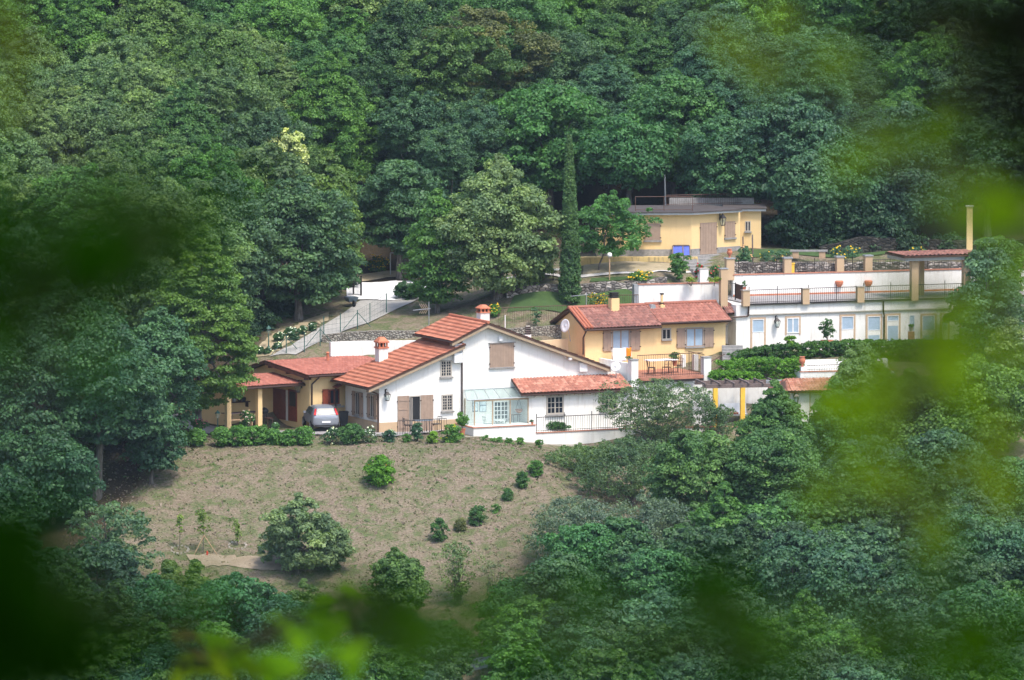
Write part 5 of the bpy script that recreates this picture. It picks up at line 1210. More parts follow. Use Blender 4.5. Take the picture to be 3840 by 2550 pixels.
m = MB(); m.box(-.27, .27, -.3, .3, .8, .86); m.build('lid', 'plastic_black', t)
# ================================================================ lamps, dishes, aerials
def globe_lamp():
    p = groundhit(*c6(485, 1062)); t = thing('globe_lamp', 'garden lamp with a white globe on a tan post near the cottage tree', 'lamp', p)
    zt = P(*c6(478, 800), p.y).z - p.z
    m = MB(); m.tube((0, 0, -.1), (0, 0, zt - .15), .045, .045, 8); m.build('post', 'woodpost', t)
    m = MB(); r = .165; m.lathe((0, 0, zt), [(r * math.sin(a), -r * math.cos(a)) for a in np.linspace(.15, math.pi - .02, 12)], 16); m.build('globe', 'globe', t, smooth=True)
globe_lamp()
def street_lamp(cf, xb, yb, yt, label, Y=None):
    p = groundhit(*cf(xb, yb)) if Y is None else gpx(cf(xb, yb)[0], Y)
    zt = P(*cf(xb, yt), p.y).z - p.z; t = thing('lamp_post', label, 'lamp', p, 0, 'lantern lamp posts')
    m = MB(); m.lathe((0, 0, 0), [(.09, -.1), (.09, .12), (.04, .2), (.03, zt - .5)], 8); m.build('post', 'fencegreen', t)
    m = MB(); m.lathe((0, 0, zt - .5), [(.05, 0), (.09, .04), (.14, .3)], 6); m.build('lantern_glass', 'glass', t)
    m = MB(); m.lathe((0, 0, zt - .199), [(.18, 0), (.08, .12), (.02, .2)], 6); m.build('lantern_cap', 'fencegreen', t)
street_lamp(c1, 1065, 545, 315, 'slim green lamp post on the verge above the left house')
street_lamp(c1, 562, 1300, 1145, 'lamp post with glass lantern behind the hedge left of the porch', 394.5)
def dish(c, r, nrm, label, arm, cat='satellite dish', up=0):
    t = thing('satellite_dish', label, cat, c, 0, 'satellite dishes'); n = Vector(nrm).normalized(); a = n.orthogonal().normalized(); b = n.cross(a)
    m = MB(); pts = []; K = 20
    for j, (rr_, h) in enumerate(((0.001, 0), (.4, .02), (.75, .07), (1.0, .14))):
        for k in range(K):
            q = 2 * math.pi * k / K; pts.append(tuple(a * r * rr_ * math.cos(q) + b * r * rr_ * math.sin(q) + n * h * r))
    m.add(pts, [(j * K + k, j * K + (k + 1) % K, (j + 1) * K + (k + 1) % K, (j + 1) * K + k) for j in range(3) for k in range(K)]); o = m.build('reflector', 'metalwhite', t, smooth=True)
    s = o.modifiers.new('t', 'SOLIDIFY'); s.thickness = .02
    m = MB(); m.path([(0, 0, 0), tuple(-n * .15), arm], [.025] * 3, 6); m.build('mast', 'galv', t)
    m = MB(); m.tube(tuple(-b * r * .9 * (1 if b.z > 0 else -1)), tuple(n * r * .9), .012, n=5); m.box(*sum([[x - .04, x + .04] for x in (n * r * .95)], [])); m.build('feed_arm', 'galv', t)
pd = FA.wor((0, 3.6, 0)); dish(P(*c3(840, 318), 408.5), .42, (-.75, -.62, .15), 'large white satellite dish seen edge-on beside the yellow shuttered house', (.3, .3, -1.0))
dish(P(*c3(1328, 720), 403.6), .31, (-.1, -1, .15), 'grey satellite dish at the right end of the white gable roof', (.05, .3, -.7))
def aerial(foot, mast_h, boom, el, label, dirx=-1):
    t = thing('tv_aerial', label, 'aerial', foot, 0, 'television aerials')
    m = MB(); m.tube((0, 0, -.3), (0, 0, mast_h), .025, n=6); m.build('mast', 'galv', t)
    m = MB(); m.tube((.1, 0, boom[1]), (-boom[0], -.1, boom[1] - .1), .022, n=5); m.build('boom', 'galv', t)
    if el:
        m = MB()
        for k in range(4):
            x = -.05 - .12 * k; m.tube((x, 0, boom[1]), (x - .18, -.02, boom[1] + .3), .022, n=4); m.tube((x, 0, boom[1]), (x - .18, -.02, boom[1] - .3), .022, n=4)
        m.build('director', 'fascia', t)
pz_ = P(*c2(1068, 320), 407); aerial(pz_, (320 - 80) / 2.614 / 61, (150 / 2.614 / 58, (320 - 148) / 2.614 / 61), True, 'television aerial on a mast behind the left chimney roof')
pz_ = P(*c3(1042, 130), 410.5); aerial(pz_, 140 / 2.613 / 60, (150 / 2.613 / 58, 118 / 2.613 / 60), False, 'bar shaped aerial on a mast beside the cream chimney')
t = thing('roof_vent_stack', 'small louvred vent stack rising behind the white gable roof', 'vent', P(*c3(470, 420), 406)); m = MB(); m.box(-.2, .2, -.2, .2, -2.5, .1); m.build('shaft', 'white', t); m = MB(); [m.box(-.18, .18, -.18, .18, .14 + k * .13, .2 + k * .13) for k in range(4)]; m.build('louvre', 'iron', t); m = MB(); m.box(-.12, .12, -.12, .12, .101, .65); m.build('core', 'trim', t)
m = MB(); m.tube((0, 0, -1.5), (0, 0, .55), .03, n=6); o = m.build('vent_pole', 'metalwhite'); o.location = P(*c3(246, 300), 406); tag(o, 'thin white pole standing behind the gable ridge', 'pole')
# ================================================================ wire fence by the road
def fence_posts():
    posts = [c1(1238, 600), c1(1416, 590), c1(1570, 530), c2(38, 420), c2(200, 395), c2(368, 360), c2(490, 285), c2(652, 200)]
    tops = [c1(1238, 545), c1(1416, 455), c1(1570, 380), c2(38, 262), c2(200, 238), c2(368, 225), c2(490, 108), c2(652, 0)]
    t = thing('wire_fence', 'green wire fence with slender posts climbing beside the gravel road', 'fence', groundhit(*posts[0])); o = t.location.copy(); top = []; bot = []
    for a, b in zip(posts, tops):
        g = groundhit(*a); z = P(*b, g.y).z; z = g.z + min(max(z - g.z, 1.2), 2.0)
        q = Vector(g) - o; m = MB(); m.tube(tuple(q + Vector((0, 0, -.2))), (q.x, q.y, z - o.z), .03, n=6); m.build('post', 'fencegreen', t); top.append(Vector((q.x, q.y, z - o.z))); bot.append(q)
    m = MB()
    for i in range(len(top) - 1):
        for k in range(5):
            f = k / 4; m.tube(tuple(bot[i].lerp(top[i], f * .96 + .02)), tuple(bot[i + 1].lerp(top[i + 1], f * .96 + .02)), .006, n=3)
        n = int((top[i + 1] - top[i]).length / .25)
        for k in range(1, n): m.tube(tuple(bot[i].lerp(bot[i + 1], k / n)), tuple(top[i].lerp(top[i + 1], k / n)), .004, n=3)
    m.build('mesh', 'fencegreen', t)
    m = MB()
    for i in (0, 2, 5):
        for s in (-1, 1): m.tube(tuple(top[i] * 1.0 - Vector((0, 0, .15))), tuple(bot[i] + Vector((s * .9, s * .4, 0))), .022, n=5)
    m.build('brace', 'fencegreen', t)
fence_posts()
def gate_frame():
    g0 = gpx(1496, 431); t = thing('mesh_gate', 'tall metal mesh gate standing open behind the white gravel yard', 'gate', g0)
    z = P(1496, 948, 431).z - g0.z; wv = P(1536, 950, 431).x - g0.x
    m = MB()
    for x in (-.55, 0, wv): m.tube((x, 0, -.1), (x, 0, z), .045, n=6)
    m.tube((-.55, 0, z), (wv, 0, z), .035, n=6); m.tube((0, 0, .2), (wv, 0, .2), .03, n=6); m.build('frame', 'galv', t)
    m = MB()
    for k in range(1, 8): m.tube((wv * k / 8, 0, .2), (wv * k / 8, 0, z), .006, n=3)
    for k in range(1, 12): m.tube((0, 0, .2 + (z - .2) * k / 12), (wv, 0, .2 + (z - .2) * k / 12), .006, n=3)
    m.build('mesh', 'galv', t)
    for (a, ytop, yb, la) in ((1354, 1035, 1115, 'dark iron gate leaf at the left edge of the white gravel yard'),):
        g = groundhit(a, yb); t = thing('iron_gate', la, 'gate', g); z = P(a, ytop, g.y).z - g.z
        m = MB(); m.tube((0, 0, -.1), (0, 0, z), .06, n=6); m.tube((-.5, .6, -.1), (-.5, .6, z * .9), .05, n=6); m.build('post', 'iron', t)
        m = MB(); [m.tube((-.8 + k * .08, .1 + (.8 - k * .08) * .5, .1), (-.8 + k * .08, .1 + (.8 - k * .08) * .5, z * .85), .012, n=4) for k in range(1, 10)]; m.tube((-.85, .5, z * .85), (0, .1, z * .85), .02, n=4); m.tube((-.85, .5, .15), (0, .1, .15), .02, n=4); m.build('leaf', 'iron', t)
gate_frame()
# iron railings of the garden below the lawn
def wrail(label, a, b, y0, y1, ztopa, zbota, ztopb, zbotb, pitch=.14, mat='rust', mid=0):
    pa, pb = P(a, zbota, y0), P(b, zbotb, y1); d = pb - pa
    t = thing('railing', label, 'railing', pa, 0, 'iron railings'); ha = P(a, ztopa, y0).z - pa.z; hb = P(b, ztopb, y1).z - pb.z
    n = int(Vector((d.x, d.y, 0)).length / pitch); m = MB()
    for k in range(n + 1): f = k / n; q = d * f; m.tube(tuple(q), tuple(q + Vector((0, 0, ha + (hb - ha) * f))), .011, n=4)
    m.build('baluster', mat, t)
    m = MB()
    for f0, in ((0.0,),):
        m.tube((0, 0, ha), tuple(d + Vector((0, 0, hb))), .024, n=5); m.tube((0, 0, .1), tuple(d + Vector((0, 0, .1))), .02, n=5)
    m.build('handrail', mat, t)
wrail('dark garden railing behind the white gable below the lawn', 1870, 2125, 411.4, 412.0, 1155, 1226, 1145, 1218)
wrail('dark iron garden railing between the aerial and the white garden wall', 2195, 2395, 412.4, 412.5, 1110, 1150, 1105, 1150)
wrail('slanting iron handrail beside the steps right of the yellow house', 2668, 2728, 408.6, 410.5, 1355, 1392, 1322, 1370, 1.2)
t = thing('steps', 'grey stone steps beside the right corner of the yellow house', 'steps', P(2740, 1345, 409.5)); m = MB(); [m.box(-.5, .8, .35 * k, .35 * k + .349, -1.5, .17 * k) for k in range(5)]; m.build('steps', 'greystone', t)
# stone bench, garden bench, tools
t = thing('stone_bench', 'low stone bench in the shade behind the railing left of the yellow roses', 'bench', P(*c5(80, 632), 421.5)); m = MB(); m.box(-1.2, 1.2, -.2, .2, .32, .42); m.build('seat', 'greystone', t)
for x in (-.85, .85): m = MB(); m.box(x - .2, x + .2, -.15, .15, -.1, .319); m.build('leg', 'woodpost', t)
g = groundhit(*c6(10, 1065)); t = thing('garden_table', 'small white garden table half hidden behind the cypress', 'table', g); m = MB(); m.box(-.6, .35, -.3, .3, .7, .76); m.build('tabletop', 'metalwhite', t)
for x in (-.5, .25): m = MB(); m.tube((x, 0, -.05), (x, 0, .7), .03, n=6); m.build('leg', 'iron', t)
for i, (x0, yt, yb, la) in enumerate(((1798, 620, 800, 'left pale wooden stake in front of the annex window'), (1890, 600, 800, 'right pale wooden stake in front of the annex window'))):
    pz_ = P(*c6(x0, yb), 421.2); m = MB(); m.tube((0, 0, -.6), (-.04, 0, (yb - yt) / 2.613 / 58.5), .05, .045, 7); o = m.build('stake', 'greywood'); o.location = pz_; tag(o, la, 'stake', 'wooden stakes')
m = MB(); m.tube((0, 0, -.6), (-.06, 0, 1.5), .06, .05, 8); o = m.build('pole', 'galv'); o.location = P(*c6(1035, 240), 431); tag(o, 'grey metal pole in the dark wood above the cottage roof', 'pole')
t = thing('tall_column', 'lone tall tan column with a flat cap at the right edge of the wood', 'column', P(*c5(1533, 470), 424)); zt = (470 - 180) / 2.412 / 58.5
m = MB(); m.box(-.19, .19, -.19, .19, -2.5, zt); m.build('shaft', 'yellow', t); m = MB(); m.box(-.26, .26, -.26, .26, zt + .001, zt + .09); m.build('cap', 'trim', t)
t = thing('barrow', 'old black wheelbarrow lying at the wood edge beside the gravel road', 'wheelbarrow', groundhit(*c2(305, 130)), .4)
m = MB(); m.add([(-.25, -.3, .3), (.25, -.3, .3), (.25, .3, .3), (-.25, .3, .3), (-.35, -.45, .6), (.35, -.45, .6), (.35, .4, .6), (-.35, .4, .6)], [(0, 3, 2, 1), (0, 1, 5, 4), (1, 2, 6, 5), (2, 3, 7, 6), (3, 0, 4, 7)]); m.build('tray', 'bluegrey', t)
m = MB(lambda a, b, c: (c, a, b)); m.lathe((-.5, .2, -.05), [(.2, 0), (.2, .1)], 14); m.build('wheel', 'rubber', t)
m = MB(); m.tube((-.2, -.5, .2), (-.3, .9, .55), .02, n=5); m.tube((.2, -.5, .2), (.3, .9, .55), .02, n=5); m.build('handle', 'greywood', t)
# ================================================================ foliage
def leaf_quads(C, N, size, rng, aspect=1.5, tiltj=0.65):
    """one leaf-sized diamond per centre C with normal N"""
    n = len(C); N = N + rng.normal(0, tiltj, (n, 3)); N /= np.linalg.norm(N, axis=1, keepdims=True) + 1e-9
    r = rng.normal(0, 1, (n, 3)); t = np.cross(N, r); t /= np.linalg.norm(t, axis=1, keepdims=True) + 1e-9; b = np.cross(N, t)
    s = (size * rng.uniform(0.65, 1.25, (n, 1)))
    a_ = t * s * aspect * .5; b_ = b * s * .5; lift = N * s * .12
    V = np.stack([C - a_, C - b_ + lift, C + a_, C + b_ + lift], 1).reshape(-1, 3)
    Q = np.arange(4 * n).reshape(n, 4)
    return V, Q
def cloud(centres, radii, per, size, rng, flat=0.65, down=0.35, fill=0.0, aspect=1.5):
    """leaves over the upper shells of many clumps"""
    nC = len(centres); k = per
    D = rng.normal(0, 1, (nC, k, 3)); D[..., 2] += 0.35
    D /= np.linalg.norm(D, axis=2, keepdims=True)
    low = D[..., 2] < -down; D[..., 2] = np.where(low, -D[..., 2] * .6, D[..., 2])
    rr = (0.55 + 0.5 * rng.random((nC, k, 1)) ** 0.7)
    if fill: rr = np.where(rng.random((nC, k, 1)) < fill, rng.random((nC, k, 1)), rr)
    off = D * rr * radii[:, None, None]; off[..., 2] *= flat
    C = (centres[:, None] + off).reshape(-1, 3); N = D.reshape(-1, 3) + np.array([0, 0, .55])
    crnd = np.repeat(rng.random(nC), k); r = np.clip(0.55 * crnd + 0.45 * rng.random(nC * k), 0, 1)
    V, Q = leaf_quads(C, N, size, rng, aspect); return V, Q, r
PROF = {
    'round': lambda t: np.sqrt(np.clip(1 - (2 * t - 1) ** 2, 0, 1)) ** .9,
    'oak': lambda t: np.clip(np.sin(np.pi * np.clip(t * .93 + .10, 0, 1)) ** .55, 0, 1),
    'egg': lambda t: np.clip(np.sin(np.pi * np.clip(t, 0, 1) ** .62) ** .75, .03, 1),
    'cone': lambda t: np.clip((1.02 - t) ** .75 * np.clip(t * 7 + .25, 0, 1), 0.02, 1),
    'column': lambda t: np.clip((1.01 - t) ** .42 * np.clip(t * 9 + .5, 0, 1), 0, 1),
    'vase': lambda t: np.clip(.35 + .75 * t, 0, 1) * np.sqrt(np.clip(1 - t ** 4, 0, 1)),
}
def crown(name, h0, h1, R_, prof='oak', nclump=150, clump=.9, per=110, leaf=.2, seed=1, flat=.65, lump=.28, inner=.25, asym=.15, lean=(0, 0), aspect=1.5, down=.35):
    rng = np.random.default_rng(seed); t = rng.random(nclump * 3)
    f = PROF[prof](t); keep = rng.random(len(t)) < (f ** 1.2 + .15); t = t[keep][:nclump]; f = f[keep][:nclump]; n = len(t)
    a = rng.random(n) * 2 * np.pi
    ph = rng.random(6) * 6.28
    lob = 1 + lump * (np.sin(a * 2 + ph[0] + t * 4) * .5 + np.sin(a * 3 + ph[1] - t * 7) * .4 + np.sin(t * 11 + ph[2]) * .25)
    rad = np.where(rng.random(n) < inner, rng.random(n) * .7, .72 + .28 * rng.random(n))
    r = np.maximum(f * R_ * lob * rad - clump * .35 * (rad > .7), 0)
    C = np.stack([r * np.cos(a) + lean[0] * t, r * np.sin(a) + lean[1] * t, h0 + (h1 - h0 - clump * .3) * t + clump * .15], 1)
    C[:, :2] += rng.normal(0, asym * .3, (n, 2)); C[:, 2] += rng.normal(0, asym * .25, n) * (t > .3)
    radii = clump * rng.uniform(.45, 1.3, n) * np.clip(f + .25, .45, 1)
    V, Q, rn = cloud(C, radii, per, leaf, rng, flat=flat, aspect=aspect, down=down)
    return raw_mesh(name, V, Q, rn), C
def trunk_mesh(C, h0, r0, rng, base=(0, 0), htop=None, nl=9, name='trunk', forks=0):
    m = MB(); top = (C[:, 2].max()) if htop is None else htop
    mid = Vector((C[:, 0].mean() * .7, C[:, 1].mean() * .7, h0 + (top - h0) * .45))
    p0 = Vector((base[0], base[1], -.4)); pts = [p0]; rs = [r0 * 1.35]
    for k in range(1, 5):
        q = p0.lerp(mid, k / 4) + Vector((rng.normal(0, .06), rng.normal(0, .06), 0)); pts.append(q); rs.append(r0 * (1 - .16 * k))
    pts.append(Vector((mid.x * 1.2, mid.y * 1.2, h0 + (top - h0) * .85))); rs.append(r0 * .15)
    m.path([tuple(p) for p in pts], rs, 8)
    idx = rng.choice(len(C), min(nl, len(C)), replace=False)
    for i in idx:
        c = Vector(C[i]); s = pts[2].lerp(pts[4], rng.random()); k = s.lerp(c, .5) + Vector((0, 0, -.1 * (c - s).length))
        m.path([tuple(s), tuple(k), tuple(s.lerp(c, .95))], [r0 * .38, r0 * .24, r0 * .07], 5)
    return m
BR = 1.5
def tree(name, label, cat, px, ytop, width, Y, color, prof='oak', frac=.25, nclump=150, clump=.95, per=110, leaf=.19, seed=1, base_py=None, group=None, trunk_r=None, bx=0, nl=9, z0=None, **kw):
    """a tree standing on the ground below picture column px at depth Y, its top at picture row ytop"""
    if Y < 40: Y = solveY(px, ytop, Y)
    g = gpx(px + bx, Y); zt = P(px, ytop, Y).z
    if base_py is not None: g.z = P(px, base_py, Y).z
    h = max(zt - g.z, .6); R_ = width / 2 / (FPX / Y) ; off = P(px, 0, Y).x - g.x
    h0 = h * frac
    me, C = crown('crown', h0, h, R_, prof, nclump, clump, per, leaf, seed, **kw)
    if abs(off) > .01:
        sh = np.empty(len(me.vertices) * 3, np.float32); me.vertices.foreach_get('co', sh); sh = sh.reshape(-1, 3); sh[:, 0] += off; me.vertices.foreach_set('co', sh.ravel()); me.update(); C = C + np.array([off, 0, 0])
    t = thing(name, label, cat, g, 0, group)
    link('crown', me, M['leaf'], t, None, color)
    rng = np.random.default_rng(seed + 500)
    tm = trunk_mesh(C, h0, trunk_r or max(.06, R_ * .075), rng, nl=nl); tm.build('trunk', 'bark', t)
    return t
def solveY(px, ytop, H):
    Ys = np.arange(350, 445, .5); X = np.array([P(px, ytop, y).x for y in Ys]); Z = np.array([P(px, ytop, y).z for y in Ys])
    d = Z - gzs(X, Ys); k = np.where(d < H)[0]; return float(Ys[k[0]]) if len(k) else 440.
def bush(name, label, px, ytop, ybot, width, Y, color, cat='bush', clump=.28, n=40, per=70, leaf=.10, seed=1, flower=None, nfl=0, fsize=.09, group=None, prof='round', flat=.8, fl_label=None, depth=None, stem=False, zb=None):
    zt = P(px, ytop, Y).z; zb = P(px, ybot, Y).z if zb is None else zb; g = P(px, ybot, Y); h = zt - zb; R_ = width / 2 / (FPX / Y)
    me, C = crown('foliage', 0, h, R_, prof, n, clump, per, leaf, seed, flat=flat, lump=.15, inner=.3, asym=.05)
    if depth: 
        sh = np.empty(len(me.vertices) * 3, np.float32); me.vertices.foreach_get('co', sh); sh = sh.reshape(-1, 3); sh[:, 1] *= depth / R_; me.vertices.foreach_set('co', sh.ravel()); me.update()
    t = thing(name, label, cat, (g.x, g.y, zb), 0, group); link('foliage', me, M['leaf'], t, None, color)
    rng = np.random.default_rng(seed + 90)
    m = MB()
    for k in range(4): m.tube((0, 0, -.25), (rng.normal(0, R_ * .3), rng.normal(0, R_ * .3), h * .6), .025, .008, 5)
    m.build('stem', 'bark', t)
    if flower:
        i = rng.choice(len(C), nfl, replace=nfl > len(C)); D = rng.normal(0, 1, (nfl, 3)); D[:, 1] = -abs(D[:, 1]); D[:, 2] = abs(D[:, 2]) + .2; D /= np.linalg.norm(D, axis=1, keepdims=True)
        F = C[i] + D * clump * 1.0
        if depth: F[:, 1] *= depth / R_
        V, Q, rn = cloud(F, np.full(nfl, fsize), 14, fsize * .9, rng, flat=.9, aspect=1.1)
        link('flowers', raw_mesh('flowers', V, Q, rn), M['flower'], t, fl_label, flower)
    return t
# ---------------------------------------------------------------- colours
BLUE = (.055, .108, .054); DEEP = (.036, .082, .036); MID = (.052, .115, .036); FRESH = (.068, .150, .034); OLIVE = (.072, .126, .038)
LIME = (.115, .170, .045); PALE = (.096, .150, .058); BROWN = (.078, .088, .036); CREAM = (.34, .34, .15); TEAL = (.052, .112, .064); SILVER = (.085, .115, .085)
# ================================================================ single trees, near to far
tree('linden_tree', 'big bright egg shaped linden leaning over the porch of the low yellow house', 'tree', 760, 838, 430, 395.5, (.082, .145, .030), 'egg', .12, 520, .62, 120, .13, 11, bx=-20, lump=.12, flat=.55, inner=.2, down=.2)
tree('oak_tree', 'bluish oak whose pale bare trunk shows at the left edge of the meadow', 'tree', 400, 1180, 480, 385, (.046, .100, .050), 'oak', .30, 330, .72, 120, .15, 12, bx=-45, trunk_r=.30, lump=.35)
tree('oak_tree', 'dark bluish oak at the far left edge of the photo, mid height', 'tree', 60, 1220, 520, 386, (.044, .098, .048), 'oak', .25, 300, .75, 120, .15, 13, lump=.3)
tree('oak_tree', 'oak with its crown resting on the upper left corner of the dry meadow', 'tree', 565, 1500, 230, 386.5, (.042, .095, .050), 'oak', .15, 130, .6, 110, .14, 14, lump=.35)
tree('oak_tree', 'bluish oak tucked below and left of the bright linden', 'tree', 590, 1130, 330, 390, (.050, .108, .052), 'oak', .15, 260, .65, 120, .14, 15, lump=.35)
tree('oak_tree', 'green oak at the left edge just under the dark blurred leaves', 'tree', 240, 1050, 460, 393, (.042, .100, .042), 'oak', .2, 300, .75, 110, .16, 16, lump=.3)
tree('oak_tree', 'low dark oak at the left edge beside the bare trunked oak', 'tree', 90, 1560, 330, 383.5, (.040, .095, .045), 'oak', .25, 160, .65, 110, .15, 17, lump=.3)
tree('oak_tree', 'olive green tree behind the dark blurred leaves at the left edge', 'tree', 420, 740, 420, 403, (.060, .105, .040), 'oak', .2, 240, .8, 110, .17, 18)
tree('oak_tree', 'mid green tree behind the left blur, between it and the far left oaks', 'tree', 90, 820, 440, 402, (.050, .100, .045), 'oak', .2, 240, .8, 110, .17, 19)
tree('oak_tree', 'shaded oak left of the bare trunk, low at the left edge', 'tree', 190, 1600, 340, 382, (.036, .085, .045), 'oak', .05, 230, .65, 110, .15, 171, lump=.3)
tree('oak_tree', 'shaded oak filling behind the bare trunked oak', 'tree', 430, 1530, 330, 392, (.034, .080, .045), 'oak', .05, 220, .65, 110, .15, 172, lump=.3)
tree('oak_tree', 'shaded low oak at the left edge level with the bare trunk foot', 'tree', 20, 1760, 300, 380.5, (.036, .088, .042), 'oak', .02, 200, .65, 110, .15, 173, lump=.3)
# behind the linden
tree('oak_tree', 'greyish green oak directly above the bright linden', 'tree', 830, 640, 420, 412, (.062, .110, .060), 'oak', .10, 330, .75, 120, .16, 21, lump=.3)
tree('oak_tree', 'broad dark green oak overhanging the rose verge', 'tree', 1120, 640, 430, 416, (.055, .105, .050), 'oak', .10, 340, .75, 120, .16, 22, lump=.3)
tree('oak_tree', 'yellowish green tree beside the iron gate of the gravel yard', 'tree', 1230, 560, 290, 421, (.085, .138, .034), 'egg', .12, 260, .62, 120, .15, 23, lump=.2)
tree('oak_tree', 'tall olive tree behind the greyish oak above the linden', 'tree', 1000, 520, 400, 421, (.075, .115, .045), 'oak', .25, 260, .8, 110, .17, 24)
tree('maple_tree', 'bluish green tree standing behind the mesh gate', 'tree', 1500, 600, 330, 430, (.055, .110, .052), 'round', .2, 260, .68, 120, .15, 25)
tree('maple_tree', 'bright pale green maple in the middle behind the gable roof', 'tree', 1870, 580, 470, 415.5, (.125, .175, .078), 'egg', .03, 480, .68, 120, .14, 26, lump=.25, flat=.75)
tree('lime_tree', 'fresh green lime overlapping the left side of the pale maple', 'tree', 1640, 700, 270, 416, (.072, .150, .036), 'egg', .06, 260, .6, 120, .14, 27, lump=.2)
tree('oak_tree', 'broad rich green oak rising behind the cypress', 'tree', 2060, 300, 560, 437, (.050, .125, .036), 'oak', .2, 430, .85, 120, .17, 28, lump=.25)
tree('oak_tree', 'green oak above the flat cottage roof on its left', 'tree', 2360, 420, 400, 433, (.045, .118, .042), 'oak', .35, 260, .8, 120, .17, 29)
tree('oak_tree', 'oak whose boughs hang over the right end of the flat cottage roof', 'tree', 2770, 540, 270, 429.5, (.046, .108, .052), 'oak', .40, 170, .6, 120, .14, 175, lump=.45)
# cypress
def cypress():
    px, Y = 2136, 414.3; g = gpx(px, Y); zt = P(px, 522, Y).z; h = zt - g.z
    rng = np.random.default_rng(5); n = 1300; t = rng.random(n); f = np.clip(1.0 - t, 0, 1) ** .72 * np.where(t < .08, .75 + t * 3, 1)
    a = rng.random(n) * 6.283; R_ = 88 / 2 / (FPX / Y) * 1.02
    r = f * R_ * (.62 + .3 * rng.random(n)); C = np.stack([r * np.cos(a) + .04 * np.sin(t * 5), r * np.sin(a), t * h + .1], 1)
    V, Q, rn = cloud(C, np.full(n, .15), 44, .075, rng, flat=1.7, aspect=1.8)
    t_ = thing('cypress_tree', 'tall narrow dark cypress standing left of the cottage', 'tree', g); link('crown', raw_mesh('crown', V, Q, rn), M['leaf'], t_, None, (.060, .115, .042))
    m = MB(); m.path([(0, 0, -.4), (0, 0, h * .5), (0, 0, h * .9)], [.16, .1, .02], 8); m.build('trunk', 'bark', t_)
cypress()
tree('fig_tree', 'small spreading green tree in front of the left end of the cottage', 'tree', 2290, 735, 290, 418.5, (.055, .135, .036), 'oak', .22, 130, .5, 90, .13, 31, bx=-45, trunk_r=.07, lump=.55, asym=1.2, base_py=1020)
tree('fruit_tree', 'slim young green tree on the low stone edging below the cottage', 'tree', 2548, 948, 90, 417.2, (.070, .150, .040), 'vase', .1, 46, .3, 90, .09, 32, base_py=1060, trunk_r=.05)
tree('fruit_tree', 'young tree growing behind the iron garden railing by the gable', 'tree', 2010, 1150, 60, 411, (.060, .115, .060), 'vase', .15, 14, .2, 40, .08, 33, base_py=1225, trunk_r=.025)
# dark trees above the right of the cottage
for (px, yt, wd, Y, col, sd, la) in (
    (2720, 430, 380, 431, (.045, .105, .050), 41, 'dark oak overhanging the right end of the flat cottage roof'),
    (2930, 330, 420, 430, (.046, .100, .058), 42, 'bluish oak with pale bare stems above the white post row'),
    (3040, 560, 280, 426.5, (.050, .105, .056), 43, 'low drooping oak branches just right of the cottage annex'),
    (3180, 480, 360, 429, (.046, .105, .050), 44, 'dark oak behind the yellow roses on the right'),
    (3400, 380, 420, 432, (.045, .095, .058), 45, 'grey green oak above the tiled deck pergola'),
    (3430, 620, 300, 429, (.030, .068, .040), 46, 'very dark low tree behind the dry stone wall at the right'),
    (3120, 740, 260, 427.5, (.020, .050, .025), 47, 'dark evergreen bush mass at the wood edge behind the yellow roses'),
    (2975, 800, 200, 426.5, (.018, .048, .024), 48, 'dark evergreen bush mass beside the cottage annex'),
    (3700, 430, 420, 431, (.045, .095, .045), 49, 'tree of the wood at the right edge behind the blurred leaves'),
    (2530, 250, 420, 436, (.055, .125, .042), 50, 'bright green oak high above the cottage roof'),
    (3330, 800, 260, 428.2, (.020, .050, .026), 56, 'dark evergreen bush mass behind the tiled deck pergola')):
    dark = 'evergreen' in la
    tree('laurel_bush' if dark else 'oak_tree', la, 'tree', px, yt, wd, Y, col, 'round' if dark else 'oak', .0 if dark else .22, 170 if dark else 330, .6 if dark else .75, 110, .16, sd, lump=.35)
# right side
tree('ash_tree', 'pale leafy shrubby tree under the tall tan column at the right edge', 'tree', 3740, 880, 260, 417, (.085, .150, .050), 'round', .0, 200, .6, 110, .14, 174, lump=.35)
tree('ash_tree', 'bluish green ash in front of the right end of the long white building', 'tree', 3700, 900, 300, 408, (.070, .125, .075), 'oak', .15, 170, .7, 110, .15, 51, lump=.4, lean=(.3, 0))
tree('ash_tree', 'pale green ash at the right edge beside the long building', 'tree', 3810, 1180, 200, 404, (.120, .160, .070), 'oak', .1, 120, .6, 110, .15, 52)
tree('hornbeam_tree', 'dark pointed hornbeam in front of the pergola court', 'tree', 2910, 1425, 330, 7.5, (.062, .125, .036), 'egg', .03, 420, .52, 130, .12, 53, flat=.75, lump=.14, down=.15)
tree('hornbeam_tree', 'broad lower hornbeam under the pointed one, its layered boughs in the middle right', 'tree', 2890, 1610, 420, 7, (.060, .122, .038), 'round', .0, 420, .6, 130, .13, 54, flat=.7, lump=.25, down=.12)
tree('hornbeam_tree', 'hornbeam left of the pointed one, beside the wispy willow', 'tree', 2605, 1610, 360, 7, (.072, .135, .045), 'round', .0, 420, .55, 130, .12, 55, flat=.75, lump=.22, down=.15)
tree('hornbeam_tree', 'round topped pale tree right of the little tiled hut', 'tree', 3235, 1275, 260, 6, (.100, .155, .060), 'egg', .05, 300, .6, 120, .13, 57, flat=.6, lump=.2)
tree('hornbeam_tree', 'dark green tree hiding the right side of the tiled hut', 'tree', 3140, 1420, 240, 5.5, (.045, .105, .040), 'egg', .0, 240, .6, 120, .13, 58, flat=.55, lump=.2)
tree('walnut_tree', 'green tree in the blurred area right of the hut, above the grey shrubs', 'tree', 3420, 1390, 400, 6, (.082, .150, .034), 'oak', .1, 260, .75, 110, .16, 59)
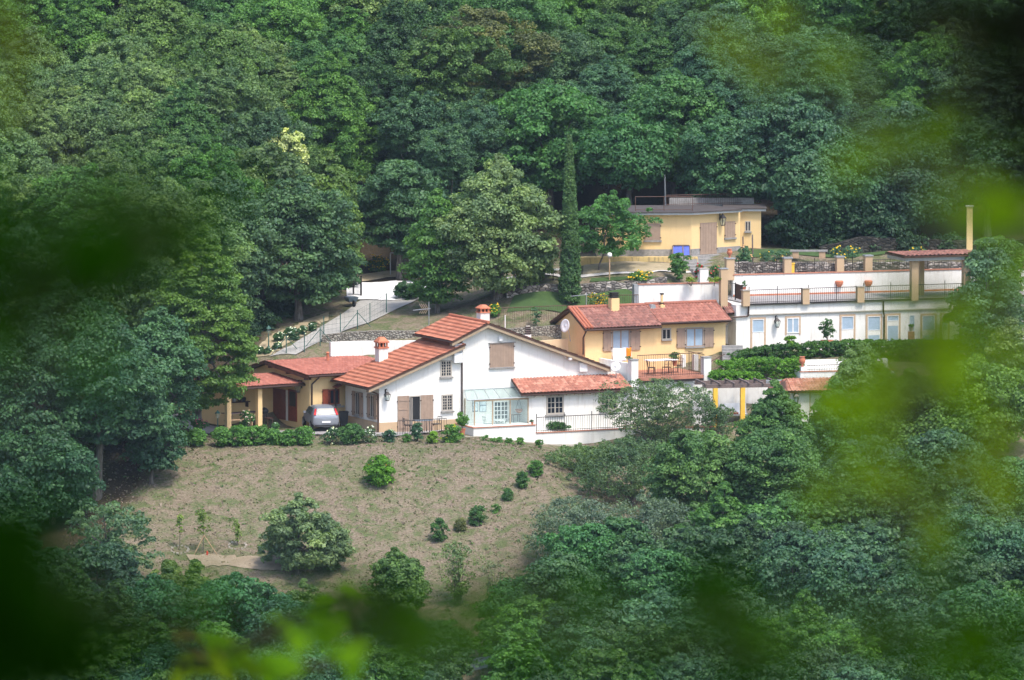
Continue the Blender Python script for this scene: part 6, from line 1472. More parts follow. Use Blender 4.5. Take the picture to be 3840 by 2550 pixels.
tree('walnut_tree', 'large green tree at the right edge below the long building', 'tree', 3680, 1330, 420, 6.5, (.085, .150, .034), 'oak', .1, 260, .8, 110, .16, 60)
tree('poplar_tree', 'grey green bare twigged tree below the hornbeams on the right', 'tree', 3260, 1620, 360, 6, (.050, .098, .066), 'oak', .1, 200, .65, 110, .14, 61, lump=.35, nl=18)
tree('poplar_tree', 'tree with light bare twigs at the right edge, mid height', 'tree', 3560, 1600, 360, 6, (.055, .110, .060), 'oak', .1, 220, .7, 110, .15, 62, nl=16)
tree('poplar_tree', 'green tree at the far right edge under the lime blur', 'tree', 3800, 1700, 320, 6, (.055, .120, .045), 'oak', .1, 200, .75, 110, .16, 63)
# wispy growth in the middle
def wispy(name, label, px, ytop, width, Y, color, seed, n, per=34, base=None, leaf=.09, clump=.34, prof='vase', tw=36, col_tw='bark'):
    if Y < 40: Y = solveY(px, ytop, Y)
    g = gpx(px, Y); zt = P(px, ytop, Y).z; h = zt - g.z; R_ = width / 2 / (FPX / Y)
    me, C = crown('crown', h * .12, h, R_, prof, n, clump, per, leaf, seed, flat=.9, lump=.35, inner=.35, asym=.5)
    t = thing(name, label, 'tree', g); link('crown', me, M['leaf'], t, None, color)
    rng = np.random.default_rng(seed + 7); m = MB()
    for i in rng.choice(len(C), min(tw, len(C)), replace=False):
        c = Vector(C[i]); k = Vector((c.x * .35, c.y * .35, c.z * .55)); m.path([(rng.normal(0, .12), rng.normal(0, .12), -.2), tuple(k), tuple(c)], [.035, .022, .006], 4)
    m.build('trunk', col_tw, t); return t
wispy('birch_tree', 'thin leaved birch sprawling in front of the garage and lean-to wall', 2470, 1430, 560, 4.7, (.085, .125, .065), 71, 680, 32, leaf=.085, clump=.36)
wispy('birch_tree', 'denser lower birch growth hiding the white terrace wall', 2370, 1640, 480, 4, (.072, .115, .055), 72, 400, 46, leaf=.09, clump=.42, prof='oak')
wispy('birch_tree', 'slim birch crown reaching in front of the left yellow pergola post', 2690, 1520, 180, 3.6, (.085, .130, .060), 176, 170, 30, leaf=.085, clump=.32)
wispy('willow_shrub', 'shrubby willow at the right end of the bare meadow bank', 2200, 1680, 300, 391, (.085, .130, .050), 73, 200, 46, leaf=.09, prof='round')
wispy('willow_shrub', 'misty grey willow thicket right of the row of ball shrubs', 2160, 1860, 420, 4.5, (.095, .130, .095), 74, 420, 44, leaf=.085, clump=.45, prof='oak', tw=60)
wispy('willow_shrub', 'misty grey willow thicket beneath the hornbeams', 2430, 1860, 420, 4.5, (.095, .130, .092), 75, 420, 44, leaf=.085, clump=.45, prof='oak', tw=60)
wispy('poplar_tree', 'loose grey twigged thicket at the lower right under the poplars', 3000, 1960, 420, 5, (.050, .090, .062), 76, 420, 60, leaf=.11, clump=.5, prof='oak', tw=40)
# lower fringe
low = (
 ('oak_tree', 'thin crowned oak standing in front of the lower left corner of the meadow', 400, 1885, 370, 5, (.070, .120, .062), 81, 'round', 150, 60, .13, .48),
 ('laurel_tree', 'glossy leaved evergreen tree standing in the lower meadow', 1115, 1856, 290, 375.5, (.115, .160, .078), 82, 'oak', 170, 120, .13, .46),
 ('laurel_tree', 'lower companion of the glossy evergreen, spreading right', 1240, 1945, 170, 375.8, (.110, .155, .075), 83, 'oak', 80, 110, .13, .42),
 ('hornbeam_tree', 'small pointed hornbeam below the saplings', 720, 2085, 130, 370.5, (.085, .135, .035), 84, 'cone', 90, 110, .11, .4),
 ('hornbeam_tree', 'small yellow green tree left of the pointed hornbeam below the saplings', 620, 2085, 140, 370, (.095, .135, .040), 85, 'egg', 90, 100, .11, .4),
 ('hornbeam_tree', 'pointed dark green hornbeam at the bottom of the meadow', 1480, 2055, 250, 4.5, (.070, .125, .034), 86, 'egg', 230, 120, .13, .52),
 ('elm_tree', 'dark green elm at the bottom left with a rounded tip', 560, 2160, 400, 5, (.034, .100, .044), 87, 'oak', 240, 110, .14, .65),
 ('elm_tree', 'dark green elm in the bottom left centre', 880, 2150, 380, 5, (.032, .098, .042), 88, 'oak', 240, 110, .14, .65),
 ('elm_tree', 'bluish elm under the glossy evergreen', 1060, 2230, 300, 4.5, (.034, .090, .055), 89, 'oak', 200, 110, .14, .6),
 ('hornbeam_tree', 'yellow green sapling tree in front of the glossy evergreen', 1130, 2170, 170, 3.5, (.100, .150, .050), 90, 'egg', 90, 110, .11, .42),
 ('elm_tree', 'shaded elm at the very bottom left', 250, 2230, 420, 5, (.030, .085, .035), 91, 'oak', 230, 110, .15, .7),
 ('elm_tree', 'shaded tree at the bottom left corner', 40, 2080, 360, 6, (.030, .080, .035), 92, 'oak', 210, 110, .15, .7),
 ('elm_tree', 'tree filling the bottom edge below the left elms', 700, 2380, 500, 6, (.032, .085, .045), 93, 'oak', 240, 110, .15, .7),
 ('elm_tree', 'tree at the bottom edge in the left centre', 1180, 2400, 480, 6, (.032, .085, .048), 94, 'oak', 240, 110, .15, .7),
 ('elm_tree', 'bright fresh tree growing below the grey willows', 2200, 1965, 420, 6, (.046, .125, .044), 95, 'vase', 330, 110, .13, .58),
 ('elm_tree', 'fresh green tree right of centre below the willows', 2480, 2060, 380, 6, (.046, .118, .046), 96, 'vase', 300, 110, .13, .58),
 ('elm_tree', 'darker green tree in the lower centre right', 1980, 2150, 330, 5, (.040, .105, .034), 97, 'oak', 220, 110, .14, .6),
 ('ash_tree', 'soft olive tree near the bottom centre', 2280, 2330, 420, 5, (.055, .100, .048), 98, 'oak', 240, 110, .14, .65),
 ('ash_tree', 'small green tree at the bottom centre beside the lane', 1960, 2395, 300, 4, (.045, .105, .048), 99, 'vase', 170, 100, .13, .55),
 ('ash_tree', 'green tree at the bottom right of centre', 2640, 2300, 360, 5, (.045, .095, .045), 100, 'oak', 200, 110, .14, .65),
 ('poplar_tree', 'round dark tree in the lower right below the poplars', 2990, 1980, 420, 6, (.040, .090, .050), 101, 'oak', 300, 110, .14, .65),
 ('poplar_tree', 'wide dark tree in the lower right centre', 3250, 2080, 460, 6.5, (.040, .092, .050), 102, 'oak', 320, 110, .14, .68),
 ('poplar_tree', 'bluish green tree at the lower right edge', 3640, 1900, 440, 6.5, (.045, .105, .055), 103, 'oak', 320, 110, .14, .68),
 ('poplar_tree', 'leafy tree at the lower right edge, below the bluish one', 3700, 2180, 460, 6.5, (.042, .105, .040), 104, 'oak', 300, 110, .15, .7),
 ('elm_tree', 'small green tree filling the foot of the meadow right of the wispy shrub', 1900, 2230, 230, 4, (.06, .12, .04), 177, 'round', 120, 110, .12, .5),
 ('elm_tree', 'small green tree at the foot of the meadow left of the lane', 1660, 2330, 260, 4, (.06, .12, .04), 178, 'round', 130, 110, .12, .5),
 ('maple_tree', 'small bright green treetop poking up at the bottom right', 3110, 2310, 330, 4, (.090, .175, .070), 105, 'vase', 180, 110, .13, .5),
 ('poplar_tree', 'shaded tree between the bright treetop and the right edge', 3430, 2250, 420, 5, (.034, .080, .046), 106, 'oak', 260, 110, .15, .7),
 ('elm_tree', 'tree at the bottom right edge of the photo', 3700, 2420, 440, 6, (.040, .100, .035), 107, 'oak', 220, 110, .15, .7),
 ('elm_tree', 'tree at the bottom edge right of the lane', 2700, 2460, 420, 5, (.040, .095, .038), 108, 'oak', 200, 110, .15, .7),
 ('elm_tree', 'dark tree at the bottom edge under the bright treetop', 3200, 2450, 420, 5, (.036, .085, .040), 109, 'oak', 200, 110, .15, .7),
)
for nm, la, px, yt, wd, Y, col, sd, pf, nc, per, lf, cl in low:
    tree(nm, la, 'tree', px, yt, wd, Y, col, pf, .04 if sd in (82, 83) else .12, nc, cl, per, lf, sd, lump=.6 if sd in (82, 83) else .35)
def grass():
    rng = np.random.default_rng(31); n = 26000; X = rng.uniform(-26, 12, n); Y = rng.uniform(362, 396, n); Z = gzs(X, Y)
    h = rng.uniform(.03, .075, n) * (1 + (rng.random(n) < .04) * 1.2); a = rng.random(n) * 3.14; w_ = h * 1.3; c, s_ = np.cos(a) * w_, np.sin(a) * w_
    lean = rng.normal(0, .05, (n, 2)); z0 = Z - .02
    V = np.stack([np.stack([X - c * .5, Y - s_ * .5, z0], 1), np.stack([X + c * .5, Y + s_ * .5, z0], 1), np.stack([X + c * .7 + lean[:, 0], Y + s_ * .7, Z + h], 1), np.stack([X - c * .6 + lean[:, 0], Y - s_ * .6, Z + h * .8], 1)], 1).reshape(-1, 3)
    f = np.sin(X * .8) * np.cos(Y * .9 + X * .3) * .5 + .5; rn = np.clip(rng.random(n) * .7 + f * .3, 0, 1)
    m, nt, b = nmat('dry_grass_tufts'); at = nt.nodes.new('ShaderNodeAttribute'); at.attribute_name = 'rnd'
    nt.links.new(ramp(nt, at.outputs['Fac'], [(0, (.10, .15, .04)), (.4, (.15, .145, .08)), (.75, (.255, .20, .155)), (1, (.38, .32, .25))]), b.inputs['Base Color']); b.inputs['Roughness'].default_value = 1; b.inputs['Specular IOR Level'].default_value = .1
    tag(link('meadow_grass', raw_mesh('meadow_grass', V, np.arange(4 * n).reshape(n, 4), rn), m), 'short dry grass tufts on the sloping meadow', kind='stuff')
grass()
def weeds():
    rng = np.random.default_rng(32); n = 520; X = rng.uniform(-25, 9, n); Y = rng.uniform(364, 395, n); k = (np.sin(X * .5 + 1) * np.cos(Y * .4) + rng.normal(0, .5, n)) > -.1; X, Y = X[k], Y[k]
    C = np.stack([X, Y, gzs(X, Y) + .02], 1); V, Q, rn = cloud(C, rng.uniform(.06, .2, len(C)), 16, .07, rng, flat=.6)
    tag(link('meadow_weeds', raw_mesh('meadow_weeds', V, Q, rn), M['leaf'], None, None, (.075, .13, .04)), 'scattered low green weeds on the dry meadow', kind='stuff')
weeds()
wispy('willow_shrub', 'wispy light green shrub at the bottom right of the meadow', 1720, 2040, 200, 3.5, (.110, .150, .060), 77, 90, 30, leaf=.09, prof='vase', tw=40)
wispy('willow_shrub', 'thin pale shrub leaning out right of the wispy green one', 1850, 2110, 130, 2.8, (.120, .140, .075), 78, 34, 22, leaf=.08, prof='vase', tw=24)
# ================================================================ the wooded hill
def forest():
    cols = [(BLUE, 'bluish green'), (DEEP, 'deep green'), (MID, 'mid green'), (FRESH, 'fresh green'), (OLIVE, 'olive green'), (TEAL, 'blue grey green'), (PALE, 'pale yellowish green'), (BROWN, 'brownish green')]
    protos = []
    for k, (pf, hh, rr, nc, cl, lu) in enumerate((('oak', 11.0, 3.7, 680, .58, .42), ('oak', 11.6, 3.3, 620, .54, .46), ('egg', 11.4, 3.2, 600, .52, .36), ('round', 10.4, 3.9, 680, .58, .45), ('oak', 10.0, 4.2, 720, .62, .5), ('egg', 12.4, 3.2, 660, .52, .42), ('vase', 10.8, 3.5, 620, .55, .45))):
        me, C = crown('crown', hh * .28, hh, rr, pf, nc, cl * .95, 140, .115, 200 + k, lump=lu, flat=.85, inner=.2, asym=.9, down=.2)
        tm = trunk_mesh(C, hh * .28, .2, np.random.default_rng(300 + k), nl=10)
        mt = bpy.data.meshes.new('trunk'); mt.from_pydata(tm.v, [], tm.f); mt.materials.append(M['bark']); me.materials.append(M['leaf'])
        protos.append((me, mt, hh))
    rng = np.random.default_rng(77); spots = []
    def edge(px):
        return float(np.interp(px, [-300, 700, 900, 1100, 1300, 1450, 1700, 2050, 2300, 2550, 2950, 3300, 4200], [406, 409, 420, 423, 433, 436, 431, 437, 439, 438, 434, 433, 434]))
    Y = 406.0; row = 0
    while Y < 486:
        half = 1920 / FPX * Y + 2.5; x = -half + (row % 2) * 2.7
        while x < half:
            xx = x + rng.uniform(-1.1, 1.1); yy = Y + rng.uniform(-1.2, 1.2); px = 1920 + xx / yy * FPX * CP
            if yy > edge(px): spots.append((xx, yy, px))
            x += 5.4
        Y += 4.4; row += 1
    X = np.array([s[0] for s in spots]); YY = np.array([s[1] for s in spots]); Z = gzs(X, YY)
    def topy(x, y, z):     # picture row of a world point
        d = y * CP - z * SP; return 1275 - FPX * (y * SP + z * CP) / d
    marks = [(150, 'at the left edge'), (330, 'just in from the left edge'), (560, 'above the dark left blur'), (780, 'above the left side of the linden'), (1130, 'above the right side of the linden'), (1420, 'above the gravel yard'), (1740, 'above the mesh gate'), (2010, 'above the pale maple'), (2270, 'above the cypress'), (2560, 'above the cottage window'), (2860, 'above the cottage door'), (3160, 'above the yellow roses'), (3500, 'above the deck pergola'), (3700, 'above the tall tan column'), (9999, 'at the right edge')]
    out = []
    for i, (x, y, px) in enumerate(spots):
        k = int(rng.integers(len(protos))); s = rng.uniform(.78, 1.12) * (1.0 if y < 450 else .95)
        top = topy(x, y, Z[i] + protos[k][2] * s); bot = topy(x, y, Z[i] + protos[k][2] * s * .3)
        if bot < -30: continue
        # colour drifts over the hill as in the photo: paler to the left middle and top centre, bluer to the right
        f = (math.sin(px * .0021 + 1.0) + math.sin(top * .006 + px * .0012)) * .25 + .5 + rng.normal(0, .22)
        if px > 2500: f -= .18
        if 1500 < px < 2500 and top < 150: f += .2
        if px < 1400 and 350 < top < 800: f += .28
        ci = [5, 0, 1, 2, 3, 4, 6][int(np.clip(f * 7, 0, 6))]
        if rng.random() < .012: ci = 7
        out.append([x, y, Z[i], px, top, k, s, ci])
    out.sort(key=lambda o: o[4]); seen = {}
    ordw = ['first', 'second', 'third', 'fourth', 'fifth', 'sixth', 'seventh', 'eighth', 'ninth', 'tenth', 'eleventh', 'twelfth', 'thirteenth', 'fourteenth', 'fifteenth', 'sixteenth', 'seventeenth', 'eighteenth', 'nineteenth', 'twentieth', 'twenty-first', 'twenty-second', 'twenty-third', 'twenty-fourth', 'twenty-fifth']
    for x, y, z, px, top, k, s, ci in out:
        mk = next(m for l, m in marks if px < l); n = seen.get(mk, 0); seen[mk] = n + 1
        lab = f"{cols[ci][1].replace(' green', '')} hill tree, {ordw[min(n, 24)]} from the top {mk}"
        t = thing('forest_tree', lab, 'tree', (x, y, z - .1), rng.uniform(0, 6.28), 'broadleaf trees of the wooded hill'); t.scale = (s * rng.uniform(.9, 1.1), s * rng.uniform(.9, 1.1), s)
        c = cols[ci][0]; j = rng.uniform(.88, 1.14); tint = rng.uniform(.95, 1.06)
        a = bpy.data.objects.new('crown', protos[k][0]); COL.objects.link(a); a.parent = t; a.color = (c[0] * j * tint, c[1] * j, c[2] * j / tint, 1)
        b = bpy.data.objects.new('trunk', protos[k][1]); COL.objects.link(b); b.parent = t
    print('forest', len(out))
forest()
tree('chestnut_tree', 'cream flowering treetop standing out on the wooded hill', 'tree', 1068, 488, 160, 427, (.36, .37, .17), 'round', .72, 60, .5, 110, .13, 150, flat=.8)
tree('dead_tree', 'brownish tree on the hill between the pale maple and the mesh gate', 'tree', 1590, 440, 240, 440, (.10, .085, .035), 'oak', .3, 200, .7, 100, .16, 151)
# ================================================================ out of focus foliage close to the camera
def nearmat(name, tr_amt, tint):
    m, nt, b = nmat(name); oi = nt.nodes.new('ShaderNodeObjectInfo'); at = nt.nodes.new('ShaderNodeAttribute'); at.attribute_name = 'rnd'
    c = mix(nt, 1.0, oi.outputs['Color'], ramp(nt, at.outputs['Fac'], [(0, (.7, .75, .8)), (1, (1.3, 1.2, 1.0))]), 'MULTIPLY')
    nt.links.new(c, b.inputs['Base Color']); b.inputs['Roughness'].default_value = .6; b.inputs['Specular IOR Level'].default_value = .0
    t = nt.nodes.new('ShaderNodeBsdfTranslucent'); nt.links.new(mix(nt, 1.0, c, tint, 'MULTIPLY'), t.inputs[0])
    ms = nt.nodes.new('ShaderNodeMixShader'); ms.inputs[0].default_value = tr_amt
    nt.links.new(b.outputs[0], ms.inputs[1]); nt.links.new(t.outputs[0], ms.inputs[2]); nt.links.new(ms.outputs[0], nt.nodes['Material Output'].inputs[0]); return m
M['nearleaf'] = nearmat('near_leaves', .45, (1.2, 1.3, .5))
M['near_bark'] = plain('near_bark', (.03, .03, .02), .95); M['near_bark'].node_tree.nodes['Principled BSDF'].inputs['Specular IOR Level'].default_value = 0
def near(name, label, d, patches, size, color, seed, twigs=(), group=None, cat='branch', updir=(0, -.5, .8)):
    """a leafy bough d metres away; patches = (px, py, rx, ry, cover)"""
    rng = np.random.default_rng(seed); s = d / FPX; Cs = []
    for px, py, rx, ry, cov in patches:
        n = max(2, int(cov * math.pi * rx * ry * s * s / (size * size * .42)))
        a = rng.random(n) * 6.283; r = np.sqrt(rng.random(n)) 
        X = px + rx * r * np.cos(a); Yp = py + ry * r * np.sin(a)
        for i in range(n): Cs.append(tuple(P(X[i], Yp[i], d * (1 + rng.uniform(-.05, .05)))))
    C = np.array(Cs); o = C.mean(0); n = len(C)
    N = np.tile(np.array(updir, float), (n, 1)) + rng.normal(0, .45, (n, 3)); N /= np.linalg.norm(N, axis=1, keepdims=True)
    r = rng.normal(0, 1, (n, 3)); t = np.cross(N, r); t /= np.linalg.norm(t, axis=1, keepdims=True); b = np.cross(N, t)
    sz = size * rng.uniform(.75, 1.25, (n, 1)); L_ = C - o; V = []
    prof = [(-.5, 0), (-.25, .2), (.05, .27), (.3, .16), (.5, 0), (.3, -.16), (.05, -.27), (-.25, -.2)]
    for u, v in prof: V.append(L_ + t * sz * 1.3 * u + b * sz * 1.3 * v - N * sz * abs(v) * .3)
    V = np.stack(V, 1).reshape(-1, 3); Q = np.arange(8 * n).reshape(n, 8)
    th = thing(name, label, cat, tuple(o), 0, group)
    link('leaves', raw_mesh('leaves', V, Q, rng.random(n)), M['nearleaf'], th, None, color)
    m = MB()
    for tw in (twigs or [[(p[0], p[1]) for p in patches]]):
        pts = [tuple(P(x, y, d) - Vector(o)) for x, y in tw]
        if len(pts) < 2: pts.append(tuple(Vector(pts[0]) + Vector((.05, 0, .08))))
        m.path(pts, [.004 * d / 6] * len(pts), 6)
    m.build('twig', 'near_bark', th)
    return th
G_ = 'blurred boughs close to the camera'
DG_SHADE = (.007, .034, .0008)  # leaf green darkened so its colour carries the shade of a canopy overhead
near('leafy_branch', 'very blurred dark green bough at the left edge, upper middle', 4.2, [(300, 640, 400, 80, .35), (150, 1250, 300, 100, .7), (150, 1030, 430, 130, 4.0), (430, 900, 350, 130, 3.4), (100, 880, 300, 130, 2.4), (650, 780, 260, 100, .9), (330, 730, 330, 70, .45), (-80, 1050, 200, 330, 3.0), (800, 690, 200, 60, .25), (150, 1200, 200, 80, .5)], .026, DG_SHADE, 1, group=G_)
near('leafy_branch', 'blurred near black bough filling the bottom left corner', 4.0, [(700, 2350, 260, 120, .4), (350, 2180, 260, 100, .4), (-60, 2250, 300, 400, 5.0), (120, 2430, 380, 220, 4.0), (360, 2380, 300, 220, 1.2), (150, 2050, 150, 180, 1.1), (640, 2480, 300, 120, .8), (560, 2300, 260, 120, .4)], .026, (.004, .020, .0008), 2, group=G_)  # shade put into the leaf colour, hence near black
near('leafy_branch', 'blurred olive spray at the top left corner', 6, [(20, 60, 60, 190, 1.3), (60, 220, 90, 230, .4)], .03, (.05, .08, .004), 3, group=G_)
near('leafy_branch', 'blurred dark green bough low in the centre, right of the lime leaves', 6, [(1380, 2270, 170, 100, 2.2), (1500, 2360, 210, 120, 2.0), (1650, 2430, 210, 100, 1.2), (1290, 2180, 90, 60, .8), (1150, 2330, 200, 100, .6)], .03, (.006, .026, .0008), 4, group=G_)  # dark leaf colour includes painted shade
near('leafy_branch', 'faint dark blurred bough in front of the lower centre trees', 6, [(1900, 2150, 200, 120, .8), (2050, 2230, 240, 110, .7), (2150, 2500, 300, 70, 1.1)], .03, DG_SHADE, 5, group=G_)
near('leafy_branch', 'blurred dark green bough rising from the bottom edge right of centre', 5.5, [(2680, 2250, 160, 150, 2.4), (2700, 2420, 230, 170, 2.0), (2650, 2150, 110, 90, .9), (2880, 2480, 160, 80, .6), (2480, 2480, 150, 80, .6)], .028, DG_SHADE, 6, group=G_)
near('leafy_branch', 'blurred green bough in the bottom right corner', 5.5, [(3500, 2480, 300, 90, 1.5), (3740, 2420, 180, 190, 2.0), (3330, 2400, 200, 80, .6), (3100, 2500, 220, 50, .8)], .028, (.014, .045, .0008), 7, group=G_)
LM = (.095, .18, .002)
near('leafy_branch', 'big blurred lime bough in front of the right side trees', 7, [(3230, 1450, 240, 130, .95), (3420, 1380, 220, 160, 1.05), (3130, 1510, 130, 80, .5), (3600, 1320, 200, 180, 1.0), (3380, 1580, 230, 70, .5), (3560, 1480, 200, 90, .5)], .04, LM, 8, group=G_)
near('leafy_branch', 'blurred lime bough lower on the right side', 7, [(3560, 1810, 230, 130, 1.3), (3400, 1900, 160, 70, .6), (3740, 1750, 150, 170, 1.1), (3100, 1880, 110, 50, .35), (3600, 2020, 150, 80, .4)], .04, (.09, .15, .003), 9, group=G_)
near('leafy_branch', 'blurred lime leaves at the right edge around the tall tan column', 7, [(3700, 770, 130, 70, 1.3), (3790, 900, 100, 150, 1.3), (3670, 850, 70, 60, .4), (3800, 640, 70, 110, .9), (3790, 1250, 80, 210, .9), (3740, 1080, 110, 60, .5)], .04, (.085, .17, .002), 10, group=G_)
near('leafy_branch', 'blurred lime leaves in front of the wood at the upper right', 6.5, [(2680, 110, 90, 80, .5), (2740, 190, 90, 60, .6), (2890, 240, 110, 50, .75), (3080, 230, 90, 50, .4), (3000, 60, 160, 60, .3)], .034, (.10, .17, .006), 11, [[(2600, 60), (2800, 200), (2980, 250), (3250, 430), (3350, 520)]], group=G_)
near('leafy_branch', 'bright blurred leaf cluster in front of the wood, left of the black corner', 6.5, [(3420, 480, 110, 65, 1.8), (3340, 540, 70, 40, .7), (3490, 400, 60, 40, .4)], .036, (.085, .17, .002), 12, group=G_)
near('leafy_branch', 'single small blurred leaf cluster in front of the wood above the pergola post', 6.5, [(3145, 650, 65, 40, 1.5), (3240, 600, 90, 40, .35)], .034, (.085, .165, .002), 13, group=G_)
near('leafy_branch', 'blurred olive leaves beside the black top right corner', 6, [(3650, 220, 120, 80, .6), (3560, 120, 140, 70, .4)], .036, (.06, .09, .003), 14, group=G_)
near('leafy_branch', 'dark blurred boughs crossing the top right of the photo', 4.5, [(3500, 50, 230, 90, 1.6), (3700, 60, 180, 130, 2.4), (3330, 100, 160, 70, .7), (3760, 350, 90, 260, 2.2), (3660, 420, 130, 130, .7), (3740, 620, 80, 100, .8), (3550, 250, 130, 90, .4)], .026, (.0025, .007, .001), 15, group=G_)  # leaves painted almost black in place of real shade
near('bare_twig', 'grey brown blurred twig hanging across the wood at the upper right', 6.5, [(3230, 430, 20, 20, 1), (3350, 620, 20, 20, 1)], .01, (.06, .05, .045), 21, [[(3020, 230), (3190, 390), (3290, 520), (3380, 680)], [(3470, 560), (3600, 660), (3680, 720)]], group=G_)
near('leafy_branch', 'thin blurred leaves crossing the roof deck at the right', 8, [(3480, 1115, 170, 14, .8), (3460, 1165, 170, 12, .7), (3560, 1080, 90, 40, .5), (3600, 1180, 90, 40, .5), (3500, 1250, 100, 60, .4)], .04, (.07, .12, .005), 16, group=G_)
near('leafy_branch', 'less blurred bright lime leaves rising at the bottom edge left of centre', 17, [(1180, 2260, 70, 60, .8), (1120, 2370, 160, 90, 1.3), (880, 2430, 140, 60, .8), (1290, 2220, 100, 60, 1.3), (1330, 2440, 130, 50, 1.1), (1200, 2510, 260, 40, 1.6), (1000, 2460, 100, 70, 1.1)], .085, (.10, .23, .010), 17, group=G_)
near('leafy_branch', 'yellow green leaf tips at the bottom edge beside the reddish leaf', 17, [(860, 2470, 110, 60, 1.0), (830, 2420, 50, 40, .8), (960, 2520, 150, 40, 1.1), (640, 2500, 90, 25, .9), (720, 2530, 90, 25, 1.0)], .08, (.16, .26, .015), 18, group=G_)
near('leafy_branch', 'reddish brown blurred young leaves at the bottom edge', 16, [(745, 2455, 35, 25, .7), (700, 2385, 20, 40, .4)], .05, (.13, .10, .05), 19, group=G_)
near('leafy_branch', 'thin green veil of leaves over the left oaks', 4.0, [(250, 1300, 420, 150, .35), (700, 900, 260, 200, .30), (200, 560, 380, 140, .25), (80, 1750, 200, 250, .35)], .026, (.018, .070, .0015), 22, group=G_)
near('leafy_branch', 'thin green veil of leaves along the bottom of the photo', 4.2, [(900, 2250, 420, 120, .35), (1750, 2420, 260, 120, .8), (1750, 2250, 180, 90, .5), (2350, 2380, 420, 140, .35), (3050, 2350, 350, 140, .35), (3600, 2250, 260, 160, .35)], .026, (.022, .075, .0015), 23, group=G_)
near('leafy_branch', 'thin lime veil of leaves over the right third of the photo', 5.0, [(3550, 1150, 300, 200, .30), (3350, 1700, 400, 180, .28), (3500, 650, 300, 200, .25), (3150, 350, 350, 160, .22)], .03, (.07, .14, .002), 24, group=G_)
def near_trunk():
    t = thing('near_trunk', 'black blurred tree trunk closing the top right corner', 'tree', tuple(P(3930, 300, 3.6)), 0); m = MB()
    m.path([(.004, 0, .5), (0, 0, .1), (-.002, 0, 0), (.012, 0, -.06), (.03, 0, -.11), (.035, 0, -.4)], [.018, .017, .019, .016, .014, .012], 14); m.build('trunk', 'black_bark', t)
M['black_bark'] = plain('shade_black_bark', (.006, .006, .005), .95)  # bark blackened in its colour to stand for the shade on it
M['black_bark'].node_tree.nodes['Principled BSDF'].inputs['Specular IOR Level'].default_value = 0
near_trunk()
# ================================================================ hedges, shrubs and flowers
def gY(px, py): p = groundhit(px, py); return p.y
HG = 'clipped hedge mounds along the courtyard edge'
k = 0
for px, yt, yb, wd, col, la in (
    (832, 1603, 1674, 84, FRESH, 'bright green hedge mound below the porch, leftmost of the bright row'), (893, 1598, 1676, 92, FRESH, 'bright green hedge mound below the left porch column'),
    (962, 1597, 1677, 96, FRESH, 'bright green hedge mound below the right porch column'), (1026, 1610, 1677, 84, FRESH, 'lower bright hedge mound below the wide brown door'),
    (1085, 1612, 1681, 80, FRESH, 'bright hedge mound below the narrow glazed door'), (1142, 1602, 1674, 68, FRESH, 'last bright hedge mound of the row, left of the car'),
    (668, 1612, 1674, 84, MID, 'dull green bush at the left end of the hedge row, near the oaks'), (737, 1610, 1674, 70, FRESH, 'small green bush between the oaks and the bright hedge row')):
    bush('hedge', la, px, yt, yb, wd, 391.6, tuple(c * 1.1 for c in col), 'hedge', .24, 60, 70, .085, 400 + k, group=HG, flat=.9); k += 1
rose = lambda n, la, px, yt, yb, wd, Y, col, fl, nfl, sd, fs=.055, cl=.18: bush(n, la, px, yt, yb, wd, Y, col, 'flowering bush', cl, 34, 46, .075, sd, flower=fl, nfl=nfl, fsize=fs, flat=.9)
WHT, PNK, YEL, RED = (.72, .70, .66), (.62, .32, .34), (.78, .50, .03), (.50, .02, .03)
rose('rose_bush', 'rose bush with pale pink blooms in front of the porch bench', 925, 1542, 1602, 66, 394.8, MID, (.62, .46, .46), 30, 420)
rose('flower_clump', 'low clump of deep pink flowers left of the porch by the oaks', 752, 1578, 1606, 62, 395, MID, (.42, .12, .2), 34, 421)
rose('rose_bush', 'single white rose on a low plant below the porch floor', 1030, 1590, 1615, 22, 392.6, MID, WHT, 6, 422)
rose('rose_bush', 'dark rose bush with white blooms in front of the car', 1240, 1606, 1670, 74, 391.8, DEEP, WHT, 16, 423)
bush('round_shrub', 'large round green shrub in front of the shaded wall of the white house', 1316, 1590, 1669, 94, 391.8, MID, 'shrub', .25, 80, 80, .08, 424, flat=.9)
rose('rose_bush', 'rose bush full of white blooms right of the large round shrub', 1385, 1600, 1664, 66, 392.2, (.07, .11, .05), WHT, 26, 425)
rose('rose_bush', 'small blue green rose bush left of the open shuttered door', 1460, 1608, 1664, 46, 392.3, TEAL, WHT, 4, 426)
bush('low_shrub', 'low green ground plant under the battened door shutter', 1522, 1628, 1658, 40, 392.5, FRESH, 'shrub', .14, 24, 50, .06, 427)
rose('rose_bush', 'blue green rose bush with white blooms in front of the garden table', 1567, 1585, 1652, 54, 392.8, TEAL, WHT, 9, 428)
bush('cone_shrub', 'small bright lime green rounded shrub right of the blue green rose bush', 1622, 1617, 1668, 40, 392.2, (.12, .21, .02), 'shrub', .16, 34, 70, .06, 429)
bush('privet_shrub', 'large two toned shrub with yellow green tips left of the terracotta pot', 1695, 1594, 1668, 86, 392.6, FRESH, 'shrub', .22, 60, 70, .08, 430, flower=(.40, .40, .03), nfl=12, fsize=.07)
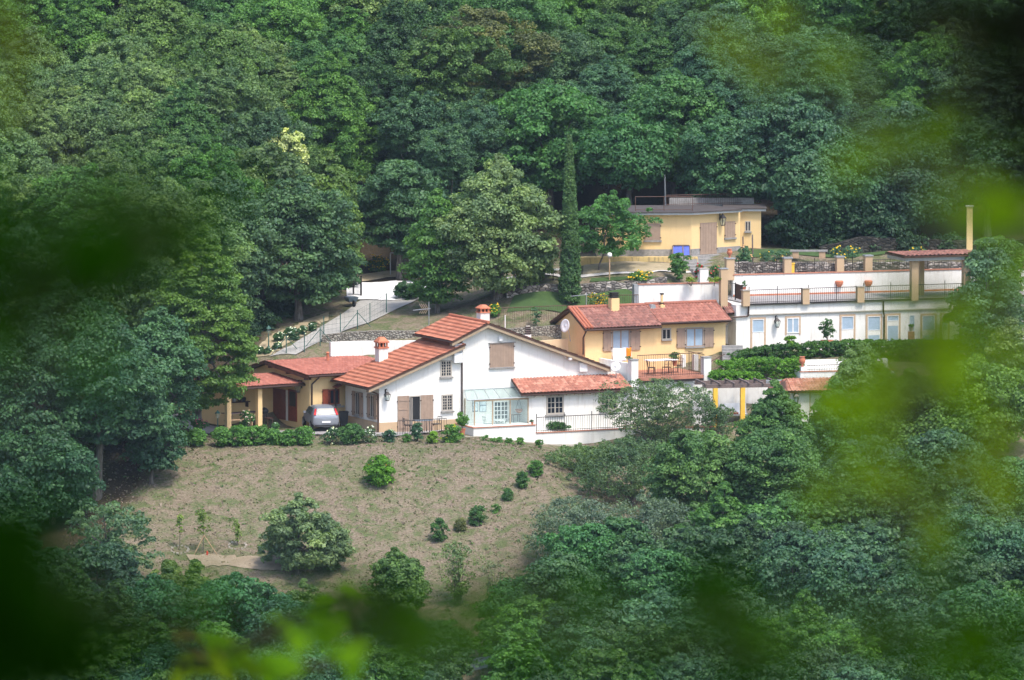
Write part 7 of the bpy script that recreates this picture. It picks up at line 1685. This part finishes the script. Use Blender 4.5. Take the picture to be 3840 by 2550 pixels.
for i, (px, yt, yb, wd, la) in enumerate(((1828, 1632, 1674, 62, 'leafy green weeds at the foot of the terrace wall under the conservatory'), (1872, 1640, 1670, 26, 'small upright weed at the terrace wall, right of the leafy weeds'), (1910, 1644, 1680, 42, 'green weed clump at the middle of the terrace wall foot'), (1950, 1642, 1682, 28, 'slim green weed below the step in the terrace wall'), (2024, 1648, 1684, 34, 'last green weed clump at the right end of the terrace wall foot'), (1785, 1655, 1690, 30, 'low weeds on the meadow edge just below the wall footing'))):
    bush('weed_clump', la, px, yt, yb, wd, 394.9 + i * .35, FRESH, 'plant', .13, 22, 44, .06, 435 + i)
bush('box_shrub', 'dark rounded box shrub behind the railing of the lean-to terrace', 2088, 1582, 1616, 88, 401.0, (.03, .085, .02), 'shrub', .18, 60, 70, .06, 445)
# row of clipped balls across the meadow
for i, (px, yt, yb, wd, col, la) in enumerate((
    (1427, 1712, 1826, 126, (.085, .19, .02), 'largest bright green bush alone on the upper meadow'), (2010, 1728, 1792, 66, FRESH, 'clipped ball shrub topmost in the diagonal row, by the willow'),
    (1958, 1770, 1834, 46, MID, 'second clipped ball from the top of the diagonal row'), (1902, 1832, 1883, 40, MID, 'third clipped ball from the top of the diagonal row'),
    (1860, 1890, 1930, 32, FRESH, 'thin straggly young bush in the middle of the diagonal row'), (1788, 1896, 1976, 72, MID, 'large dark clipped ball in the lower half of the diagonal row'),
    (1727, 1945, 1998, 40, (.10, .11, .04), 'brownish half dead ball between the two large lower balls'), (1648, 1944, 2034, 72, MID, 'lowest and leftmost clipped ball of the diagonal row'))):
    p = groundhit(px, yb - 4, 362); big = wd > 100
    bush('ball_shrub', la, px, yt, yb, wd, p.y, col, 'shrub', .30 if big else .16, 90 if big else (14 if wd < 35 else 60), 80, .085 if big else .06, 450 + i, group='clipped ball shrubs on the meadow', flat=.95, flower=(.5, .16, .02) if big else None, nfl=5, fsize=.04)
# staked saplings
for i, (px, yt, yb, wd, la) in enumerate(((674, 1925, 2066, 34, 'thin pale sapling leftmost of the three on the lower meadow'), (762, 1912, 2078, 74, 'staked leaning sapling in the middle of the three on the meadow'), (890, 1950, 2050, 26, 'narrow sapling in a stone ring, rightmost of the three'))):
    p = groundhit(px, yb); Y = p.y; zt = P(px, yt, Y).z; h = zt - p.z
    me, C = crown('crown', h * (.15 if i == 2 else .42), h, wd / 2 / (FPX / Y), 'vase', 26 if i == 1 else 14, .2, 34, .07, 470 + i, flat=1.0, lump=.4)
    t = thing('sapling', la, 'tree', p, 0, 'saplings on the lower meadow'); link('crown', me, M['leaf'], t, None, (.12, .17, .035))
    m = MB(); m.path([(0, 0, -.1), (.02, 0, h * .5), (0, 0, h * .95)], [.03, .02, .006], 6); m.build('trunk', 'bark', t)
    if i == 1:
        for sx, ex in ((-.55, 'a'), (.85, 'b')): m = MB(); m.tube((sx, -.2, -.1), (.05, 0, h * .42), .03, n=6); m.build('stake', 'woodpost', t)
    else:
        m = MB(); rg = random.Random(i)
        for q in range(14): a = q / 14 * 6.28; r = .5; x, y = r * math.cos(a), r * math.sin(a); s = rg.uniform(.03, .07); z = gz(p.x + x, p.y + y) - p.z; m.box(x - s, x + s, y - s, y + s, z - .03, z + s)
        m.build('stone_ring', 'trim', t)
p = groundhit(777, 2090); t = thing('hydrant', 'small red garden standpipe at the foot of the staked sapling', 'hydrant', p); m = MB(); m.lathe((0, 0, 0), [(.05, -.05), (.05, .2), (.035, .26), (.01, .28)], 10); m.tube((0, 0, .16), (.09, -.04, .16), .018); m.build('body', 'red', t)
# yellow broom and garden flowers
BRM = (.07, .13, .04)
rose('broom_bush', 'yellow flowering broom beyond the white gravel yard', 1412, 965, 1038, 100, 432.5, BRM, YEL, 70, 480, .045, .3)
rose('broom_bush', 'small yellow flowering broom behind the stout ridge chimney', 1856, 1143, 1190, 44, 412.5, (.07, .16, .03), YEL, 34, 481, .05, .18)
rose('broom_bush', 'yellow flowering broom behind the railing right of the cypress', 2245, 1104, 1152, 92, 413.2, BRM, YEL, 80, 482, .045, .2)
rose('rose_bush', 'clump of yellow roses on the lawn beside the globe lamp', 2402, 1018, 1056, 100, 416.6, FRESH, YEL, 46, 483, .06, .2)
rose('rose_bush', 'climbing red roses left of the white pillar', 2628, 992, 1056, 50, 414.4, MID, RED, 26, 484, .06)
rose('rose_bush', 'red and pink roses right of the white pillar', 2678, 1000, 1042, 54, 415.5, MID, (.55, .10, .12), 16, 485, .055)
for i, (px, la) in enumerate(((2592, 'yellow green plants in a trough left of the white pillar'), (2678, 'yellow green plants in a trough between the white pillar and tan post'))):
    t = bush('trough_plant', la, px, 1040, 1058, 46, 413.0, (.14, .19, .02), 'plant', .12, 26, 40, .05, 488 + i)
rose('rose_bush', 'mixed orange and white roses behind the terracotta urn', 2792, 925, 990, 80, 421.0, TEAL, (.70, .40, .26), 16, 490, .055)
rose('flower_bed', 'blue green flower bed with yellow blooms right of the annex stakes', 2905, 940, 986, 130, 421.2, TEAL, YEL, 9, 491, .06, .22)
rose('flower_bed', 'teal flower clump with yellow roses left of the tan pergola column', 3170, 925, 975, 132, 421.9, TEAL, YEL, 30, 492, .06, .25)
rose('flower_bed', 'yellow roses rising behind the tiled deck pergola', 3445, 928, 976, 100, 423.6, TEAL, YEL, 22, 493, .055, .22)
# rose verge above the left house
for i, (x, yt, yb, wd, nf) in enumerate(((1165, 385, 475, 36, 12), (1265, 345, 425, 40, 14), (1318, 345, 465, 42, 18), (1400, 320, 415, 34, 12), (1497, 290, 378, 30, 10), (1150, 490, 555, 30, 9), (1055, 540, 605, 28, 8), (985, 525, 600, 36, 10))):
    px, yb_ = c1(x, yb); yt_ = c1(x, yt)[1]; p = groundhit(px, yb_)
    la = ('rose bush right of the green lamp post', 'rose bush third along the verge, behind its fuller neighbour', 'fullest rose bush in the middle of the verge', 'rose bush right of the fullest one on the verge', 'uppermost rose bush on the verge, nearest the fence', 'small low rose bush right of the lamp post foot', 'dark rose bush at the foot of the green lamp post', 'pale rose bush at the lower left end of the verge')[i]
    rose('verge_rose', 'white ' + la, px, yt_, yb_, wd, p.y, DEEP, WHT, nf, 500 + i, .055, .15)
bush('bank_bush', 'dark leafy bush hanging over the right side of the gravel road', 1530, 1055, 1140, 116, 421.5, DEEP, 'bush', .3, 60, 70, .11, 510)
rose('white_shrub', 'white flowering shrub between the mesh gate and the lime tree', 1560, 985, 1040, 50, 428, DEEP, WHT, 20, 511, .05)
# hedges by the long building
def hedge(name, label, path, h, wdt, color, seed, leaf=.09, group=None):
    """path of world (x, y, z_top); clumps fill h below"""
    rng = np.random.default_rng(seed); C = []
    for a, b in zip(path[:-1], path[1:]):
        a, b = np.array(a), np.array(b); L_ = np.linalg.norm(b - a); n = int(L_ * 150)
        t = rng.random((n, 1)); q = a * (1 - t) + b * t; d = (b - a)[:2] / L_; nr = np.array([-d[1], d[0]])
        s = rng.uniform(-.5, .5, n); q[:, :2] += nr * (s * wdt)[:, None]; q[:, 2] -= rng.random(n) ** 1.6 * h + .08; C.append(q)
    C = np.concatenate(C); o = Vector(path[0]); o.z -= h; C -= np.array(o)
    V, Q, rn = cloud(C, np.full(len(C), .15) * rng.uniform(.7, 1.3, len(C)), 26, leaf, rng, flat=.8)
    t = thing(name, label, 'hedge', o, 0, group); link('foliage', raw_mesh('foliage', V, Q, rn), M['leaf'], t, None, color)
    return t
hedge('hedge', 'long dark clipped hedge in front of the long white building', [P(2742, 1330, 409.6), P(2830, 1304, 410.2), P(2960, 1288, 410.6), P(3200, 1276, 411.2), P(3640, 1274, 412.2)], 1.6, 1.5, (.040, .092, .020), 520)
hedge('hedge', 'bright green stepped hedge below the long dark hedge', [P(2712, 1362, 406.6), P(2800, 1342, 407.2), P(2900, 1344, 407.2), P(3004, 1340, 407.4)], 1.9, 2.6, (.075, .165, .018), 521)
hedge('hedge', 'lowest bright hedge between the terrace block and the pergola', [P(2668, 1395, 405.4), P(2740, 1390, 405.5), P(2850, 1396, 405.9)], 1.3, 1.6, (.080, .175, .018), 522)
bush('round_shrub', 'small bright round shrub between two thin stakes before the long building', 2963, 1255, 1296, 42, 411.0, (.10, .19, .02), 'shrub', .15, 40, 70, .06, 523)
# potted plants
def potted(label, px, ytop, ypot, ybase, w, Y, col, potmat='terracotta', seed=1, pr=.2, n=24, twin=False, group='potted plants'):
    p = P(px, ybase, Y); t = thing('potted_plant', label, 'potted plant', p, 0, group); hp = P(px, ypot, Y).z - p.z; zt = P(px, ytop, Y).z - p.z
    m = MB(); m.lathe((0, 0, 0), [(pr * .7, 0), (pr, hp * .85), (pr * 1.08, hp * .86), (pr * 1.08, hp), (pr * .9, hp)], 14); m.build('pot', potmat, t)
    me, C = crown('foliage', hp + (zt - hp) * .1, zt, w / 2 / (FPX / Y), 'vase' if twin else 'round', n, .17 if w > 30 else .09, 46, .07 if w > 30 else .045, seed, flat=.95, lump=.5 if twin else .2)
    link('foliage', me, M['leaf'], t, None, col); m = MB(); rg = np.random.default_rng(seed)
    for k in range(3): m.tube((0, 0, hp * .8), (rg.normal(0, .1), rg.normal(0, .08), hp + (zt - hp) * .6), .02, .008, 5)
    m.build('stem', 'bark', t); return t
potted('potted citrus in a big terracotta pot left of the conservatory', 1734, 1544, 1606, 1630, 46, 395.6, (.08, .17, .03), seed=530, pr=.19, n=40)
potted('tall potted shrub with two leafy heads against the long white building', 3102, 1198, 1276, 1296, 74, 412.6, (.045, .10, .035), seed=531, pr=.4, n=44, twin=True)
potted('potted plant with long leaves at the right end of the white terrace table', 2530, 1322, 1352, 1372, 34, 407.2, MID, seed=532, pr=.16, n=18)
potted('small potted plant beside the front left pier of the roof terrace', 2360, 1336, 1352, 1362, 22, 406.0, MID, seed=533, pr=.1, n=12)
potted('terracotta pot with a small plant beside the dark gate of the roof deck', 2790, 1056, 1076, 1090, 24, 414.2, (.10, .17, .08), seed=534, pr=.14, n=14)
potted('red flowering pot on the low terrace wall right of the conservatory', 1996, 1578, 1583, 1593, 10, 399.8, DEEP, seed=535, pr=.08, n=6)
potted('stone urn planted with greenery on a brick pedestal before the long building', 3417, 1216, 1226, 1243, 22, 413.0, MID, potmat='trim', seed=536, pr=.15, n=16)
t = thing('pedestal', 'reddish brick pedestal under the planted stone urn', 'pedestal', P(3417, 1290, 413.0)); m = MB(); m.box(-.2, .2, -.2, .2, -.3, P(3417, 1243.5, 413).z - P(3417, 1290, 413).z); m.build('block', 'copingred', t)
# garden table and chairs before the white house
gp = FA.wor((FA.g(c2(1010, 1340), 0)[0], -1.6, 0)); 
u_ = FA.f(c2(1000, 1300), -1.7)[0]
small_table('dark metal garden table in front of the open door of the white house', FA, u_, -1.7, 0, 1.1, .7, .70, 'bluegrey', 'iron')
chair('dark metal garden chair left of the garden table by the open door', FA, u_ - .9, -1.6, 0, R(80), 'iron', 'garden chairs by the open door')
chair('dark metal garden chair right of the garden table by the open door', FA, u_ + .95, -1.7, 0, R(-80), 'iron', 'garden chairs by the open door')
railing('railing', 'low thin iron fence between the rose bushes and the white house', (FA.f(c2(760, 1330), -2.6)[0], -2.6), (FA.f(c2(1240, 1330), -2.6)[0], -2.6), -.15, .85, FA, .16)
# filler woodland below the houses, where the photo is solid foliage
def fillers():
    rng = np.random.default_rng(91); protos = []
    for k, (pf, hh, rr, nc, cl) in enumerate((('oak', 5.2, 2.5, 280, .55), ('vase', 5.4, 2.2, 270, .50), ('egg', 5.6, 2.1, 270, .5), ('oak', 4.6, 2.7, 280, .56))):
        me, C = crown('crown', hh * .06, hh, rr, pf, nc, cl, 95, .14, 600 + k, lump=.4, flat=.65, inner=.2, asym=.8, down=.2); me.materials.append(M['leaf'])
        tm = trunk_mesh(C, hh * .08, .12, np.random.default_rng(650 + k), nl=12); mt = bpy.data.meshes.new('trunk'); mt.from_pydata(tm.v, [], tm.f); mt.materials.append(M['bark']); protos.append((me, mt, hh))
    rows = [(1960, 381.5, [40]), (2050, 378, [130, 330]), (1690, 391.5, [3150, 3420, 3700]), (1850, 386.5, [2700, 2950, 3180, 3420, 3660, 3850]), (1960, 382, [2330, 2560, 2800, 3060, 3300, 3560, 3820]),
            (2080, 377.5, [2080, 2330, 2600, 2850, 3120, 3400, 3660, 3880]), (2150, 375, [60, 260]), (2220, 372, [120, 420, 640, 2000, 2220, 2480, 2760, 3020, 3300, 3560, 3820]),
            (2340, 368, [60, 330, 560, 820, 1080, 1360, 1560, 1960, 2180, 2420, 2660, 2920, 3180, 3460, 3740]), (2470, 363, [180, 460, 720, 980, 1240, 1480, 2060, 2300, 2540, 2800, 3060, 3320, 3600, 3860]),
            (2600, 358, [60, 330, 600, 860, 1120, 1380, 1640, 2150, 2400, 2660, 2920, 3200, 3460, 3720])]
    side = [(1300, 'beneath the far left blur'), (9999, '')]
    cols = [(BLUE, 'bluish'), (MID, 'mid green'), (TEAL, 'grey green'), (FRESH, 'fresh green'), (DEEP, 'deep green')]
    lm = [(500, 'in the bottom left corner'), (800, 'below the saplings'), (1150, 'below the glossy evergreen'), (1700, 'below the ball shrub row'), (2250, 'below the grey willows'), (2550, 'below the birches'), (2850, 'below the left hornbeam'), (3150, 'below the pointed hornbeam'), (3500, 'below the lime blur'), (9999, 'along the right edge')]
    ordw = ['first', 'second', 'third', 'fourth', 'fifth', 'sixth', 'seventh', 'eighth', 'ninth', 'tenth', 'eleventh', 'twelfth', 'thirteenth', 'fourteenth', 'fifteenth', 'sixteenth', 'seventeenth', 'eighteenth']; seen = {}
    for ry, Y, xs_ in rows:
        for px in xs_:
            px += rng.uniform(-40, 40); k = int(rng.integers(4)); s = rng.uniform(.85, 1.15); yt = ry + rng.uniform(-25, 25)
            Yf = solveY(px, yt, protos[k][2] * s); g = gpx(px, Yf); c, cn = cols[int(rng.integers(5))]; mk = next(m for l, m in lm if px < l); n = seen.get(mk, 0); seen[mk] = n + 1
            t = thing('slope_tree', f'{cn} tree of the lower slope, {ordw[n]} from the top {mk}', 'tree', g, rng.uniform(0, 6.28), 'bushy trees of the lower slope'); t.scale = (s * 1.05, s * 1.05, s)
            j = rng.uniform(.62, 1.18); a = bpy.data.objects.new('crown', protos[k][0]); COL.objects.link(a); a.parent = t; a.color = (c[0] * j, c[1] * j, c[2] * j, 1)
            b = bpy.data.objects.new('trunk', protos[k][1]); COL.objects.link(b); b.parent = t
fillers()

# dark undergrowth where the road meets the wood
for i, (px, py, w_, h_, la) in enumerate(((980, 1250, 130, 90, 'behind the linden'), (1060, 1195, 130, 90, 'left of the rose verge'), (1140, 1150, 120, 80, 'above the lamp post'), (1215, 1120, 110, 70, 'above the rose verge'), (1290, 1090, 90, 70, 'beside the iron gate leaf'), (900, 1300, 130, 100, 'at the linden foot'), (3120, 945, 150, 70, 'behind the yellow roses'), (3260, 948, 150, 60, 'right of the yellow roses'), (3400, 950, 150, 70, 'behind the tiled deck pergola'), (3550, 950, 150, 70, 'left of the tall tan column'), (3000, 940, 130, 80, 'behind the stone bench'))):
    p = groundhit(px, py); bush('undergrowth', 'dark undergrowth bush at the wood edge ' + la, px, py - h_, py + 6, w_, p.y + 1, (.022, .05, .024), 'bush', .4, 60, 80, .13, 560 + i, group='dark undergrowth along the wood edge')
# ================================================================ air
def haze():
    m = bpy.data.materials.new('haze'); m.use_nodes = True; nt = m.node_tree; nt.nodes.clear()
    v = nt.nodes.new('ShaderNodeVolumePrincipled'); v.inputs['Color'].default_value = (.62, .80, 1.0, 1); v.inputs['Density'].default_value = HAZE; v.inputs['Anisotropy'].default_value = 0.0
    o = nt.nodes.new('ShaderNodeOutputMaterial'); nt.links.new(v.outputs[0], o.inputs['Volume'])
    b = MB(); b.box(-610, 610, -70, 1210, -90, 200); ob = b.build('haze', m); tag(ob, 'thin bluish summer haze in the air', kind='stuff')
HAZE = 0.000065
haze()
